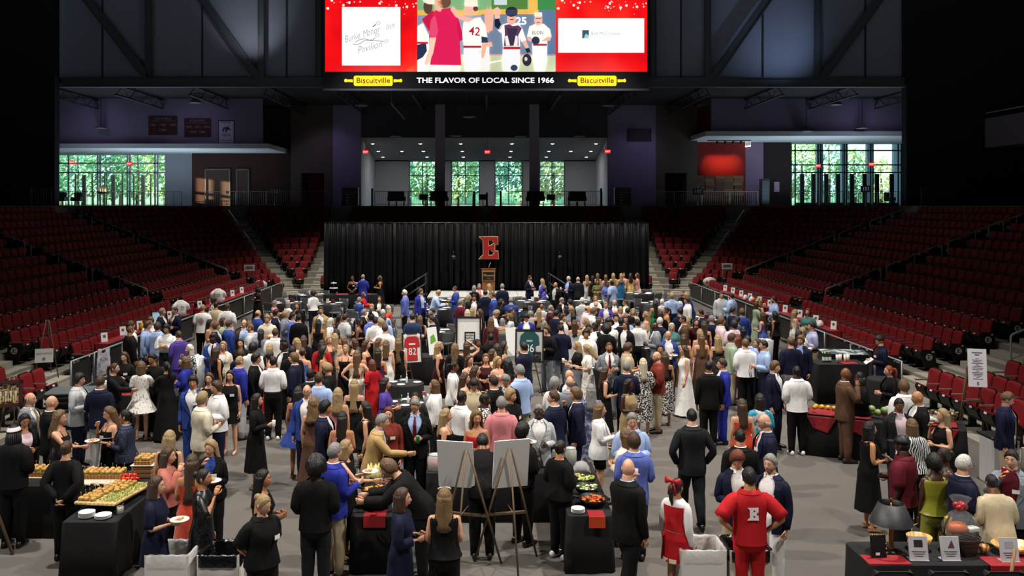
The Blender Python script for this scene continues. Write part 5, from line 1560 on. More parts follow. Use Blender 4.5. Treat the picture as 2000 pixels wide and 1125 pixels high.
def parse(line):
 f = [q.strip() for q in line.split('|')]
 a = f[0].split()
 d = dict(x=float(a[0]), y=float(a[1]), sex=a[2][0], skin=int(a[2][1]), h=None, z=0.0)
 for q in a[3:]:
  if q[0] == 'h': d['h'] = float(q[1:])
  if q[0] == 'z': d['z'] = float(q[1:])
 d['hair'] = f[1].split(); d['outfit'] = f[2]
 fc = f[3].split('/'); d['rot'] = DIR[fc[0]] if fc[0] in DIR else math.radians(float(fc[0]))
 d['yaw'] = float(fc[1]) if len(fc) > 1 else 0; d['pitch'] = float(fc[2]) if len(fc) > 2 else 0
 d['pose'] = f[4]; d['label'] = f[5]; d['held'] = f[6:]
 p = body_template(d['sex'], d['pose'])[0]; k = SK[d['sex']]
 d['s'] = (d['h'] or (1.79 if d['sex'] == 'm' else 1.68)) / k['top']
 topz = d['z'] + (p.head.z + .125) * d['s']
 Y = FPX * (CAMZ - topz) / (d['y'] - CY)
 Y = min(Y, 43.0)
 off = Vector((p.head.x, p.head.y)) * d['s']
 c_, s_ = math.cos(d['rot']), math.sin(d['rot'])
 d['X'] = (d['x'] - CX) * Y / FPX - (off.x * c_ - off.y * s_); d['Y'] = Y - (off.x * s_ + off.y * c_)
 return d
def settle(L, it=30, dmin=.43):
 """nudge people apart where two would stand in each other"""
 for _ in range(it):
  for i in range(len(L)):
   for j in range(i + 1, len(L)):
    a, b = L[i], L[j]
    dx, dy = a['X'] - b['X'], a['Y'] - b['Y']
    if abs(dx) > dmin or abs(dy) > dmin: continue
    d = math.hypot(dx, dy)
    if d < dmin:
     if d < .01: dx, dy, d = .01, .3, .3
     q = (dmin - d) / 2 * .5
     sy = 1 if dy >= 0 else -1
     a['Y'] += sy * q; b['Y'] -= sy * q
     sx_ = 1 if dx >= 0 else -1
     a['X'] += sx_ * q * .35; b['X'] -= sx_ * q * .35
def held_item(o, d, spec):
 """spec: kind hand label - a separate thing at the hand of the person"""
 kind, hand, lb = spec.split(' ', 2)
 p = body_template(d['sex'], d['pose'])[0]
 sd = -1 if hand == 'R' else 1
 S, E, Wr = p.arms[sd]
 q = Wr + (Wr - E).normalized() * .10
 if hand == 'B': q = (p.arms[1][2] + p.arms[-1][2]) / 2 + Vector((0, -.08, 0))
 q = Matrix.Rotation(d['rot'], 3, 'Z') @ (q * d['s']) + Vector((d['X'], d['Y'], d['z']))
 make_held(kind, q, d['rot'], lb)
def make_held(kind, q, rz, lb):
 if kind == 'plate':
  t = tag(MB().lathe([(.03, 0), (.075, .002), (.115, .016), (.117, .020), (.075, .008), (.0005, .008)], 18).ob('plate', WHITE, None, q, (0, 0, rz)), lb, 'plate', 'hand-held plates')
  b = MB(); rn = random.Random(lb)
  for i in range(4): b.ball((rn.uniform(-.045, .045), rn.uniform(-.045, .045), .024), (.022, .018, .016), 0, 7, 5)
  stuff(b.ob('food', mat('#c79a52', .7), t))
 elif kind == 'cup':
  t = tag(MB().lathe([(.026, -.05), (.036, .06), (.034, .06), (.025, -.045)], 12, caps=False).ob('plastic_cup', mat('#e4e8ea', .1, alpha=.55), None, q), lb, 'cup', 'hand-held cups')
  MB().lathe([(.026, -.047), (.032, .03), (.0005, .03)], 12).ob('drink', mat('#c9b27a', .15), t)
 elif kind == 'beer':
  t = tag(MB().lathe([(.028, -.06), (.04, .07), (.038, .07), (.027, -.055)], 12, caps=False).ob('beer_glass', mat('#e4e8ea', .1, alpha=.5), None, q), lb, 'glass')
  MB().lathe([(.028, -.057), (.036, .045), (.0005, .045)], 12).ob('beer', mat('#c47a1c', .2), t)
 elif kind in ('can', 'redcan'):
  t = tag(MB().lathe([(.026, -.06), (.032, -.05), (.032, .05), (.026, .06)], 12).ob('drink_can', mat('#1f7a44' if kind == 'can' else '#b0202a', .3, .4), None, q), lb, 'can')
  MB().lathe([(.025, .06), (.024, .062), (.0005, .061)], 12).ob('lid', STEEL, t)
 elif kind == 'phone':
  t = tag(MB().bbox((0, 0, 0), (.07, .14, .009), .004).ob('phone', mat('#121316', .2), None, q, (.5, 0, rz)), lb, 'phone')
  MB().box((0, 0, .005), (.062, .128, .002)).ob('display', mat('#39424c', .15), t)
 elif kind == 'paper':
  t = tag(MB().box((0, 0, 0), (.15, .21, .003)).box((.004, .003, .003), (.15, .21, .002)).ob('paper_sheet', PAPER, None, q, (.6, .2, rz)), lb, 'paper')
 elif kind == 'bag':
  t = tag(MB().bbox((0, 0, -.28), (.26, .09, .22), .03).ob('handbag', mat('#d8d2c6' if 'white' in lb else '#b06a2c' if 'orange' in lb else '#1a1618', .5), None, q, (0, 0, rz)), lb, 'handbag')
  MB().tube([(-.09, 0, -.18), (-.07, 0, -.03), (0, 0, .0), (.07, 0, -.03), (.09, 0, -.18)], .009, 6).ob('handle', mat('#a89c88', .5), t)
 elif kind == 'pom':
  b = MB(); rn = random.Random(4)
  for i in range(90):
   a, c_ = rn.uniform(0, 6.28), rn.uniform(-1, 1); r = rn.uniform(.09, .13); s = math.sqrt(1 - c_ * c_)
   v = Vector((s * math.cos(a), s * math.sin(a), c_)); w_ = v.orthogonal().normalized() * .008
   b.add([tuple(w_), tuple(-w_), tuple(v * r - w_), tuple(v * r + w_)], [(0, 1, 2, 3)], i % 3)
  tag(b.ob('pom_pom', [mat('#7c1018', .3), mat('#b01822', .3), mat('#d8d4cc', .3)], None, q - Vector((0, 0, .03))), lb, 'pom-pom')
 elif kind == 'ball':
  tag(MB().ball((0, 0, 0), (.09, .09, .15), 0, 14, 10).ob('football', mat('#6a1a1c', .5), None, q + Vector((0, 0, .02)), (1.2, 0, rz)), lb, 'ball')
def build_person(d):
 sex, code = d['sex'], d['pose']
 yaw, pit = d['yaw'], d['pitch']
 near = d['Y'] < 27
 sk = SKIN[d['skin']]
 hc = d['hair'][1] if len(d['hair']) > 1 else 'br'
 brow = hairm(hc) if hc not in ('wt', 'sb') else hairm('gr')
 o = obj('person', body_mesh(sex, code, yaw, pit), [sk, EYEW, EYED, brow, LIPS[d['skin']]], None, (d['X'], d['Y'], d['z']), (0, 0, d['rot']), d['s'])
 tag(o, d['label'], 'person', 'guests at the reception')
 p = P_(sex, code)
 if d['hair'][0] != 'bald':
  h = obj('hair', hair_mesh(d['hair'][0], sex), hairm(hc), o)
  h.matrix_local = head_matrix(p, yaw, pit)
 dress_up(o, sex, code, d['outfit'], near)
 for x in d['hair'][2:]:
  HMx = head_matrix(p, yaw, pit)
  if x == 'beard':
   m = MB(); m.loft([[head_pt(a, e, .006) * .97 for a in [(-1.35 + 2.7 * i / 12) for i in range(13)]] for e in (-.42, -.62, -.82, -1.05)], 0, False, True, closed=False)
   q = m.ob('beard', hairm(hc), o); q.matrix_local = HMx
  if x == 'glasses':
   m = MB()
   for s in (-1, 1):
    m.tube([(s * .033 + .023 * math.cos(a * math.pi / 5), -.100, .004 + .018 * math.sin(a * math.pi / 5)) for a in range(11)], .0025, 4); m.tube([(s * .056, -.098, .008), (s * .078, -.04, .01), (s * .08, .01, .0)], .0025, 4)
   m.tube([(-.01, -.1, .008), (.01, -.1, .008)], .0025, 4)
   q = m.ob('glasses', BLACK, o); q.matrix_local = HMx
  if x == 'cap':
   m = MB(); m.loft([[head_pt(2 * math.pi * i / 20, e, .016) * .99 for i in range(20)] for e in (.25, .5, .8, 1.1, 1.5)][::-1]); m.prism([(-.07, -.08), (.07, -.08), (.055, -.17), (0, -.19), (-.055, -.17)], .03, .04, 'z')
   q = m.ob('cap', BLACK, o); q.matrix_local = HMx
  if x == 'whitecap':
   m = MB(); m.loft([[head_pt(2 * math.pi * i / 20, e, .024) * .95 for i in range(20)] for e in (.28, .5, .72)], 0, False, True)
   q = m.ob('headband', WHITE, o); q.matrix_local = HMx
  if x == 'bow':
   m = MB()
   for s in (-1, 1):
    m.loft([[(s * t * .11, .11 + .02 * math.sin(a), .10 + (.012 + .04 * t) * math.cos(a)) for a in [i * math.pi / 4 for i in range(8)]] for t in (0, .4, 1)])
    m.tube([(0, .11, .10), (s * .04, .13, .02), (s * .05, .13, -.08)], [.012, .02, .016], 6, flat=.3)
   q = m.ob('hair_bow', mat('#b0141c', .5), o); q.matrix_local = HMx
  if x == 'shades':
   m = MB(); m.tube([(-.075, -.02, .105), (-.05, -.055, .112), (.05, -.055, .112), (.075, -.02, .105)], .012, 6, flat=.4)
   q = m.ob('sunglasses', mat('#d8dce0', .15, .6), o); q.matrix_local = HMx
 for hs in d['held']:
  if hs: held_item(o, d, hs)
 return o
# ================================================================== the guests: pixel of the crown, look, clothes, facing, pose, label
GUESTS = '''
688 538 f3|bun dk|dress bk maxi strap +|f|ffs|woman in black strap gown with clasped hands beside the dessert table
709 536 m1|short gr|suit rb wh rb|b|hhs|grey-haired man in royal blue suit seen from behind at the dessert table
742 538 f2|long br|dress bk maxi strap +|l|hhs|long-haired woman in black gown choosing at the dessert table
611 567 f2|curly dk|top wh long nv|bl|hhs|curly-haired woman in white blouse reading a sheet by the far tables
710 570 f1|bob lb|top rd elbow bk|r|llt|seated brown-haired woman in red top below the blue-suited man
702 580 m1|short gr|suit bl wh bl|br|llt|seated grey-haired man in blue suit with hand at his chin
741 578 f1|bob br|cardi bk wpat bk|f|llt|seated short-haired woman in black jacket over patterned blouse
726 594 f1|bob bn|top wpat short bk|f|llt|seated short blonde woman in white patterned top
758 596 f1|bob sb glasses|top og long bk|l|llt|seated blonde woman with glasses in bright red sweater
711 604 m1|short gr|suit bk wh bk|r|llt|seated grey man in black with back half turned near the table sign
748 604 m1|short wt|shirt lb ch|b|llt|seated white-haired man in light blue shirt beside the red sweater
790 566 m1|short wt|suit pb wh bk|l|dds|white-haired man in slate blue blazer leaning on a chair back
822 564 m1|swept lb|open rb lg nv +|fr|dds|sandy-haired man in open royal blue suit near the stage stairs
627 599 m1|short br|open tn wh kh +|f|dds|dark-haired man in sand-coloured blazer facing the camera
622 623 f2|long bk|dress bk midi strap|b|dds|woman with long black hair and bare shoulders carrying a white bag|bag R white handbag of the black-haired woman near the sand blazer
647 620 f1|bob wt|dress wpat knee short|r|hhs|white-haired woman in pale patterned dress
664 612 f2|long dk|top dm long bk|r|hhs|dark-haired woman half hidden behind the grey polo shirt
674 613 m1|short dk|polo lg kh|br|hhs|dark-haired man in pale grey polo shirt, seen from behind
706 620 f3|pony bk|dress bk midi none|r|hhs|woman in black off-shoulder dress with tied dark hair
720 613 m3|dreads bk|suit pb wh bk|bl|hhs|man with short dreads in periwinkle blue jacket
734 619 m1|short bk|shirt wh bk|b|dds|black-haired man wedged behind the periwinkle jacket
749 615 m2|short br|shirt lb nv|b|dds|brown-haired man in light blue shirt behind the white shirts
744 622 m1|swept bn|untuck wh nv|l/0/15|hhs|blond man in loose white shirt looking down
752 633 m1|short br|untuck wh kh|b|dds|brown-haired man in white shirt seen from behind, below the blond man
808 611 m1|short dk|suit dn wh dn|b|hhs|man in slate navy suit facing away behind the red jersey frame
818 616 f1|long lb|dress bk midi tank|b|dds|brown-haired woman standing close beside the slate navy suit|ball L dark red football held behind the red jersey frame
843 616 m1|short dk|suit nv wh nv|l|hhs|dark-haired man in deep navy suit turned to the football
844 602 m1|short dk beard|suit ch wh ch|fl|dds|bearded man in charcoal suit behind the navy suit
856 566 m1|short bn|suit lb pp nv|r/0/25|lls15|blond man in light blue blazer bending over a far table
889 558 m2|thin dk|suit bl lb bl|l|hhs|balding man in bright blue suit before the stage edge
900 584 m1|short gr glasses|suit mr wh mr|br|hhs|man with glasses in maroon suit
926 557 f1|bob gr|dress bk midi long|b|dds|grey-haired woman in black before the lectern
936 554 f1|bob gr|cardi wh pk ch|f|dds|grey-haired woman in white and pink facing the camera by the lectern
955 554 f1|wavy bn|dress cpat midi long|bl|dds|blonde woman in cream speckled dress below the lectern
948 566 m1|short dk|suit nv wh nv|b|dds|dark-haired man in navy suit, back turned, under the lectern
963 571 m1|short br|suit bl wh bl|l|dds|young man in blue suit facing left near the lectern
981 554 m1|short gr|suit nv wh nv|b|dds|grey-haired man in dark navy suit right of the lectern
916 575 f1|long bn|top bk long bk|r|dds|blonde woman beside the man in open black jacket
926 575 m2|swept bk|open bk wh bk|f|dds|dark-haired man in black jacket over open white shirt
913 604 f1|wavy sb|top cr long kh|b|dds|silver-blonde woman seen from behind above the signed board
922 600 f1|long bn|top be long bk|b|dds|honey-blonde woman seen from behind above the signed board
937 603 f1|long br|dress bk midi tank|l|dds|brown-haired woman in black right of the signed board
981 584 f2|wavy bk|top bk short bk|r|hhs|woman with long black hair and black top near the far tables
998 581 m1|short gr|suit bl wh bl|b|llt|grey-haired man in blue suit seated with back turned
996 600 m1|short br|suit bk wh bk|r|llt|seated man in dark suit bending over his plate
969 605 m1|swept bn|top wh short kh|r/0/30|lls15|blond youth bending to eat beside the tables
959 619 f1|wavy lb|dress mr* maxi long|b|dds|woman with long light brown hair in maroon satin gown
981 621 f1|bob gr|sweater be kh|b|llt|person with grey-blond hair in beige sweater seated, back turned
996 612 f1|long lb|cardi lg wh bk|l|llt|seated woman with brown hair in pale grey cardigan
1026 592 f4|braids bk|dress dt midi short +|f|llt|seated dark-skinned woman with braids in dark teal
1036 607 m1|short gr glasses|suit gy wh gy|l|llt|seated grey-haired man with glasses in grey jacket
1028 612 m1|swept dk|open rb wh nv +|f/0/30|hhs|man in bright blue blazer looking down at his phone|phone L dark phone held by the man in bright blue
1035 538 m2|short dk|suit nv wh nv mr +|fr|hhs|dark-haired man in navy suit and red tie gesturing by the stage
1059 544 f1|wavy bn|dress bpat knee elbow|bl|dds|blonde woman in blue and violet print dress by the stage
1057 603 f1|verylong bn|dress bk midi strap|b|dds|woman with very long blonde hair in black strap dress, far tables
1058 593 m3|bald bk|suit lg wh ch|b|llt|seated bald man in pale jacket, back turned
1059 625 f1|bob gr|top lg long bk|r|llt|grey-haired person seated behind the framed green jersey
1085 551 m2|fringe dk|open bk lg bk +|fl|dds|balding man in black jacket and grey shirt near the stage stairs
1111 540 m1|short wt beard|open nv lb ch|fl|phs|white-bearded man in navy jacket holding a drink before the drape|cup R cup held by the white-bearded man before the drape
1128 540 m1|fringe gr|suit ch wh ch|b|dds|balding grey man in charcoal suit, back turned before the drape
1147 537 f1|long bn|dress lg maxi strap|b|dds|blonde woman in silvery gown at the queue before the drape
1157 538 f3|long bk|dress bk maxi strap|b|dds|black-haired woman in black, deep in the queue before the drape
1167 533 f1|long lb|dress be maxi strap|b|dds|light-brown-haired woman, back turned, in the queue before the drape
1167 545 f2|bob bk|dress multi maxi short|f|hhs|black-haired woman in bright floral dress holding a phone|phone R phone of the woman in bright floral dress
1183 536 f1|long lb|dress gy maxi strap|b|dds|brown-haired woman in grey, back turned, in the queue
1186 549 f3|bun bk|top pb short cr|f|hhs|woman in blue and pale yellow with dark headband in the queue
1195 547 m4|buzz bk|polo lb gy|bl|dds|dark-skinned man in light blue polo shirt and grey trousers
1199 531 f1|verylong bn|dress tn maxi strap|b|dds|woman with very long blonde hair left of the teal gown
1213 532 f1|long bn|dress te* maxi strap|b|hhs|blonde woman in teal satin gown, back turned
1218 529 f1|long br|dress pp maxi strap|f|dds|brown-haired woman behind the teal gown facing the camera
1231 529 f2|wavy dk|dress yfloral maxi strap|b|dds|dark-haired woman in yellow floral gown
1244 529 f1|wavy br|dress pfloral maxi strap|l|dds|brown-haired woman in pink floral gown at the end of the queue
1097 581 m1|short gr|open bk wh bk +|fr/0/25|llt|seated grey-brown man in dark suit with white tag
1113 584 m1|short bk|suit nv wh nv|bl|dds|black-haired man in navy suit left of the white-haired man
1137 581 m1|short wt|suit lg wh gy|b|dds|white-haired man in light grey suit, back turned
1163 578 f1|long bn|top wpat short bk|f|llt|seated blonde woman in white below the floral dress
1164 588 m1|fringe wt|suit ch wh ch|b|llt|seated white-haired man, back turned, below the floral dress
1183 590 m1|short gr|open vi wh nv +|f|llt|seated man in purple-blue jacket with hand at mouth
1200 585 m1|fringe wt|suit bk wh bk|f|llt|seated bald man in black right of the purple jacket
1221 585 f1|bun br glasses|top cr long bk|l|llt|seated woman with glasses and pinned-up hair
1212 598 f1|bob bn|top pfloral short bk|b|llt|seated blonde woman in pink floral blouse
1203 604 m1|bald wt|shirt lb bk|f|llt|seated bald pink-faced man
1076 596 m1|short gr|suit dm lb nv|r|llt|seated grey crew-cut man in dark red jacket
1087 605 m2|short bk|suit nv wh nv|br|dds|black-haired man in navy suit looking right, mid crowd
1105 597 m2|short bk|suit rb wh rb|l|llt|seated dark-haired man in blue jacket behind the smiling youth
1116 599 m1|swept bn|shirt gy bk|f/0/25|hhs|young blond man in grey-blue shirt looking down
1100 612 m1|swept br|open bk wh bk|fr|dds|smiling brown-haired youth in black jacket and white shirt
1120 610 f2|long bk|dress bk midi strap|b|dds|woman with long black hair behind the smiling youth
1122 624 f1|long br|dress lg midi strap|b|dds|brown-haired woman with bare shoulders in silvery strap dress
1148 596 m1|fringe br|shirt pp kh|r|lls10|balding man in pale pink shirt bending over a table
1160 601 m1|swept lb|shirt wh nv|r|lls10|sandy-haired man in white shirt bending over a table
1144 620 f1|long bn|top be short bk|l|dds|blonde woman facing left among the dark-haired men
1171 618 f1|long br|top br long bk|r|dds|brown-haired woman in brown behind the dark-haired men
1151 632 m3|short bk|shirt wh bk|f|dds|smiling dark-skinned young man in white shirt
1161 630 m4|short bk|suit bk wh bk|fl|dds|dark-skinned young man in black suit behind the white shirts
1145 643 m2|curly bk|untuck wh bk|f|dds|smiling curly-haired young man in untucked white shirt
1190 623 m2|afro bk|shirt wh bk|f|dds|young man with tall black curls in white shirt
1184 634 m3|afro bk|suit bk wh bk|b|dds|man with large black afro in black suit, back turned
1203 612 m1|swept dk|shirt wh bk|f|dds|pale dark-haired young man in white shirt facing the camera
1213 620 m4|short bk|suit bk wh bk|b|dds|black-haired man in black suit, back turned, beside the pale youth
1221 615 m1|swept lb|shirt lb nv|f|dds|light-brown-haired boy half hidden in the middle crowd
1222 627 m2|long dk|open bk wh bk +|fl|dds|long-haired man in black suit with pocket tag
1227 600 m1|short dk|suit ch wh ch|b|llt|seated dark-haired man in charcoal suit, back turned
1235 603 f1|bob bn|top be long bk|f|llt|seated blonde woman beside the charcoal suit
1245 623 m1|short bk|shirt wh ch|b|hhs|black-haired man in white shirt and dark trousers, back turned
1261 608 f1|wavy bn|dress cr midi strap|l|hhs|blonde woman in cream and orange dress
1280 585 f2|verylong dk|dress gn midi strap|b|dds|woman with very long dark hair in green dress
1279 629 m4|bald bk|suit gy wh gy +|l|hhs|bald dark-skinned man in grey suit
1068 636 m1|swept br|sweater bk gy|fl|hhs|young man with bowl haircut and black pullover beside the green jersey
1096 632 m1|thin dk|suit nv wh gy|b|hhs|man in navy blazer and grey trousers right of the green jersey
1312 572 m1|swept bn|shirt lb nv|b|hhs|blond man in light blue shirt, back turned, by the right-hand stand
1334 567 f1|long br|top bk long bk|fl|dds|brown-haired woman at the front of the right-hand stand
1340 572 m1|swept bn|shirt rb dn|l|lls15|blond man in bright blue shirt bending by the right-hand stand
1342 580 m1|swept br|shirt wh nv|l|dds|brown-haired man in white shirt facing left near the bright blue shirt
1328 588 f1|bob wt|top tl long bk|l|llt|seated white-haired woman in pale teal
1293 584 m1|short wt|suit lg wh gy|b|llt|seated white-haired guest beside the green dress
1409 570 m1|short br|untuck lg dn|f|dds|smiling man in loose pale grey shirt by the right-hand stand
1428 572 m1|short dk beard|untuck lb dn|bl|hhs|bearded man in light blue shirt talking to the pale grey shirt
1301 599 f2|pony dk|dress tn midi strap|l|hhs|dark-haired woman in tan strap dress facing left
1290 606 f1|bob br|top bk long bk|b|dds|brown-haired woman, back turned, below the green dress
1329 601 m2|short bk|suit nv wh nv|b|dds|black-haired man in navy suit, back turned, right of the tan dress
1334 616 m2|buzz bk|suit br wh br|l|hhs|short-haired man in taupe suit facing left
1346 619 f1|long bn|dress bl midi strap|b|dds|blonde woman in blue behind the taupe suit
1356 621 f1|long dk|dress dm midi short|f|dds|smiling dark-haired woman right of the taupe suit
1368 604 m1|short dk|suit nv wh nv|l|dds|dark-haired man in navy suit facing left below the stand
1294 621 m1|short wt|suit nv wh nv|br|dds|white-haired man in dark suit facing away, right part of the crowd
1307 629 f1|long wt|top tl elbow bk|f|hhs|woman with long white hair in teal top
1305 645 m1|fringe br|open bl wh nv +|f/0/25|hhs|bald man in blue jacket with white tag looking down at his plate|plate L plate in the hands of the bald man in blue
1391 616 m1|short gr|suit nv wh nv|b|dds|grey-haired man in navy suit, back turned, beside the chairs
1407 612 m1|short gr|suit ch wh ch|b|dds|grey-brown-haired man behind the pale pink shirt
1408 619 m1|swept lb|untuck pp kh|r|dds|brown-haired man in pale pink shirt facing right
1434 600 m1|short dk|suit nv wh nv|r|dds|dark-haired man in navy suit and white collar facing right
1447 602 m1|swept lb|suit bl wh bl|b|dds|sandy-haired man in blue suit, back turned, left of the sage dress
1440 618 m1|short dk|suit dn wh dn|br|dds|dark-haired man in slate suit behind the pink shirt
1439 627 m2|curly dk|untuck pp kh|b|hhs|curly dark-haired man in pink shirt, back turned
1478 588 f1|bob br|dress sg midi short|r|mms|brown-haired woman in sage green dress with hand raised
1489 609 f1|long br|dress pb mini strap|bl|hhs|brown-haired woman in blue dress by the ice tubs
1375 626 f1|verylong br|dress dm midi strap|b|dds|woman with long brown hair in dark red, back turned
1367 642 f1|long bn|dress pfloral midi strap|b|dds|fair-haired woman in pink print, back turned
1446 636 f2|long bk|dress bk midi strap|b|dds|woman with long black hair in black, beside the pink shirt
503 556 f4 z.3|braids bk|dress bk maxi strap +|fl|hhs|woman with long braids in black gown standing high beside the left-hand stand
416 580 f3 z.1|bun bk|top bw short bk|l|hhs|woman in black and white top behind the auction table
396 594 m1 z.06|buzz bn|tee wh bk|b|dds|blond man in white T-shirt with red round print, back turned
422 589 m2 z.06|buzz bk|sweater be bk|b|hhs|dark-haired man in beige sweater at the auction table
444 592 m2 z.06|short br|untuck wh nv|b|hhs|brown-haired man in white shirt at the auction table
537 586 f1|bob gr|top pk long lg|r|llt|seated grey-haired guest in coral pink
563 588 f1|bob gr|top wh long lg|br|llt|seated grey-haired guest in white near the coral pink one
580 591 f1|wavy br|top bk elbow bk +|f|mds|smiling woman with long brown hair and dark top near the far tables
504 605 m1|fringe dk|suit bl wh bl|br|hhs|balding man in blue suit, back turned, left part of the crowd
522 615 m1|swept bn|untuck cr kh|f|hhs|blond man in cream shirt with hands together
540 604 m1|swept dk|open nv wh nv|r|dds|dark-haired man in navy jacket and white shirt facing right
531 607 f1|bob dk|top wh long bk|f|dds|dark-haired woman peering between the cream shirt and the navy jacket
558 607 m1|curly bn|suit gy lv lg +|r|hhs|curly blond man in grey suit and lilac shirt
583 612 m1|short bk|suit bk wh bk|b|dds|black-haired man in near-black suit facing the curly blond man
574 611 m1|short dk|suit pb wh nv|r|dds|dark-haired man in blue jacket behind the curly blond man
410 623 f2|long dk|dress cr mini strap|r|hhs|dark-haired woman in short cream dress with orange bag|bag R orange leather bag beside the cream dress
426 628 m1|swept lb|suit nv wh nv|r|dds|light-brown-haired young man in dark suit facing right
435 620 f1|bob br|top sg long bk|r|dds|brown-haired woman behind the young man in dark suit
449 625 m1|short br|suit bl wh bl|br|dds|man with short brown hair in bright blue suit, back turned
473 624 m1|fringe wt|open br wh br|f|dds|smiling white-haired man in taupe jacket
477 620 m1|short dk|suit ch wh ch|b|dds|dark-haired man behind the smiling white-haired man
487 627 m1|swept lb|shirt lb kh|b|dds|brown-haired man in light blue shirt left of the bearded man
490 633 m1|buzz lb beard|untuck lg dn|l|hhs|bearded man with cropped hair in pale grey shirt
538 641 m1|short br|untuck wh kh|b|hhs|brown-haired man in white shirt, back turned, below the cream shirt
509 641 f2|long dk|top gy long bk|b|dds|dark-haired woman beside the pale grey shirt
417 651 m4|curly bk|suit bl wh bl nv|f|hhs|smiling dark-skinned man in blue suit and dark tie
436 666 f1|long bn|cardi cr wh be|f|dds|smiling blonde woman in cream cardigan
470 661 f1|long bk|top bk short bk|f|hhs|woman with long black hair and black T-shirt
470 682 m1 h1.6|swept br|suit nv wh nv|b|dds|short brown-haired boy in navy jacket, back turned
494 669 m2|curly bk|shirt wh bk|b|dds|man with thick black hair in white shirt behind the black suit
554 667 m4|dreads dk|open bk wh bk +|fl|dds|tall very dark man with upright dreads and smiling face
571 676 m4|short bk|suit bk wh bk|b|dds|black-haired guest hidden behind the tall smiling man
581 659 f1|long bn|dress wh midi strap|l|hhs|blonde woman facing left above the open-back dress
591 655 f1|long br|top bk long bk|b|dds|brown-haired woman behind the blonde by the open-back dress
591 678 f1|bun br|dress pb maxi none|b|hhs|woman with low bun in open-back periwinkle dress
527 671 f1|long bn|dress bk midi strap|b|dds|long-haired blonde woman in black behind the white shirt
528 685 f1|pony dk|dress rd midi strap|br|dds|dark-haired woman with tied hair in red behind the white shirt
474 693 m1|buzz bn|suit rb wh lg|br|dds|big man with cropped blond hair in royal blue suit
495 691 m2|swept bk|open bk wh bk|r|dds|black-haired young man in black suit facing right
534 695 m2|buzz bk|shirt wh bk sneak|b|hhs|dark-haired man in white shirt, black trousers and white sneakers, back turned
574 689 m1|swept lb|suit nv wh nv|l|dds|brown-haired man in navy suit shaking hands to the left
410 727 f1|wavy br|dress bk midi tank|f|dds|smiling brown-haired woman behind the white linen shirt
448 723 f1|verylong dk|dress bk mini tank +|f/0|dds|smiling woman with very long dark hair in short black dress
423 744 m1|swept br|untuck wh nv|fl|hhs|brown-haired man in white linen shirt facing the camera
606 719 m4|buzz bk|suit bk wh bk|b|dds|black-haired boy in dark suit with white collar, back turned
623 727 m1|short br|shirt lb nv|b|hhs|brown-haired man in light blue shirt, back turned, by the black polo
599 750 m1|fringe dk glasses|open bl wh nv|f|dds|smiling bald man with glasses in blue jacket
583 755 f2|long dk|skirt vi strap bl fmini|b|dds|woman in violet halter top and short blue skirt, back turned
502 768 f1|bob dk|dress bk midi long|r|phs|woman with short dark hair in long black dress holding a glass|cup R glass held by the short-haired woman in black
321 601 m1 z.06|short gr|suit nv wh nv|r|hhs|grey-haired man in navy suit talking beside the yellow tie
338 600 m1 z.06|thin dk|suit nv wh nv tn|fl|hhs|balding man in navy suit with yellow tie
256 627 m1 z.06|swept br|untuck wh nv|br|dds|brown-haired man in white shirt behind the black turtleneck
255 636 m2 z.0|buzz lb|sweater bk bk|br|dds|man with cropped hair in black turtleneck at the auction table
294 619 m1 z.06|swept lb|shirt wh nv|f|dds|sandy-haired man behind the light blue blazer
288 628 m1|swept br|suit lb wh dn|r|dds|young man in light blue blazer facing right
308 629 m1|swept br|untuck lb be|b|hhs|young man in light blue shirt and beige trousers, back turned
325 634 m2|curly bk|shirt wh ch|f|ccs|curly black-haired young man in white shirt with crossed arms
349 645 m1|buzz br beard|suit vi wh vi|bl|hhs|bearded man in violet-blue suit facing the crossed arms
370 672 f1|bob wt|dress bw midi elbow|fl|mds|white-haired woman in black and white top with hand at chin
243 687 f1|wavy br|top bk long bk +|f/0/10|hhs|smiling bartender woman in black with curly brown hair
296 690 m2|short bk|sweater bk bk|f/-20/15|mds|moustached bartender man in black pouring drinks
278 705 f1|bob lb|dress wpat fmini short|b|rds|woman in short white printed dress, back turned at the bar
362 696 f1|bob lb glasses|top rb elbow bk|l|hhs|woman with bob and glasses in blue jacket at the bar
325 705 f2|pony bk|dress bk maxi short|bl|rrs|woman in long black dress with dark ponytail at the bar
424 676 f2|long br|dress bk midi tank|br|dds|woman with brown hair in black sleeveless dress near the ice tub
224 708 f1|pony br|top bk long bk|r|rrs|bartender woman with tied hair reaching over the wine bottles
656 642 f1|bob dk glasses|top br long bk|l|dds|dark-haired woman with glasses behind the blondes
645 656 f1|long bn|dress nv* maxi strap|fr|dds|blonde woman in navy satin gown
653 651 f1|long bn|dress cr midi strap|b|dds|blonde woman, back turned, right of the navy satin gown
669 656 f1|long lb|dress be midi strap|l|dds|light-brown-haired woman facing the navy satin gown
632 676 f2|curls dk|dress bk midi halter|r|dds|woman with dark curls and bare shoulders
629 663 f1|long dk|top rd long bk|b|dds|dark-haired woman in red jacket, back turned
675 672 f1|pony bn|dress bk midi strap|f|phs|fair woman with tied hair in black slip dress
691 660 f1|long br|dress bk midi strap|l|dds|brown-haired woman facing left behind the slip dress
716 663 f1|long br|dress dm maxi strap|r|dds|long-haired woman in wine-red dress facing right
740 660 f1|long lb|top gn tank bk|r|dds|brown-haired woman in bright green top
755 663 f1|long lb|dress wh midi strap|b|dds|light-brown-haired woman in white, back turned
777 660 f1|verylong gb|dress bk maxi tank|b|dds|woman with very long golden brown hair beside the red jersey
737 680 f2|long dk|dress pu midi strap|b|hhs|dark-haired woman in plum dress with bare back
698 684 f1|verylong lb|top cpat strap wh|b|iis|woman in white two-piece with hands on hips, back turned
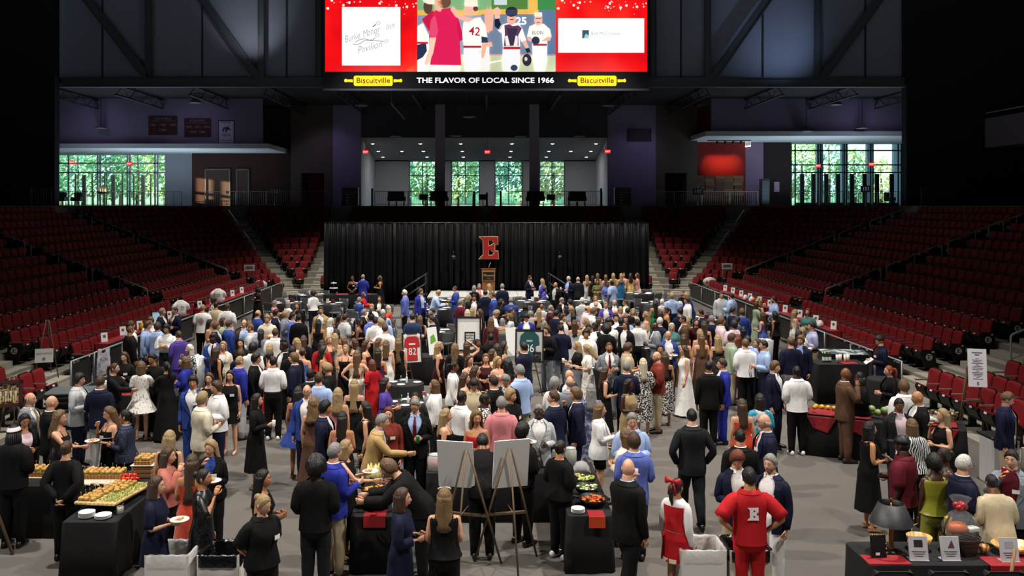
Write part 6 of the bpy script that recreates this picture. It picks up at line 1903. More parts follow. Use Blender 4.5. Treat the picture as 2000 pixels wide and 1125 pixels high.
701 678 f2|long bk|dress bk midi strap|b|dds|dark-haired woman hidden behind the white two-piece
726 700 f1 h1.5|bob au|dress rd midi short|bl|hhs|short auburn-haired girl beside the plum dress
639 708 m1|swept bn|polo bk nv +|l/0/30|hhs|blond man in black polo shirt looking down
753 737 f1|long dk|dress vi midi short|r|hhs|dark-haired woman in indigo top facing right
692 740 f1|verylong bn|dress bk midi strap|b|dds|woman with very long wheat-blonde hair, back turned
660 757 f1|wavy bn|dress pk midi strap|b|dds|woman with streaked blonde hair, back turned
811 765 f1|bun dk|top bk short bk|f|dds|dark-haired woman hidden behind the man with the green can
858 667 f1|wavy bn|dress dm midi halter +|r|dds|blonde woman in burgundy halter dress
891 669 f1|wavy gb|top bk long bk|b|dds|woman with long streaked hair and black top, back turned
909 667 f1|long br|dress wh midi strap|b|uds|woman in white with one hand raised to her hair
932 661 f3|bun bk|top bk short bk|fr|hhs|dark-skinned woman with slicked-back hair in black top
959 650 m4|buzz bk|untuck bk bk|b|hhs|dark-skinned man in black shirt, back turned
983 668 f2|curls dk|dress cr midi halter|r|dds|woman with dark curls in cream halter dress
962 681 f1|long br|dress bk midi strap|r|dds|brown-haired woman in profile left of the cream halter dress
972 672 f2|curls dk|dress bk midi strap|b|dds|dark curly head behind the cream halter dress
919 692 f1|long br|dress nv midi strap|fr|dds|brown-haired woman in navy with white straps
947 691 f1|long lb|dress dm midi tank +|f|hhs|fair woman in dark brown dress with tag, in the group of women
974 696 f1|long bn|dress cr midi strap|fr|dds|blonde woman in cream strap dress, in the group of women
989 700 f2|curls bk|dress og midi strap|bl|dds|woman with long dark curls in red-orange dress
887 705 f3|pony bk|cardi wh bk bk|r|dds|dark-skinned woman in long white cardigan
908 727 f1|long br|dress be midi strap|r|dds|brown-haired woman with bare shoulders right of the white cardigan
929 713 f1|long br|dress db midi tank|r|hhs|brown-haired woman in dark brown dress with small phone|phone R phone of the woman in dark brown dress
931 735 m1|swept dk|polo be kh|f/0/35|hhs|dark-haired youth in beige polo shirt looking down
848 741 f1|bob lb|sweater wh ch|l|mds|woman with brown bob in white sweater at the round table
905 764 m4|buzz bk|shirt wh bk|br|dds|black-haired man in white shirt left of the red top
949 768 m4|buzz bk|untuck bw bk|r|dds|dark-skinned man in black speckled shirt
967 731 m1|short dk|suit bk wh bk|bl|dds|dark-haired man in black suit, back turned, beside the grey-haired man
980 735 m1|short gr|suit bk wh bk nv|f/-20/30|hhs10|grey-haired man in black suit bending his head
997 759 m1|swept bn|untuck bk bk +|fr/20|hhs|blond man in black shirt with tag
974 771 m1|short gr|untuck pk ch|b|dds|grey-haired man in pink shirt, back turned
1015 712 m1 h1.86|short gr|polo lb kh|bl|dds|big grey-haired man in light blue polo shirt and khaki trousers
1023 668 m2|short bk|suit nv wh nv|bl|mds|black-haired man in navy suit studying the green jersey
1127 666 f1|long bn|skirt bk short gy midi +|l|phs|blonde woman in black T-shirt and grey skirt|cup R cup of the blonde in black T-shirt
1147 671 f1|long bn|dress wpat midi short|l/0/30|hhs|blonde woman in white print dress looking down
1190 668 m2|buzz br beard|suit gy wh gy mr +|f|hhs|bearded man in grey suit and dark red tie
1183 715 f1|long br|dress bk midi tank|r|hhs|brown-haired woman in black sleeveless dress holding a cup|cup L cup of the woman in black sleeveless dress
1110 723 m1|bald wt glasses|suit ch wh ch|fl/0/25|hhs|bald man with glasses at the cocktail table
1086 735 f1|curly gr|top wh elbow kh|br|hhs|woman with curly grey hair in white top
1117 736 m1|fringe gr|suit gy wh gy|b|dds|balding man in grey suit, back turned, by the cocktail table
1081 763 m1|short br|suit nv wh nv|bl/40|dds|brown-haired man in navy suit left of the hand at mouth
1124 757 m1|curly lb|open nv wh nv|l|mds|curly-haired man in navy suit with hand at mouth
1150 748 f1|wavy gr|dress grpat midi elbow|b|dds|woman with dark grey wavy hair in blue print dress
1226 669 m1|swept br|polo kh cr|r/0/20|hhs|young man in olive polo shirt and pale trousers
1223 705 m1|short gr|suit nv wh nv|b|hhs|silver-haired man in navy suit, back turned
1229 739 f4|long dk|dress gd* midi tank +|fr|hhs|dark-skinned woman in gold satin dress
1257 698 f1|long sb|dress bw midi elbow|b|hhs|woman with long silver hair in black and white print
1282 687 m1|bald bn beard|untuck ru kh|l/20|hhs|bald man in raspberry shirt and khaki trousers
1298 686 f2|verylong br|skirt bk strap bw midi|b|dds|woman with long brown hair and black and white skirt
1289 672 f2|long bk|top bk short bk|f|hhs|black-haired woman at the table behind the raspberry shirt
1335 652 f1|long br|dress tn midi strap|b|dds|brown-haired woman behind the white silk gown
1336 674 f1|long br|dress wh* maxi tank|l|dds|brown-haired woman in white silk gown
1371 651 f1|verylong lb|dress br* maxi halter|b|hhs|long-haired woman in brown satin gown with bare back
1401 653 f1|wavy bn|dress dots maxi strap|b|dds|curly blonde woman in black dotted gown
1384 704 m3|buzz bk|suit bk wh bk|b|dds|black-haired man in black suit, back turned, beside the royal blue suit
1410 700 m1|short br|suit rb wh rb|l|dds|man in royal blue suit and blue trousers facing left
1430 651 m1|swept br|open sg wh kh|r|dds|brown-haired man in sage green blazer
1441 652 f1|long au|dress bk midi strap|b|dds|auburn-haired woman beside the sage blazer
1457 662 m1|short lb|untuck wh bk|b|hhs|brown-haired man in white shirt and black trousers by the ice tubs
1460 655 m2|short bk|shirt lb nv|b|dds|black-haired man in light blue behind the white shirt
1480 661 f1|long br|top dm long bk|l|dds|brown-haired woman at the ice tubs
1490 664 m1|short dk|shirt lb nv|l|hhs|dark-haired man in light blue shirt and navy trousers by the ice tubs
1513 607 f2|verylong bk|top bk tank bk|bl|mds|woman with long black hair and red shoulder bag|bag R red shoulder bag of the black-haired woman
1511 579 m1|short dk beard|untuck lb dn|l|hhs|bearded man in light blue shirt and jeans by the railing
1554 604 f1|verylong bn|dress gleaf midi halter|r|dds|woman with very long blonde hair in white floral dress by the railing
1577 602 f1 z.06|bob au|top tl short bk|fl|hhs|auburn-haired woman in green top behind the railing
1568 638 f1|bob bn|top wh long bk|r|hhs|short-haired blonde woman hidden beside the lilac shirt
1561 645 f1|bob dk|top dm short bk|r|dds|dark-haired woman hidden beside the lilac shirt
1585 630 m1|short dk|shirt lv kh|l|hhs|dark-haired man in lilac shirt and khaki trousers
1544 658 m1|short lb|sweater nv wh|b|dds|man in navy hooded sweater and white trousers, back turned
1564 655 m1|swept lb|open nv lb nv|fl|dds|smiling man in dark navy blazer beside the hooded sweater
1514 705 m1|swept lb|suit nv wh nv|fr|dds|light-haired man in navy suit facing right
1556 714 m4|buzz bk|untuck wh bk sneak|b|hhs|dark-skinned man in white shirt and black trousers at the fruit table
155 729 m1|swept dk|open lg wh nv|r|hhs|dark-haired man in pale grey blazer and navy trousers
196 733 m1|short br|suit nv wh lg sneak|b|hhs|man in navy jacket and pale trousers, back turned at the bar
59 766 m1|fringe br|suit gy wh ch tn|r|dds|balding man in grey suit and yellow tie
101 772 m1|bald gr|suit bk wh bk|br|dds|bald man in black suit, back half turned
48 806 f2|long dk|cardi bk pp bk|fr/0/20|phs|dark-haired woman in pink top under black coat with plate|plate R plate of the dark-haired woman in pink
117 802 f1|curls gb|top sequin strap bk|r|rhs|woman with golden curls in black sequin top reaching out
27 829 m4|braids bk whitecap|sweater bk bk|b|hhs|server in black with braids under a white headband, back turned
130 859 f1|bun br|sweater bk bk|b|bbs|server woman in black with hands behind her back
213 794 f1|long lb|dress bk maxi strap +|fl/0/15|mps|smiling brown-haired woman in black strap dress with plate|plate L plate of the smiling woman in black strap dress
245 797 f2|pony bk|suit plaid wh bk|l|phs|woman with black ponytail in dark plaid jacket|plate R plate of the woman in plaid jacket
377 734 m2|swept dk|suit bl wh bl +|f/10|dds|young man in blue suit with white name tag
396 765 m1|swept bn|suit cr wh kh|br|hhs|blond man in cream blazer, back turned
331 840 f1|wavy bn|dress bk midi tank|b|dds|woman with long pale blonde waves, back turned
329 873 f1|long br|top rs long bk|r|mhs|brown-haired woman in rust pink blouse
375 886 f2|verylong br|skirt og none og* maxi|b|hhs|woman in orange-red skirt with bare back and long brown hair
412 857 f1|long bn|suit bk bl bk +|f/-15/10|mps|blonde woman in black blazer and blue top with plate|plate L plate of the blonde in black blazer
398 914 f2|bun dk|dress sequin maxi short|r|mds|woman in black sequin dress drinking
306 929 f1|bob br|dress nv mini short bk|r|phs|woman with brown bob in short navy dress holding a plate|plate R large white plate of the woman in short navy dress
613 776 f1|curls gb|dress br maxi strap|b|dds|woman with long golden curls in brown gown
636 783 m2|swept bk|suit nv wh nv|r|dds|black-haired young man in navy suit facing right
668 802 f2|long dk|skirt pk strap bk maxi|b|hhs|dark-haired woman in pink strap top and black skirt
713 783 f1|long dk|top bk tank bk|l|dds|dark-haired woman in black top facing left
676 858 f1|bob bn|dress bk midi tank +|r|rps|blonde woman in black reaching over the hot food|plate L plate of the blonde woman at the hot food
747 808 m1|short gr|open tn lb kh|r|rds12|grey-haired man in brown blazer bending over the hot food
759 794 f1|bob au|top ru long bk +|f|dds|auburn-haired woman in rust red sweater
811 778 m1|short gr glasses|suit bk lb bk mr|f/-10/20|dhs|grey-haired man with glasses in black suit|can L green drink can of the man in black suit
654 865 m1|short gr|suit rb wh kh|br|phs|grey-haired man in royal blue blazer and khaki trousers
617 893 m4|afro bk|sweater bk ch|b|hhs|large dark-skinned man in black shirt, back turned
514 916 f2|long bk|dress bk mini tank|r|hhs|woman with long black hair behind the blonde server
514 964 f1|bun bn|polo bk bk +|fr/20/20|bbs|blonde server woman in black polo shirt
759 897 m1|curly lb|sweater bk bk|l|rrs40|server with curly brown hair bending over the hot food
786 952 f1|bob br|dress nv knee elbow|r|hhs|brown-haired woman in navy dress with bare upper back
868 953 f1|wavy gb shades|top bk tank bk|b|hhs|woman with golden brown hair and sunglasses on head, back turned
871 797 f1|long bn|dress bk midi strap|r|dds|blonde woman in black strap dress left of the red top
931 802 f2|curls gb|top rd none bk|f/15|hhs|woman with dark blonde curls in red off-shoulder top
1052 788 m4|buzz gr glasses|suit lg wh lg|f|phs|dark-skinned man with glasses in light grey suit with plate|plate R plate of the man in light grey suit
1021 826 m3|curly bk|untuck bk bk|br|hhs|tall server in black with curly hair behind the white board
942 847 m3|short bk|sweater bk bk|b|rrs34|server in black half hidden behind the white board
1095 858 f2|bun dk|sweater bk bk sneak|br|hhs|server woman in black with small bun and white shoes
1172 786 f1|long gb|cardi wh bk bk short|r|phs|fair-haired woman in white cardigan and black shorts|cup R cup of the woman in white cardigan
1234 806 m1|short gr|untuck lb nv|f/0/10|hhs|smiling grey-haired man in light blue shirt|plate L small plate of the grey-haired man in light blue
1221 836 f1|long lb|dress cr midi elbow|bl|hhs|light-brown-haired woman in cream beside the blue-grey blazer
1238 845 m1|swept br|suit pb wh ch|b|hhs|brown-haired man in blue-grey blazer, back turned
1227 895 m1 h1.84|bald gr beard|suit bk lb bk|br/25|dmw|bald bearded man in black suit drinking beer|beer L glass of beer of the bald bearded man
1351 797 m1 h1.84|buzz bk|suit ch wh ch|b|kkw|man in charcoal suit walking away, alone on the floor
1449 778 f1|long br|dress og midi strap|b|dds|brown-haired woman in red strap dress, back turned
1484 768 f1|bob dk|dress tpat midi short|b|dds|dark-haired woman in turquoise and white print
1445 836 m2|thin bk|suit bk wh bk|b|dds|balding dark-haired man in black-green suit, back turned
1493 808 m1 h1.84|fringe wt glasses|open nv wh ch rd +|l|dds|white-haired man with glasses in navy suit and red tie
1442 879 m1|swept au|open nv wh kh +|f/10/30|hds|auburn-haired man in navy jacket looking down
1463 913 m2|short bk|polo rd rd|b|iis|player in red uniform with white letter E, hands on hips
1502 886 m1|short gr beard|open nv wh wh +|fl|dds|grey-bearded man in navy blazer and white trousers
1323 932 f2 h1.6|pony dk bow|skirt rd long rd mini|br|dds|cheerleader in red and white uniform with red hair bow|pom R red and white cheer pom-pom
1652 718 m3 h1.84|bald bk|suit br wh br|r|mds|bald dark-skinned man in brown suit with hand at his face
1679 726 f4|braids bk|sweater bk bk|l|hhs|server woman with black braids behind the fruit table
1736 713 f1|pony rd|open bk bk bk|l|hhs|red-haired woman in black jacket behind the fruit table
1718 655 m1 z.06|short dk|open nv dm gy +|l/0/30|hhs|dark-haired man in navy cardigan reading behind the railing|paper L dark leaflet read behind the railing
1765 742 m1|swept lb|untuck wh kh|b|dds|brown-haired man in white shirt by the front seats, back turned
1792 763 m2|bald bk|suit bk wh bk|l|dds|bald tanned man in black suit facing left
1756 776 m3|buzz bk|open ch pp ch|f/-10/15|dds|dark-skinned man in charcoal suit and pale shirt
1781 817 f1|bob lb|sweater zebra bk|b|hhs|woman in zebra print top, back turned
1841 797 f1|long bn|dress bk knee tank|l|mhs|tanned blonde woman in black sleeveless dress
1699 822 f2|bob bk|dress bk midi tank|r|hds|black-haired woman in black dress with beige heels|paper R folded white paper of the black-haired woman
1765 852 m4 h1.84|buzz bk cap|polo mr bk|bl|hds|dark-skinned man in black cap and maroon polo shirt
1823 886 f4|curly bk|top ms* tank ms*|b|pds|dark-skinned woman in shiny mustard outfit, back turned|plate R plate of the woman in mustard|bag L white handbag of the woman in mustard
1843 873 f4|bun dk|dress dm midi strap|l|dds|dark-skinned woman with topknot behind the mustard outfit
1882 888 m1|short wt glasses|suit nv wh nv|r|hhs|white-haired man with glasses in navy suit facing right
1936 925 m3 h1.62|buzz bk|sweater be kh|b|hhs14|man with short dark hair in beige sweater, back turned
1976 879 m1|short dk|open gy mr bk +|fl|mds|dark-haired man in grey blazer drinking from a red can|redcan R red drink can of the man in grey blazer
1967 765 m1|short lb|open nv bl kh tn +|fr/20/20|dds|brown-haired man in navy blazer with tie before the front seats
'''
PEOPLE = [parse(q) for q in GUESTS.strip().split('\n')]
settle(PEOPLE)
for d in PEOPLE: d['Y'] = min(d['Y'], 43.3)
for d in PEOPLE:
 d['ob'] = build_person(d)
def guest(key):
 return [d for d in PEOPLE if key in d['label']][0]
d = guest('T-shirt with red round print'); p = P_('m', d['pose'])
m = MB(); a, b, yo = lerp_ring('m', 1.27); y = yo + b + .037
for r in (.085, .078):
 pass
n = 24
m.add([(r * math.cos(2 * math.pi * i / n), y, 1.26 + r * math.sin(2 * math.pi * i / n)) for r in (.088, .080) for i in range(n)], [(i, (i + 1) % n, n + (i + 1) % n, n + i) for i in range(n)])
for x0, z0, x1, z1 in ((-.05, 1.22, -.04, 1.30), (-.04, 1.30, -.01, 1.26), (-.04, 1.26, -.01, 1.22), (.01, 1.22, .01, 1.30), (.03, 1.22, .045, 1.29), (.045, 1.29, .06, 1.22), (-.03, 1.32, .03, 1.32), (-.03, 1.20, .03, 1.20)):
 m.tube([(x0, y, z0), (x1, y, z1)], .005, 4)
m.ob('shirt_print', mat('#a8323c', .7), d['ob'])
d = guest('player in red uniform'); k = .07
m = MB().prism([(-q[0] * .12, 1.26 + q[1] * .14) for q in grow(EB, .04)], lerp_ring('m', 1.26)[2] + lerp_ring('m', 1.26)[1] + .034, lerp_ring('m', 1.26)[2] + lerp_ring('m', 1.26)[1] + .040, 'y')
m.ob('uniform_letter', WHITE, d['ob'])
for sd in (-1, 1):
 S, E, W_ = P_('m', d['pose']).arms[sd]
 q = S.lerp(E, .74); MB().tube([S.lerp(E, .70), S.lerp(E, .77)], .062, 12, caps=False).ob('sleeve_band', mat('#d8c9a0', .7), d['ob'])
d = guest('cheerleader')
p = P_('f', d['pose'])
h = HEMS['mini']; f = FLARE['mini'] + .022
MB().lathe([(f * 1.0, h - .005), (f * .975, h + .05)], 30, caps=False).ob('skirt_trim', mat('#e0d6bc', .7), d['ob'])
for o in d['ob'].children:
 if o.name.startswith('top'): o.material_slots[0].material = WHITE
MB().loft([p.ring(z, .028, 20) for z in (1.0, 1.1, 1.2, 1.28, 1.32)], 0, False, True).ob('vest', cloth('rd'), d['ob'])
# ================================================================== furniture, food and displays
def th(name, loc, label, cat, rz=0, group=None): return tag(empty(name, loc, rz), label, cat, group)
def drape_table(cx, cy, lx, ly, rz, label, h=.78, c=BLACKCLOTH):
 """rectangular table under a floor-length cloth with soft folds"""
 t = th('draped_table', (cx, cy, 0), label, 'table', rz); n = 64
 def ring(z, k, fold):
  out = []
  for i in range(n):
   s = i / n * 2 * (lx + ly); x = y = 0
   if s < lx: x, y = -lx / 2 + s, -ly / 2
   elif s < lx + ly: x, y = lx / 2, -ly / 2 + s - lx
   elif s < 2 * lx + ly: x, y = lx / 2 - (s - lx - ly), ly / 2
   else: x, y = -lx / 2, ly / 2 - (s - 2 * lx - ly)
   f = 1 + k + fold * math.sin(i * 1.9 + cx) * .5 + fold * math.sin(i * .83) * .5
   out.append((x * (1 + (f - 1) * .6 / lx), y * (1 + (f - 1) * .6 / ly), z))
  return out
 MB().loft([ring(h, -.01, 0), ring(h - .012, .0, 0), ring(h * .6, .03, .03), ring(.01, .09, .09)][::-1], 0, True, True).ob('tablecloth', c, t)
 MB().box((0, 0, h - .04), (lx - .06, ly - .06, .03)).ob('tabletop', WOOD, t)
 for sx in (-1, 1):
  for sy in (-1, 1): MB().tube([(sx * (lx / 2 - .1), sy * (ly / 2 - .1), 0), (sx * (lx / 2 - .1), sy * (ly / 2 - .1), h - .05)], .016, 6).ob('leg', STEELDARK, t)
 return t
def round_table(cx, cy, r, h, label, cat='table', items=0):
 t = th('round_table', (cx, cy, 0), label, cat, 0, 'round tables'); n = 48
 R = [[(rr * math.cos(2 * math.pi * i / n) * (1 + f * math.sin(i * 1.6)), rr * math.sin(2 * math.pi * i / n) * (1 + f * math.sin(i * 1.6)), z) for i in range(n)] for rr, z, f in ((r * 1.06, .02, .04), (r * 1.02, h * .55, .025), (r, h - .02, 0), (r * .98, h, 0))]
 MB().loft(R, 0, True, True).ob('tablecloth', BLACKCLOTH, t)
 MB().tube([(0, 0, 0), (0, 0, h - .03)], .04, 8).ob('pedestal', DARKMETAL, t); MB().lathe([(r * .5, .0), (r * .5, .015), (.05, .03)], 14).ob('foot_plate', DARKMETAL, t)
 return t
PLM = MB().lathe([(.05, 0), (.085, .003), (.13, .018), (.132, .022), (.085, .010), (.0005, .010)], 18).mesh('plate')
def plate(x, y, z, label, group='plates on tables', s=1): return tag(obj('plate', PLM, WHITE, None, (x, y, z), (0, 0, 0), s), label, 'plate', group)
def bottle(x, y, z, c, label, foil='#7c1018', h=.3):
 k = h / .3
 t = tag(MB().lathe([(.034 * k, 0), (.036 * k, .01), (.036 * k, .18 * k), (.014 * k, .235 * k), (.013 * k, .30 * k)], 12).ob('bottle', mat(c, .12, spec=.8), None, (x, y, z)), label, 'bottle', 'bottles')
 MB().lathe([(.0155 * k, .24 * k), (.0155 * k, .302 * k)], 10).ob('foil', mat(foil, .35), t); MB().lathe([(.0368 * k, .05 * k), (.0368 * k, .14 * k)], 12, caps=False).ob('bottle_label', PAPER, t)
 return t
drape_table(-5.3, 12.32, .72, 1.42, 0, 'near black draped buffet table with the big sandwich board')
drape_table(-6.3, 13.5, 2.8, .78, 0, 'long black draped buffet table behind the two servers')
bd_ = th('serving_board', (-5.3, 12.42, .80), 'large pale wooden board piled with sandwich rolls and greens', 'board', -.12)
MB().bbox((0, 0, .10), (.60, 1.06, .035), .01, M=Matrix.Rotation(-.04, 4, 'X')).ob('board', mat_tex('wave', '#b99a5f', '#cdb47c', 5, .6), bd_); MB().box((0, .1, .04), (.4, .7, .08)).ob('riser', DARKWOOD, bd_)
rn = random.Random(11); g = MB()
for i in range(420):
 x, y = rn.uniform(-.02, .28), rn.uniform(-.45, .48); a = rn.uniform(0, 6.28); v = Vector((math.cos(a), math.sin(a), rn.uniform(0, .6))) * .022; w_ = Vector((-v.y, v.x, 0)) * .4
 p = Vector((x, y, .125 - y * .04)); g.add([p - v, p + w_, p + v + Vector((0, 0, .01)), p - w_], [(0, 1, 2, 3)], i % 2)
stuff(g.ob('greens', [mat('#5c7a2c', .7), mat('#a9a94e', .7)], bd_))
ROLL = [MB().lathe([(.022, 0), (.034, .006), (.036, .014), (.030, .016), (.036, .02), (.035, .034), (.022, .046), (.002, .05)], 10, 0).mesh('sandwich_roll')]
FILL = MB().lathe([(.036, .013), (.041, .016), (.037, .022)], 10).mesh('filling'); PICK = MB().tube([(0, 0, .04), (.004, 0, .095)], .0018, 4).ball((.004, 0, .097), .006, 0, 6, 4).mesh('pick')
BREAD = [mat_tex('soft', '#b5823a', '#e0b868', 30, .6), mat_tex('soft', '#a87434', '#d8a858', 30, .6)]
def roll(x, y, z, lab, pick=True):
 t = tag(obj('sandwich_roll', ROLL[0], BREAD[int(x * 977) % 2], None, (x, y, z), (0, 0, x * 40), 1.12), lab, 'sandwich', 'sandwich rolls on ' + lab.split(' on ')[1]); obj('filling', FILL, mat('#5f7a33', .7), t)
 if pick: obj('pick', PICK, mat('#c9a860', .5), t)
B0 = Matrix.Translation((-5.3, 12.42, .80)) @ Matrix.Rotation(-.12, 4, 'Z')
for j in range(9):
 for i in range(4):
  if i == 3 and j < 4: continue
  x = -.24 + .085 * i + rn.uniform(-.012, .012) + (.05 if j > 4 else 0); y = -.44 + .108 * j + rn.uniform(-.015, .015); p = B0 @ Vector((x, y, .119 - y * .04)); roll(p.x, p.y, p.z, 'small golden sandwich roll with green filling on the large pale board')
def tray(cx, cy, w_, d_, n, m_, lab, z=.78, hgt=.09):
 t = th('serving_tray', (cx, cy, z), lab, 'tray'); MB().bbox((0, 0, hgt / 2), (w_, d_, hgt), .012).ob('board', mat_tex('wave', '#8a5a2a', '#a8763c', 6, .5), t); MB().box((0, 0, -.0), (w_ + .1, d_ + .06, .004)).ob('liner', mat('#cfc6b2', .8), t)
 for j in range(m_):
  for i in range(n): roll(cx - w_ / 2 + w_ * (i + .5) / n + rn.uniform(-.01, .01), cy - d_ / 2 + d_ * (j + .5) / m_, z + hgt, 'small golden sandwich roll on ' + lab, (i + j) % 2 == 0)
tray(-5.92, 13.5, .62, .26, 7, 3, 'the wooden tray beside the red peppers'); tray(-6.9, 13.65, .5, .26, 5, 3, 'the wooden tray between the two servers'); tray(-5.33, 13.62, .26, .3, 3, 3, 'the tall stacked crate', .98, .07)
t = th('wooden_crate', (-5.33, 13.62, .78), 'tall stacked wooden crate under sandwich rolls', 'crate')
for k in range(3): MB().bbox((0, 0, .035 + .066 * k), (.30, .32, .058), .008).ob('slat', WOOD, t)
m = MB()
for i in range(26): m.tube([(-.28 + i * .022, -.13 - .03 * math.sin(i), .01 + .02 * math.sin(i * 1.7) ** 2), (-.28 + i * .022, .10, .015)], .014, 5)
m.ob('linen_cloth', mat('#cfc5b0', .85), th('table_linen', (-5.9, 13.24, .782), 'crumpled cream linen before the wooden tray', 'cloth'))
for i in range(7):
 t = tag(MB().ball((0, 0, 0), (.045, .045, .04), 0, 10, 7).ob('red_pepper', mat('#c01512', .25), None, (-5.56 + .07 * (i % 4), 13.32 + .09 * (i // 4), .82 + .03 * (i // 4))), 'glossy red pepper beside the cream linen', 'pepper', 'red peppers on the buffet'); MB().tube([(0, 0, .035), (.005, 0, .06)], .008, 5).ob('stem', mat('#4c7a2a', .6), t)
for k, (x, y, n) in enumerate(((-5.42, 11.80, 6), (-5.18, 11.76, 4))):
 for i in range(n): plate(x + .004 * (i % 2), y, .782 + .012 * i, '%s white plate from the table in the %s plate stack on the near buffet' % (ORD[i + 1], ('left', 'right')[k]), s=.82)
def jar(x, y, z, r, h, c, lab, lid=False, cat='jar'):
 t = tag(MB().lathe([(r * .95, 0), (r, .01), (r, h * .85), (r * .8, h), (r * .77, h), (r * .95, h * .83), (r * .95, .015), (.0005, .012)], 14).ob('glass_jar', mat('#e6ecec', .05, alpha=.35), None, (x, y, z)), lab, cat, 'glass jars')
 MB().lathe([(r * .93, .016), (r * .93, h * .74), (.0005, h * .76)], 14).ob('contents', mat_tex('noise', c, '#e8dcc0' if c != '#7a8a3a' else '#b9b46a', 40, .6, .6), t)
 if lid: MB().lathe([(r * .85, h), (r * .85, h + .012), (.01, h + .03)], 12).ob('lid', mat('#dfe4e4', .1, alpha=.5), t)
 else: MB().tube([(.01, 0, h * .6), (r * .9, 0, h * 1.35)], .006, 5).ob('spoon', STEEL, t)
jar(-5.03, 11.95, .78, .05, .10, '#d8cfae', 'square-sided jar of cream sauce with spoon on the near buffet'); jar(-5.55, 13.75, .78, .05, .13, '#e6e0cc', 'white sauce jar beside the wooden tray')
drape_table(-1.5, 12.72, .70, 1.8, 0, 'black draped hot buffet table with red napkin and tortillas'); drape_table(.05, 14.1, 2.0, .70, 0, 'black draped cross table behind the white boards'); drape_table(1.42, 13.1, .62, 2.5, 0, 'black draped buffet table with skillets of vegetables')
def pan(cx, cy, r, c1, c2, lab, handle=True, z=.78, fill='lump', rim='#101012'):
 t = th('skillet', (cx, cy, z), lab, 'skillet'); MB().lathe([(r * .8, .05), (r * .82, .05), (r, .12), (r * .97, .12), (r * .8, .065), (.0005, .062)], 22).ob('pan', mat(rim, .4, .3), t); MB().lathe([(r * .5, 0), (r * .5, .05)], 12).ob('stand', BLACK, t)
 if handle: MB().tube([(-r * .9, 0, .11), (-r * 1.6, .02, .15)], [.02, .014], 6).ob('handle', BLACK, t)
 if fill == 'flat': MB().lathe([(r * .93, .09), (r * .7, .115), (.0005, .12)], 20).ob('food', mat_tex('soft', c1, c2, 8, .7), t)
 else:
  m = MB(); q = random.Random(lab)
  for i in range(46):
   a = q.uniform(0, 6.28); d = r * .8 * math.sqrt(q.random()); m.ball((d * math.cos(a), d * math.sin(a), .095 + .03 * q.random() * (1 - d / r)), (q.uniform(.018, .03), q.uniform(.014, .024), .016), i % 2, 6, 5)
  stuff(m.ob('food', [mat(c1, .6), mat(c2, .6)], t))
pan(-1.54, 12.18, .24, '#b8a878', '#d6c896', 'round dish of flat tortillas at the end of the hot buffet', False, fill='flat'); pan(-1.6, 12.66, .22, '#d98a2c', '#e8b04c', 'chafing pan of orange potato wedges'); pan(-1.44, 13.02, .19, '#5a3220', '#7a4a30', 'pan of brown beans'); pan(-1.36, 13.38, .18, '#a8b84a', '#d8dc8a', 'platter of pale green salad', False)
t = th('corn_husk_garnish', (-1.68, 13.2, .78), 'upright bundle of pale corn husks on the hot buffet', 'garnish')
for i in range(6): MB().tube([(.03 * i - .1, .05 * (i % 3), 0), (.03 * i - .09, .05 * (i % 3), .15), (.04 * i - .12, .06 * (i % 3) + .03, .30)], [.04, .05, .008], 7, flat=.5).ob('husk', mat('#d8cc86', .7), t)
jar(-.82, 13.92, .78, .12, .24, '#b8321a', 'large glass jar of red salsa vegetables', True); jar(-1.62, 13.5, .78, .10, .18, '#c04a28', 'smaller glass jar of red pickles', True)
for i in range(3):
 tag(MB().lathe([(.028, 0), (.034, .15), (.032, .15), (.026, .01), (.0005, .01)], 12).ob('drinking_glass', mat('#dde6ee', .05, alpha=.4), None, (-1.27 + .065 * i, 12.0 + .05 * (i % 2), .78)), '%s of three clear glasses beside the tortillas' % ORD[i + 1], 'glass', 'clear glasses')
def runner(cx, y0, w_, lab, c='#a01820'):
 t = th('table_runner', (cx, y0, .785), lab, 'runner'); MB().box((0, .12, .003), (w_, .26, .006)).ob('cloth_top', REDCLOTH, t); MB().box((0, -.02, -.07), (w_, .012, .15)).ob('cloth_drop', mat(c, .5, bump=.3), t)
runner(-1.52, 11.82, .30, 'bright red napkin hanging over the end of the hot buffet'); runner(1.5, 11.80, .22, 'red and orange cloth over the end of the skillet table', '#c0401c')
tag(MB().bbox((0, 0, .04), (.8, .3, .08), .01).ob('red_tray', mat('#a0141c', .4), None, (-.42, 14.0, .78)), 'long red tray on the cross table', 'tray')
for i in range(2): tag(MB().box((0, 0, 0), (.17, .12, .004)).ob('pink_card', mat('#d0487c', .6), None, (-.6 + .2 * i, 13.95, .866), (0, 0, .3 * i)), '%s bright pink card on the red tray' % ('left', 'right')[i], 'card')
for i in range(5): roll(.1 + .05 * (i % 3), 14.05 + .06 * (i // 3), .78, 'pale bread roll on the cross table end', False)
plate(.4, 13.9, .784, 'white plate on the cross table between the boards')
pan(1.5, 12.25, .21, '#d8741c', '#b84a14', 'skillet of roasted orange carrots nearest the camera', True); pan(1.48, 12.75, .2, '#d8d4b4', '#5a7a3a', 'skillet of white onions and greens'); pan(1.46, 13.22, .22, '#8a9a3c', '#c8c47a', 'skillet of green sprouts')
jar(1.16, 14.2, .78, .10, .22, '#7a8a3a', 'glass jar of olives nearer the server', True); jar(1.38, 14.25, .78, .10, .25, '#7a8a3a', 'glass jar of olives with ladle', True)
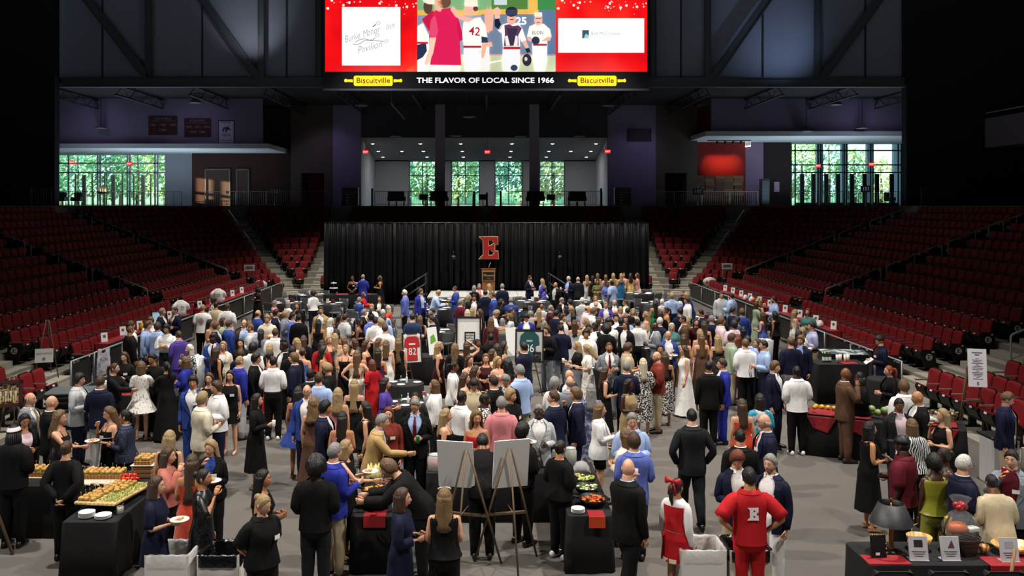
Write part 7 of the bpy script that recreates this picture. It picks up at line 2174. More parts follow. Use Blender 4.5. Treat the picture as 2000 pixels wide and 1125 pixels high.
t = tag(MB().lathe([(.13, 0), (.13, .08), (.08, .15), (.01, .17)], 16).ob('glass_cloche', mat('#e6ecec', .05, alpha=.35), None, (1.5, 13.75, .80)), 'glass dome over brown bread', 'cloche'); MB().bbox((0, 0, .05), (.16, .1, .09), .02).ob('bread', mat('#4a2414', .7), t); MB().lathe([(.15, -.02), (.15, 0)], 16).ob('base', WOOD, t)
for i in range(5): plate(1.26, 11.98, .782 + .012 * i, '%s lilac-white plate from the table in the skillet table stack' % ORD[i + 1], s=.72)
def easel(x, y, z, h, rz, lab, wide=.62, c=None):
 t = th('easel', (x, y, z), lab, 'easel', rz, 'easels'); c = c or mat('#5d4a35', .6); top = (0, .02, h)
 for s in (-1, 1): MB().tube([(s * .03, 0, h), (s * wide / 2, -.22, 0)], .016, 6).ob('leg', c, t)
 MB().tube([(0, .03, h - .03), (0, .55, 0)], .014, 6).ob('leg', c, t); MB().box((0, -.14, h * .42), (wide * .62, .05, .03)).ob('ledge', c, t); MB().tube([(0, -.10, h * .5), (0, .28, h * .5)], .008, 5).ob('brace', c, t)
 return t
def panel(x, y, z, w_, h, rz, lab, cat, face, frame=None, tilt=.16, bd=.03, name='display_board'):
 """leaning board facing -y when rz = 0"""
 t = th(name, (x, y, z), lab, cat, rz); Mt = Matrix.Rotation(-tilt, 4, 'X')
 MB().box((0, 0, h / 2), (w_, .02, h), M=Mt).ob('panel', face, t)
 if frame:
  for cx, cz, a, b in ((0, bd / 2, w_ + bd, bd), (0, h - bd / 2, w_ + bd, bd), (-w_ / 2, h / 2, bd, h), (w_ / 2, h / 2, bd, h)): MB().box((cx, -.012, cz), (a, .045, b), M=Mt).ob('frame', frame, t)
 t['tilt'] = tilt
 return t, Mt
def write(t, Mt, s, x, z, size, m_, w_=None, y=-.016, nm='lettering', **k):
 vs, fs = text(s, size, width=w_, **k); return MB().add(vs, fs, 0, M=Mt @ Matrix.Translation((x, y, z)) @ Matrix.Rotation(math.pi / 2, 4, 'X')).ob(nm, m_, t)
easel(-.28, 12.05, 0, 1.62, math.pi - .25, 'brown easel holding the left white board, seen from behind', .9); easel(.32, 12.1, 0, 1.62, math.pi + .2, 'brown easel holding the right white board, seen from behind', .9)
panel(-.42, 12.3, 1.03, .52, .68, math.pi - .22, 'blank white board seen from behind on the left easel', 'board', mat('#d9d8d6', .7)); panel(.33, 12.3, 1.03, .52, .70, math.pi + .28, 'blank white board seen from behind on the right easel', 'board', mat('#d9d8d6', .7))
easel(gp(800, 740).x, 23.0, 0, 1.55, .35, 'easel under the red jersey frame'); t, Mt = panel(-1.93, 22.75, .88, .50, .80, .35, 'black framed red football jersey with number 82 on an easel', 'framed jersey', mat('#e8e6e2', .6), BLACK, name='jersey_frame')
JP = [(-.10, .70), (.10, .70), (.19, .62), (.21, .44), (.13, .42), (.14, .08), (-.14, .08), (-.13, .42), (-.21, .44), (-.19, .62)]
def jersey(t, Mt, c, k=1, dz=0, y=-.03): return MB().prism([(q[0] * k, q[1] * k + dz) for q in JP], y, y + .02, 'y', M=Mt).ob('jersey', c, t)
jersey(t, Mt, mat('#b5141c', .7)); write(t, Mt, '82', 0, .30, .26, WHITE, .2, -.035); MB().box((0, -.034, .50), (.17, .006, .04), M=Mt).ob('name_strip', WHITE, t)
for s in (-1, 1): MB().prism([(s * .12, .72), (s * .2, .64), (s * .23, .74), (s * .16, .78)], -.035, -.03, 'y', M=Mt).ob('white_sleeve', WHITE, t)
t, Mt = panel(-1.42, 23.7, .95, .34, .74, .8, 'white poster board standing behind the red jersey frame', 'board', PAPER); MB().prism([(-.1, .3), (.1, .36), (.05, .55), (-.08, .5)], -.02, -.015, 'y', M=Mt).ob('print', mat('#6aa82c', .6), t)
t, Mt = panel(gp(917, 715).x, 25.6, .72, .70, 1.02, 0, 'large black framed signed poster with central black plaque', 'framed poster', mat_tex('noise', '#e9e8e4', '#c2c3c4', 60, .7, .62), BLACK, bd=.05, name='signed_poster'); easel(-.5, 25.85, 0, 1.6, 0, 'easel under the signed poster')
MB().box((.04, -.018, .36), (.31, .012, .42), M=Mt).ob('plaque', BLACK, t)
for i, s in enumerate(('EVERYONE', 'WATCHES', "WOMEN'S", 'SPORTS.')): write(t, Mt, s, .04, .49 - .075 * i, .075, PAPER, .24, -.028, bold=.03)
t, Mt = panel(1.13, 22.9, .88, .72, .86, -.12, 'black framed green football jersey with number 86 and small photo', 'framed jersey', mat('#c9c8c4', .6), BLACK, bd=.04, name='jersey_frame'); easel(1.1, 23.15, 0, 1.55, -.12, 'easel under the green jersey frame', .8)
jersey(t, Mt, mat('#0f4a4e', .6), 1.25, -.08); write(t, Mt, '86', -.0, .36, .30, WHITE, .24, -.036); MB().box((0, -.034, .56), (.16, .006, .045), M=Mt).ob('name_strip', mat('#a8b4b4', .6), t); MB().box((.2, -.034, .16), (.22, .012, .24), M=Mt).ob('photo', mat_tex('noise', '#141414', '#6a6a6a', 14, .5, .6), t)
panel(.72, 23.5, .95, .34, .76, .6, 'white poster board standing behind the green jersey frame', 'board', PAPER)
easel(-9.05, 16.6, 0, 1.75, .35, 'wooden easel under the framed team photo'); t, Mt = panel(-9.05, 16.3, 1.22, .58, .50, .35, 'brown framed old team photo on an easel by the left-hand stand', 'framed photo', mat_tex('noise', '#3a2c1e', '#c0a878', 18, .5, .5), mat('#3f1a16', .5), bd=.07, name='team_photo')
for i in range(11):
 x = -.21 + .042 * i; MB().box((x, -.016, .17), (.016, .006, .13), M=Mt).box((x, -.017, .255), (.026, .006, .09), 1, M=Mt).ball((x, -.017, .32), (.012, .004, .016), 2, 6, 5, M=Mt).ob('player_figure', [mat('#d8c08a', .6), mat(('#e0d4b4', '#8c8478')[i % 2], .6), mat('#a87850', .6)], t)
easel(-12.3, 24.4, .21, 1.6, .3, 'wooden easel under the silent auction sign'); t, Mt = panel(-12.25, 24.1, .66, .46, .38, .3, 'white silent auction sign on an easel before the red seats', 'sign', PAPER, name='auction_sign', tilt=.1); write(t, Mt, 'SILENT AUCTION', 0, .24, .07, mat('#2a2a2e', .6), .40); MB().box((0, -.014, .1), (.07, .006, .08), M=Mt).ob('print', mat('#8a8a90', .6), t)
easel(10.42, 18.75, .1, 1.7, -.2, 'wooden easel under the tall menu sign'); t, Mt = panel(10.42, 18.45, 1.16, .36, .80, -.25, 'tall white menu sign with small print on an easel by the front seats', 'sign', mat('#e9e6ea', .7), name='menu_sign', tilt=.12)
GT = mat('#6a6670', .7)
MB().box((0, -.014, .72), (.2, .004, .02), M=Mt).ob('print', GT, t); MB().box((0, -.014, .675), (.09, .004, .02), M=Mt).ob('print', GT, t); write(t, Mt, 'E', 0, .07, .09, mat('#2a2a2e', .6), .04)
for i in range(14): MB().box((0, -.014, .60 - .033 * i), (.06 if i % 4 == 0 else .22 - .03 * (i % 3), .004, .007), M=Mt).ob('print', GT, t)
tag(MB().tube([(0, 0, 0), (-.9, .3, 1.9)], .024, 8).ob('easel_pole', mat('#5d4a35', .6), None, (gp(25, 1083).x, gp(25, 1083).y, 0)), 'single brown easel leg at the very edge beside the servers', 'easel'); tag(MB().tube([(0, 0, 0), (.16, 0, 1.1)], .02, 8).ob('easel_pole', WOOD, None, (5.85, 9.9, 0)), 'pale wooden pole leaning at the display table', 'pole')
for x, y, s in ((487, 523, 1), (1420, 520, -1)):
 P = at(x, y, 46.5); t, Mt = panel(P.x, P.y, P.z - .16, .55, .32, .25 * s, 'white sign on a post in the %s stand corner' % ('left-hand' if s > 0 else 'right-hand'), 'sign', PAPER, tilt=0, name='stand_sign'); MB().box((0, -.014, .21), (.36, .004, .05), M=Mt).ob('print', mat('#55555c', .6), t); MB().box((0, -.014, .14), (.44, .004, .045), M=Mt).ob('print', mat('#55555c', .6), t)
 for q in (-.2, .2): MB().tube([(q, .03, .16), (q * 1.4, .1, -1.1)], .02, 6).ob('leg', WOOD, t)
for x, y, s in ((509, 556, -1), (1386, 550, 1)):
 P = at(x, y, 47.2); t = tag(MB().lathe([(.36, 0), (.36, .05)], 24, M=Matrix.Rotation(math.pi / 2, 4, 'X')).ob('oval_sign', mat('#e6dcd2', .5), None, P, (0, 0, 0), (1, 1, .68)), 'oval white sign with red mark at the %s stand corner' % ('left-hand' if s < 0 else 'right-hand'), 'sign')
 for q in (-1, 0, 1): MB().prism([(q * .17 - .05, -.15), (q * .17 + .05, -.15), (q * .17, .16)], -.07, -.06, 'y').ob('red_mark', mat('#b5241c', .5), t)
def bin_box(x, y, w_, d_, h, lab, c, inner, liner):
 t = th('rubbish_box', (x, y, 0), lab, 'box'); m = mat(c, .7)
 for cx, cy, a, b in ((0, -d_ / 2, w_, .012), (0, d_ / 2, w_, .012), (-w_ / 2, 0, .012, d_), (w_ / 2, 0, .012, d_)): MB().box((cx, cy, h / 2), (a, b, h)).ob('side', m, t)
 MB().box((0, 0, .1), (w_ - .02, d_ - .02, .01)).ob('bottom', mat(inner, .8), t)
 n = 32; R = []
 for k, (o, z) in enumerate(((.02, h - .14), (.022, h), (.0, h + .012), (-.03, h - .02), (-.04, h - .35))):
  R.append([((w_ / 2 + o) * max(-1, min(1, 1.3 * math.cos(2 * math.pi * i / n))) + .004 * math.sin(i * 5 + k), (d_ / 2 + o) * max(-1, min(1, 1.3 * math.sin(2 * math.pi * i / n))) + .004 * math.cos(i * 4), z + .006 * math.sin(i * 3 + k)) for i in range(n)])
 MB().loft(R, 0, False, True).ob('bag_liner', liner, t)
CLEAR = mat('#e8e8e6', .15, alpha=.38, bump=.6, bscale=14); BAG = mat('#0a0a0c', .25, bump=.6, bscale=14)
bin_box(-3.86, 10.75, .52, .5, .78, 'white rubbish box with clear liner near the navy dress', '#d9d6d0', '#a88a64', CLEAR); bin_box(-3.24, 10.75, .5, .5, .78, 'rubbish box with black liner beside the clear-lined one, far from the player', '#d9d6d0', '#0a0a0c', BAG)
bin_box(2.66, 10.9, .55, .5, .78, 'white rubbish box with clear liner before the cheerleader', '#d9d6d0', '#a87a4c', CLEAR); bin_box(3.24, 10.9, .5, .5, .78, 'rubbish box with black liner before the red uniform', '#cfc8ba', '#0a0a0c', BAG)
drape_table(5.95, 10.58, 2.9, .72, 0, 'black draped display table with lamp, bowls and gift basket'); runner(4.75, 10.25, .5, 'dark red satin runner at the lamp end of the display table'); runner(6.2, 10.2, .6, 'dark red satin runner below the gift basket')
t = th('table_lamp', (4.93, 10.6, .785), 'brass table lamp with black shade still wrapped in plastic', 'lamp'); MB().lathe([(.11, 0), (.11, .02), (.05, .03)], 16).ob('base', DARKMETAL, t); MB().lathe([(.04, .03), (.028, .05), (.028, .30), (.04, .31), (.02, .33), (.008, .36), (.008, .62)], 14).ob('stem', mat('#8a6f3a', .3, .9), t)
MB().lathe([(.25, .36), (.14, .60), (.137, .60), (.247, .36)], 26, caps=False).ob('lamp_shade', mat('#060608', .5), t); MB().lathe([(.258, .355), (.262, .36), (.148, .605)], 26, caps=False).ob('plastic_wrap', mat('#dfe4ea', .06, alpha=.07, bump=1, bscale=9), t); MB().lathe([(.012, .61), (.016, .64), (.004, .66)], 8).ob('finial', mat('#8a6f3a', .3, .9), t)
t, Mt = panel(4.70, 10.42, .785, .19, .27, .1, 'small black picture frame with gold beaded edge', 'picture frame', BLACK, None, .12, name='picture_frame')
for i in range(12): MB().ball((-.095 + .19 * min(1, i / 7), -.01, .27 - (.27 * max(0, i - 7) / 5)), .011, 0, 6, 5, M=Mt).ob('bead', mat('#c2a24a', .3, .8), t)
MB().box((-.02, -.016, .05), (.05, .004, .03), M=Mt).ob('card', PAPER, t)
for x, y, lab, k in ((5.14, 10.34, 'clear acrylic sign with dark portrait print beside the lamp', 0), (5.52, 10.34, 'clear acrylic sign with reddish emblem between bowl and basket', 1), (6.20, 10.3, 'clear acrylic sign at the far end of the display table', 2)):
 t, Mt = panel(x, y, .79, .22, .27, -.05 + .05 * k, lab, 'sign', mat('#cfcccf', .25), None, .2, name='acrylic_sign'); MB().box((0, .03, .003), (.22, .12, .006)).ob('foot', mat('#d8d8dc', .1, alpha=.5), t)
 MB().prism([(-.05, .15), (.05, .15), (.05, .23), (-.05, .23)] if k != 1 else [(-.03, .14), (.05, .14), (.02, .23)], -.014, -.012, 'y', M=Mt).ob('print', mat(('#3a2428', '#6a3a40', '#b8b2b4')[k], .5), t)
 for i in range(3): MB().box((0, -.013, .10 - .025 * i), (.16 - .03 * i, .004, .006), M=Mt).ob('print', GT, t)
def bowl(x, y, r, h, lab, c='#b98a4a', sx_=1): return tag(MB().lathe([(r * .55, 0), (r * .8, h * .4), (r, h), (r * .95, h), (r * .72, h * .35), (.0005, h * .12)], 22).ob('wooden_bowl', mat_tex('wave', c, '#d8b070', 6, .35), None, (x, y, .785), (0, 0, 0), (sx_, 1, 1)), lab, 'bowl')
bowl(5.33, 10.72, .15, .15, 'deep pale wooden bowl behind the acrylic signs'); bowl(6.42, 10.6, .2, .10, 'wide oval wooden bowl at the far end of the display table', sx_=1.3); bowl(6.03, 10.55, .06, .10, 'small wooden cup beside the gift basket', '#9a5a2a')
t = th('gift_basket', (5.78, 10.62, .785), 'dark woven gift basket wrapped in cellophane with red bow', 'basket')
for k in range(7): MB().lathe([(.17 + .008 * k, .03 * k), (.182 + .008 * k, .03 * k + .014), (.17 + .008 * k, .03 * k + .028)], 22, caps=False).ob('weave_band', mat(('#3a2414', '#2c1a10')[k % 2], .6), t)
MB().lathe([(.16, .005), (.0005, .004)], 18).ob('base', DARKWOOD, t); MB().tube([(.2 * math.cos(a * math.pi / 10), 0, .2 + .3 * math.sin(a * math.pi / 10)) for a in range(11)], .012, 6).ob('handle', DARKWOOD, t)
MB().loft([[(r * math.cos(2 * math.pi * i / 20) * (1 + .12 * math.sin(i * 2.4)), r * math.sin(2 * math.pi * i / 20), z) for i in range(20)] for r, z in ((.19, .2), (.2, .32), (.12, .46), (.03, .52), (.12, .66))], 0, False, True).ob('cellophane', mat('#e4e8ec', .05, alpha=.10, bump=1, bscale=12), t)
for i in range(6): MB().ball((.05 * math.cos(i * 1.05), .03 * math.sin(i * 1.05), .54 + .03 * (i % 2)), (.05, .03, .035), 0, 8, 6).ob('bow_loop', mat('#a5121c', .35), t)
MB().ball((-.05, -.04, .30), (.12, .09, .08), 0, 12, 8).ob('orange_packet', mat('#c85a1c', .4), t); MB().bbox((.1, -.08, .29), (.15, .1, .05), .01, M=Matrix.Rotation(.3, 4, 'Z')).ob('carton', mat('#c9d2c8', .5), t); MB().bbox((-.13, .03, .3), (.07, .07, .22), .01).ob('carton', mat('#b9a03c', .5), t)
CB = MB().bbox((0, 0, 0), (.46, .03, .34), .04).mesh('backrest'); CS = MB().bbox((0, 0, 0), (.46, .44, .05), .04).mesh('seat'); CL = MB().tube([(0, 0, .45), (0, 0, 0)], .013, 6).mesh('leg')
def chair(x, y, rz, lab, c='#5a5d60', z=0):
 t = th('stacking_chair', (x, y, z), lab, 'chair', rz, 'event chairs'); obj('backrest', CB, mat(c, .45), t, (0, .22, .68), (-.12, 0, 0)); obj('seat', CS, mat(c, .45), t, (0, 0, .45))
 for a in (-1, 1):
  for b in (-1, 1): obj('leg', CL, STEEL, t, (a * .2, b * .19, 0))
  MB_LEG = obj('back_post', CL, STEEL, t, (a * .2, .21, .38))
for i, x in enumerate((4.62, 5.25, 5.88, 6.45)): chair(x, 10.12, math.pi, 'black stacking chair behind the display table, %s from the lamp end' % ORD[i + 1], '#101012')
t = th('recycling_bin', (9.25, 15.7, 0), 'white recycling bin with dark symbol beside the front seats', 'bin'); MB().bbox((0, 0, .42), (.5, .45, .84), .03).ob('body', mat('#c9c9c8', .6), t); MB().bbox((0, 0, .86), (.54, .48, .05), .02).ob('lid', BLACK, t); MB().prism([(-.08, .5), (.08, .5), (.08, .72), (-.08, .72)], -.235, -.228, 'y').ob('symbol', mat('#20242e', .5), t)
drape_table(10.0, 15.0, 1.2, .7, .2, 'cream draped table at the frame edge behind the grey blazer', c=mat('#b9b4a6', .8))
drape_table(7.85, 17.25, 2.9, .78, -.43, 'black draped fruit table with red cloths, diagonal to the front seats')
FM = Matrix.Translation((7.85, 17.25, .79)) @ Matrix.Rotation(-.43, 4, 'Z')
for i, (x, w_) in enumerate(((-1.1, .55), (-.4, .4), (.35, .5), (1.05, .5))):
 p = FM @ Vector((x, 0, 0)); t = th('red_cloth', p, 'draped dark red cloth on the fruit table, %s from its left end' % ORD[i + 1], 'cloth', -.43); MB().bbox((0, 0, .02), (w_, .6, .04), .02).ob('cloth_top', REDCLOTH, t); MB().prism([(-w_ / 2, 0), (w_ / 2, 0), (w_ * .2, -.3), (-w_ * .3, -.22)], -.43, -.40, 'y').ob('cloth_drop', REDCLOTH, t)
FR = {'orange': ('#d8741c', .045), 'tomato': ('#c22214', .042), 'yellow pepper': ('#e0a81c', .05), 'lemon': ('#e0cc40', .036), 'cabbage': ('#8fae6a', .075), 'wrapped melon': ('#c9d6cc', .07)}
for i in range(34):
 k = ['yellow pepper', 'cabbage', 'wrapped melon', 'orange', 'tomato', 'yellow pepper', 'cabbage', 'tomato'][i % 8]; c, r = FR[k]; x = -1.25 + 2.45 * ((i * .381) % 1); y = -.22 + .42 * ((i * .618) % 1); p = FM @ Vector((x, y, .04 + r * .9 + (.06 if i % 5 == 0 else 0)))
 t = tag(MB().ball((0, 0, 0), (r, r, r * .9), 0, 10, 7).ob(k.replace(' ', '_'), mat(c, .4, var=.15, vscale=14), None, p), '%s in the display on the diagonal fruit table' % k, 'produce', 'heaped %ss on the fruit table' % k); MB().tube([(0, 0, r * .8), (.006, 0, r * 1.1)], .007, 5).ob('stem', mat('#5c7a30', .6), t)
for x, y, r, h, c, lab in ((.18, .18, .13, .16, '#e8e4da', 'white bowl of dip on the fruit table'), (.42, -.05, .13, .17, '#b8a018', 'clear bowl of yellow soup on the fruit table'), (.5, .25, .09, .2, '#e0e0d8', 'white canister jar on the fruit table')):
 p = FM @ Vector((x, y, .04)); t = tag(MB().lathe([(r * .5, 0), (r, h), (r * .95, h), (r * .46, .02), (.0005, .02)], 18).ob('serving_bowl', mat('#e2e6e4', .1, alpha=.6), None, p), lab, 'bowl'); MB().lathe([(r * .5, .02), (r * .85, h * .8), (.0005, h * .8)], 18).ob('contents', mat(c, .4), t)
for i in range(4):
 p = FM @ Vector((.85 + .14 * i, .1, .04)); t = th('flower_bunch', p, 'small bunch of pink and green flowers on the fruit table, %s from the soup' % ORD[i + 1], 'flowers')
 for j in range(7): MB().ball((.05 * math.cos(j * 2.4), .05 * math.sin(j * 2.4), .12 + .03 * (j % 3)), .026, 0, 7, 5).ob('blossom', mat(('#8a2a3a', '#c8c0a0', '#5c7a3a')[j % 3], .6), t); MB().tube([(0, 0, 0), (.05 * math.cos(j * 2.4), .05 * math.sin(j * 2.4), .12)], .004, 4).ob('stem', mat('#4a6a2c', .7), t)
drape_table(9.0, 22.3, 1.25, .7, 0, 'tall black draped bar with cups and juice bottles by the railing', 1.0)
for i in range(3): bottle(8.62 + .08 * i, 22.25, 1.0, '#2a3a18', 'dark bottle on the black bar, %s from the left' % ORD[i + 1], '#c8b84a')
for i in range(4): tag(MB().lathe([(.03, 0), (.04, .20), (.038, .2), (.0005, .19)], 12).ob('cup_stack', mat('#e6e2d6', .5), None, (8.95 + .1 * i, 22.2 + .06 * (i % 2), 1.0)), 'tall stack of white cups on the black bar, %s from the bottles' % ORD[i + 1], 'cups', 'white cup stacks')
tag(MB().bbox((0, 0, .01), (.4, .3, .02), .008).ob('red_napkins', REDCLOTH, None, (9.2, 22.1, 1.0)), 'folded red napkins on the black bar', 'napkins')
t = th('display_case', (9.95, 24.3, 0), 'black display case with photo prints on its slanted top before the railing', 'case', -.15); MB().bbox((0, 0, .45), (1.2, .6, .9), .02).ob('body', mat('#141416', .4), t); MB().box((0, 0, .93), (1.2, .62, .02), M=Matrix.Rotation(.06, 4, 'X')).ob('print_top', mat_tex('noise', '#4a5a62', '#d0d4d2', 5, .3, .5), t); MB().box((-.3, -.31, .5), (.25, .01, .5)).ob('side_print', mat('#6a4a34', .5), t)
round_table(9.3, 20.4, .36, .95, 'small black high table beside the display case')
def tub(x, y, r, h, lab, c='#c9ccce', stand=.0):
 t = th('ice_tub', (x, y, 0), lab, 'ice tub'); MB().lathe([(r * .72, stand), (r, h), (r * .95, h), (r * .7, stand + .03), (.0005, stand + .03)], 20).ob('tub', mat(c, .25, .35), t); m = MB(); q = random.Random(lab)
 for i in range(40): a = q.uniform(0, 6.28); d = r * .85 * math.sqrt(q.random()); m.ball((d * math.cos(a), d * math.sin(a), h - .03 + q.random() * .05), (.045, .035, .03), 0, 5, 4)
 stuff(m.ob('ice', mat('#e4ecf0', .1, spec=.8), t))
tub(-7.25, 21.9, .21, 1.2, 'tall white ice tub between the bar and the blue suit'); tub(8.2, 25.6, .24, 1.05, 'steel ice tub behind the light blue shirt'); tub(7.6, 26.6, .24, 1.05, 'second steel ice tub nearer the blue dress')
drape_table(-7.9, 19.7, 2.1, .75, 0, 'black draped wine bar with red cloth, left side of the floor'); tag(MB().bbox((0, 0, .006), (.8, .4, .012), .006).ob('red_cloth', REDCLOTH, None, (-8.1, 19.55, .78)), 'red cloth under the wine bottles', 'cloth')
for i in range(5): bottle(-8.28 + .075 * i, 19.6 + .03 * (i % 2), .79, '#16100e', 'dark red wine bottle with white label on the wine bar, %s from the bucket' % ORD[i + 1], '#7c1018' if i < 3 else '#222226')
for i in range(3): bottle(-7.15 + .1 * i, 20.3, .78, ('#5a7a2c', '#16100e', '#8a9a3c')[i], 'bottle near the ice tub on the wine bar, %s from the left' % ORD[i + 1], ('#8fae4a', '#c89a20', '#3a5a20')[i])
tub(-8.62, 19.7, .13, 1.0, 'steel wine bucket at the end of the wine bar', '#a8a6a0', .79)
for i in range(6): tag(MB().lathe([(.022, 0), (.03, .10), (.028, .1), (.0005, .02)], 10).ob('wine_cup', mat('#c86a70', .2, alpha=.7), None, (-7.55 + .07 * (i % 3), 19.6 + .08 * (i // 3), .78)), 'pink filled cup on the wine bar', 'cup', 'pink cups on the wine bar')
t = th('service_cart', (-9.35, 19.6, 0), 'black service cart with glass trays behind the grey blazer', 'cart', .15); MB().bbox((0, 0, .45), (.95, .7, .08), .02).ob('shelf', BLACK, t)
for k in range(3): MB().bbox((0, 0, .62 + .11 * k), (.95, .7, .06), .03).ob('tray', mat(('#16171a', '#1c1d20', '#7a7f84')[k], .3, .4), t)
for a in (-1, 1):
 for b in (-1, 1): MB().tube([(a * .42, b * .3, 0), (a * .42, b * .3, .85)], .02, 6).ob('leg', STEEL, t)
def setting(x, y, z, n, lab, r=.3):
 q = random.Random(lab)
 for i in range(n):
  a = i * 6.283 / n + q.uniform(-.3, .3); plate(x + r * math.cos(a), y + r * math.sin(a), z, 'used white plate on ' + lab, 'used plates on ' + lab, .7)
def small_bottle(x, y, z, c, lab, h=.2): return bottle(x, y, z, c, lab, '#dfe6ea', h)
for cx, cy, lab in ((-1.83, 19.6, 'the cocktail table left of the white cardigan'), (-1.62, 17.6, 'the cocktail table behind the green can'), (2.62, 21.6, 'the cocktail table by the bald man with glasses'), (4.75, 24.3, 'the cocktail table by the bald man in blue')):
 round_table(cx, cy, .42, 1.02, 'black clothed high table, ' + lab); setting(cx, cy, 1.022, 4, lab, .27)
 small_bottle(cx + .04, cy - .05, 1.022, '#dfe9ee', 'clear water bottle nearer the camera on ' + lab); small_bottle(cx - .1, cy + .06, 1.022, '#1f8a4a', 'green bottle on ' + lab, .14)
drape_table(-2.1, 24.6, 1.5, .7, 0, 'black draped table behind the red jersey frame')
WP = PAPER
k = 0
CH = 0
for x, y, nm in ((560, 590, 'by the coral pink guest'), (606, 575, 'left of the dessert table'), (640, 592, 'behind the sand blazer'), (690, 632, 'below the seated blue suit'), (728, 604, 'of the red sweater group'), (880, 585, 'before the stage, left one'), (850, 602, 'left of the maroon suit'), (842, 645, 'left of the signed poster'), (1000, 606, 'right of the maroon gown'), (1040, 588, 'below the navy suit by the stage'), (1150, 588, 'below the floral dress'), (1180, 612, 'of the purple jacket'), (1250, 572, 'at the right end of the drape'), (1282, 592, 'beside the green dress'), (1370, 622, 'by the right-hand railing')):
 P = gp(x, y, .76); r = .75; lab = 'the banquet table ' + nm
 t = round_table(P.x, P.y, r, .76, 'large round black banquet table ' + nm)
 q = random.Random(nm)
 for i in range(5):
  a = i * 1.257 + .4; tag(MB().box((0, 0, 0), (.3, .22, .003)).ob('programme', WP, None, (P.x + .5 * math.cos(a), P.y + .5 * math.sin(a), .764), (0, 0, a)), 'white programme sheet on ' + lab, 'paper', 'programmes on ' + lab)
 c = th('table_card', (P.x, P.y, .762), 'number card and red box on ' + lab, 'card'); MB().box((0, 0, .11), (.13, .01, .16)).box((0, .01, .02), (.1, .06, .04)).ob('card', WP, c); MB().bbox((.2, .05, .07), (.14, .1, .14), .01).ob('red_box', mat('#6a1418', .5), c)
 for i in range(6):
  a = i * 1.047 + q.uniform(-.1, .1); cx, cy = P.x + 1.02 * math.cos(a), P.y + 1.02 * math.sin(a)
  if any(abs(d['X'] - cx) < .42 and abs(d['Y'] - cy) < .42 and d['pose'][2] != 't' for d in PEOPLE) or cy > 40.1 and abs(cx) < 3.4: continue
  chair(cx, cy, a - math.pi / 2, 'grey chair at %s, %s round it' % (lab, ORD[i + 1]))
for d in PEOPLE:
 if d['pose'][2] == 't': chair(d['X'] , d['Y'], d['rot'] , 'grey chair under the ' + ' '.join(d['label'].split()[:12]))
drape_table(-6.35, 41.6, 2.6, .7, 0, 'black draped dessert table before the drape')
for i, x in enumerate((-7.3, -6.1)):
 t = th('dessert_stand', (x, 41.6, .78), 'two-tier dessert stand on the dessert table, %s one' % ('left', 'right')[i], 'stand')
 for z, r in ((.28, .2), (.52, .15)): MB().lathe([(r, z), (r, z + .02)], 16).ob('tier', WHITE, t)
 MB().tube([(0, 0, 0), (0, 0, .6)], .012, 6).ob('stem', STEEL, t)
tag(MB().bbox((0, 0, .005), (1.6, .4, .01), .004).ob('red_runner', REDCLOTH, None, (-6.35, 41.55, .78)), 'dark red runner on the dessert table', 'runner')
for sx, y0, y1, lab in ((-1, 25.4, 32.6, 'left-hand stand, nearer the camera'), (-1, 34.0, 40.5, 'left-hand stand, farther off'), (1, 28.0, 33.2, 'right-hand stand, nearer the camera'), (1, 34.4, 41.5, 'right-hand stand, farther off')):
 X = sx * 11.22; t = th('auction_table', (X, (y0 + y1) / 2, .06), 'long narrow black auction table with red runner before the ' + lab, 'table'); L = y1 - y0
 MB().box((0, 0, .45), (.46, L, .9)).ob('black_cloth', BLACKCLOTH, t); MB().box((0, 0, .906), (.36, L - .1, .012)).ob('red_runner', REDCLOTH, t); MB().box((0, -L / 2 - .01, .78), (.36, .02, .26)).ob('red_drop', mat('#9a1620', .5), t)
 n = int(L / 1.15)
 for i in range(n):
  y = y0 + .4 + (L - .6) * i / max(1, n - 1); q = random.Random(i + y0)
  t, Mt = panel(X + sx * .1, y, .972, .2, .27, -sx * .9, 'white bid sheet, %s along the auction table, %s' % (ORD[i + 1], lab), 'bid sheet', PAPER, None, .15, name='bid_sheet'); MB().prism([(-.04, .12), (.04, .12), (.04, .2), (-.04, .2)], -.014, -.011, 'y', M=Mt).ob('print', mat('#55555c', .6), t)
def helmet(x, y, z, c, lab, rz, s=1):
 t = th('football_helmet', (x, y, z), lab, 'helmet', rz); MB().loft([[head_pt(2 * math.pi * i / 20, e, .035) * s for i in range(20)] for e in (-.45, -.2, .1, .4, .8, 1.2, 1.5)][::-1]).ob('shell', mat(c, .2), t)
 for k in (-.04, -.075): MB().tube([Vector(q) * s for q in ((-.09, -.06, k), (-.06, -.15, k - .01), (.06, -.15, k - .01), (.09, -.06, k))], .008, 5).ob('face_guard', mat('#8a1a20', .4), t)
 t.location.z += .06
helmet(-11.15, 28.2, .98, '#c2961c', 'gold football helmet on the auction table', .8); helmet(11.12, 29.0, .98, '#eceae6', 'white football helmet nearest the camera on the right-hand auction table', -.8); helmet(11.15, 30.3, .98, '#eceae6', 'white football helmet behind the nearest one', -.8); helmet(11.15, 36.6, .98, '#eceae6', 'white helmet far along the right-hand auction table', -.8); helmet(11.1, 37.3, .98, '#e8e6e2', 'second white helmet far along the right-hand auction table', -.5)
for x, y, lab in ((11.1, 29.7, 'brown football'), (-11.1, 27.5, 'small white ball')): tag(MB().ball((0, 0, 0), (.08, .13, .08) if 'foot' in lab else .05, 0, 12, 8).ob('sports_ball', mat('#8a4420' if 'foot' in lab else '#e6e4de', .5), None, (x, y, 1.05 if 'foot' in lab else 1.02)), lab + ' among the auction items', 'ball')
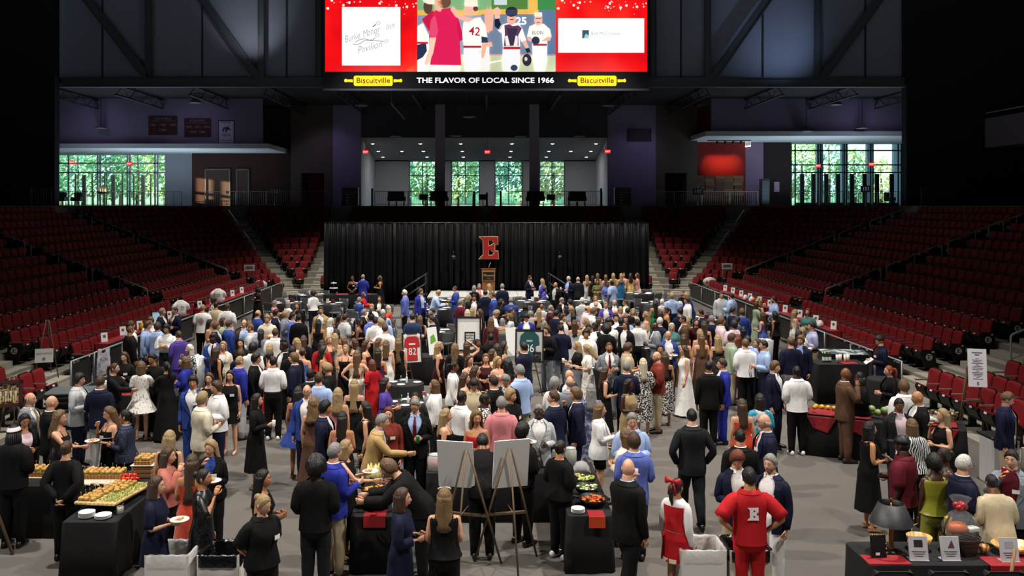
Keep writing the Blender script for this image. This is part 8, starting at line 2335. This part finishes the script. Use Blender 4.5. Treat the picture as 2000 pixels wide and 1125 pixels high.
t, Mt = panel(-11.2, 29.6, .975, .34, .44, .85, 'glowing tablet frame among the auction frames', 'framed print', mat('#9fc4d4', .3, emit=.35), BLACK, name='framed_print'); panel(-11.2, 30.1, .975, .34, .40, .85, 'dark framed print behind the tablet frame', 'framed print', mat('#5a1a1c', .4), BLACK, name='framed_print')
def torso_form(x, y, z, rz, c, lab, s=1):
 t = th('display_jersey', (x, y, z), lab, 'jersey', rz); pz = P_('m', 'dds'); m = MB(); m.loft([[(v.x * s, v.y * s, (v.z - .95) * s) for v in pz.ring(zz, .03, 18)] for zz in (.95, 1.1, 1.25, 1.36, 1.42, 1.47, 1.5)])
 for sd in (-1, 1): m.tube([Vector((sd * .14, 0, .45)) * s, Vector((sd * .24, 0, .36)) * s, Vector((sd * .29, -.01, .2)) * s], [.07 * s, .08 * s, .085 * s], 9)
 m.ob('garment', c, t); return t
for x, y, rz, lab in ((-11.1, 31.6, .8, 'white jersey on a form above the auction table, nearer one'), (-11.1, 36.0, .6, 'white jersey with dark letter on a form, farther auction table')):
 t = torso_form(x, y, 1.02, rz, mat('#e6e4e2', .8, bump=.8, bscale=10), lab); write(t, Matrix.Identity(4), 'D', -.02, .28, .2, BLACK, .1, -.165)
p = Vector((-10.72, 24.35, .28)); t = th('hanging_jersey', p, 'white sleeveless basketball jersey hanging on the railing', 'jersey', 1.15); MB().prism([(-.24, 0), (.24, 0), (.22, .45), (.2, .52), (.2, .72), (.1, .74), (.06, .60), (-.06, .60), (-.1, .74), (-.2, .72), (-.2, .52), (-.22, .45)], -.03, .0, 'y').ob('garment', mat('#d2d2de', .8, bump=.7, bscale=9), t); write(t, Matrix.Identity(4), 'ELON', 0, .42, .12, mat('#6a2028', .6), .26, -.034)
for i in range(9): tag(MB().bbox((0, 0, .06 + .02 * (i % 3)), (.1, .14, .12 + .04 * (i % 3)), .012).ob('prize_box', mat(('#d8d4cc', '#b8421c', '#c8a02c', '#2c5a9a', '#e2e0da')[i % 5], .5), None, (11.12 + .12 * (i % 2), 34.8 + .24 * i, .975)), 'small %s prize box on the farther right-hand auction table, %s from the camera' % (('white', 'orange', 'yellow', 'blue', 'cream')[i % 5], ORD[i + 1]), 'box', 'prize boxes')
t = th('grey_bin', (-10.3, 27.9, 0), 'grey metal bin by the railing behind the white T-shirt', 'bin'); MB().bbox((0, 0, .38), (.5, .4, .76), .03).ob('body', mat('#8a8c88', .5), t); MB().bbox((0, 0, .77), (.54, .44, .05), .02).ob('rim', mat('#6a6c6a', .5), t)
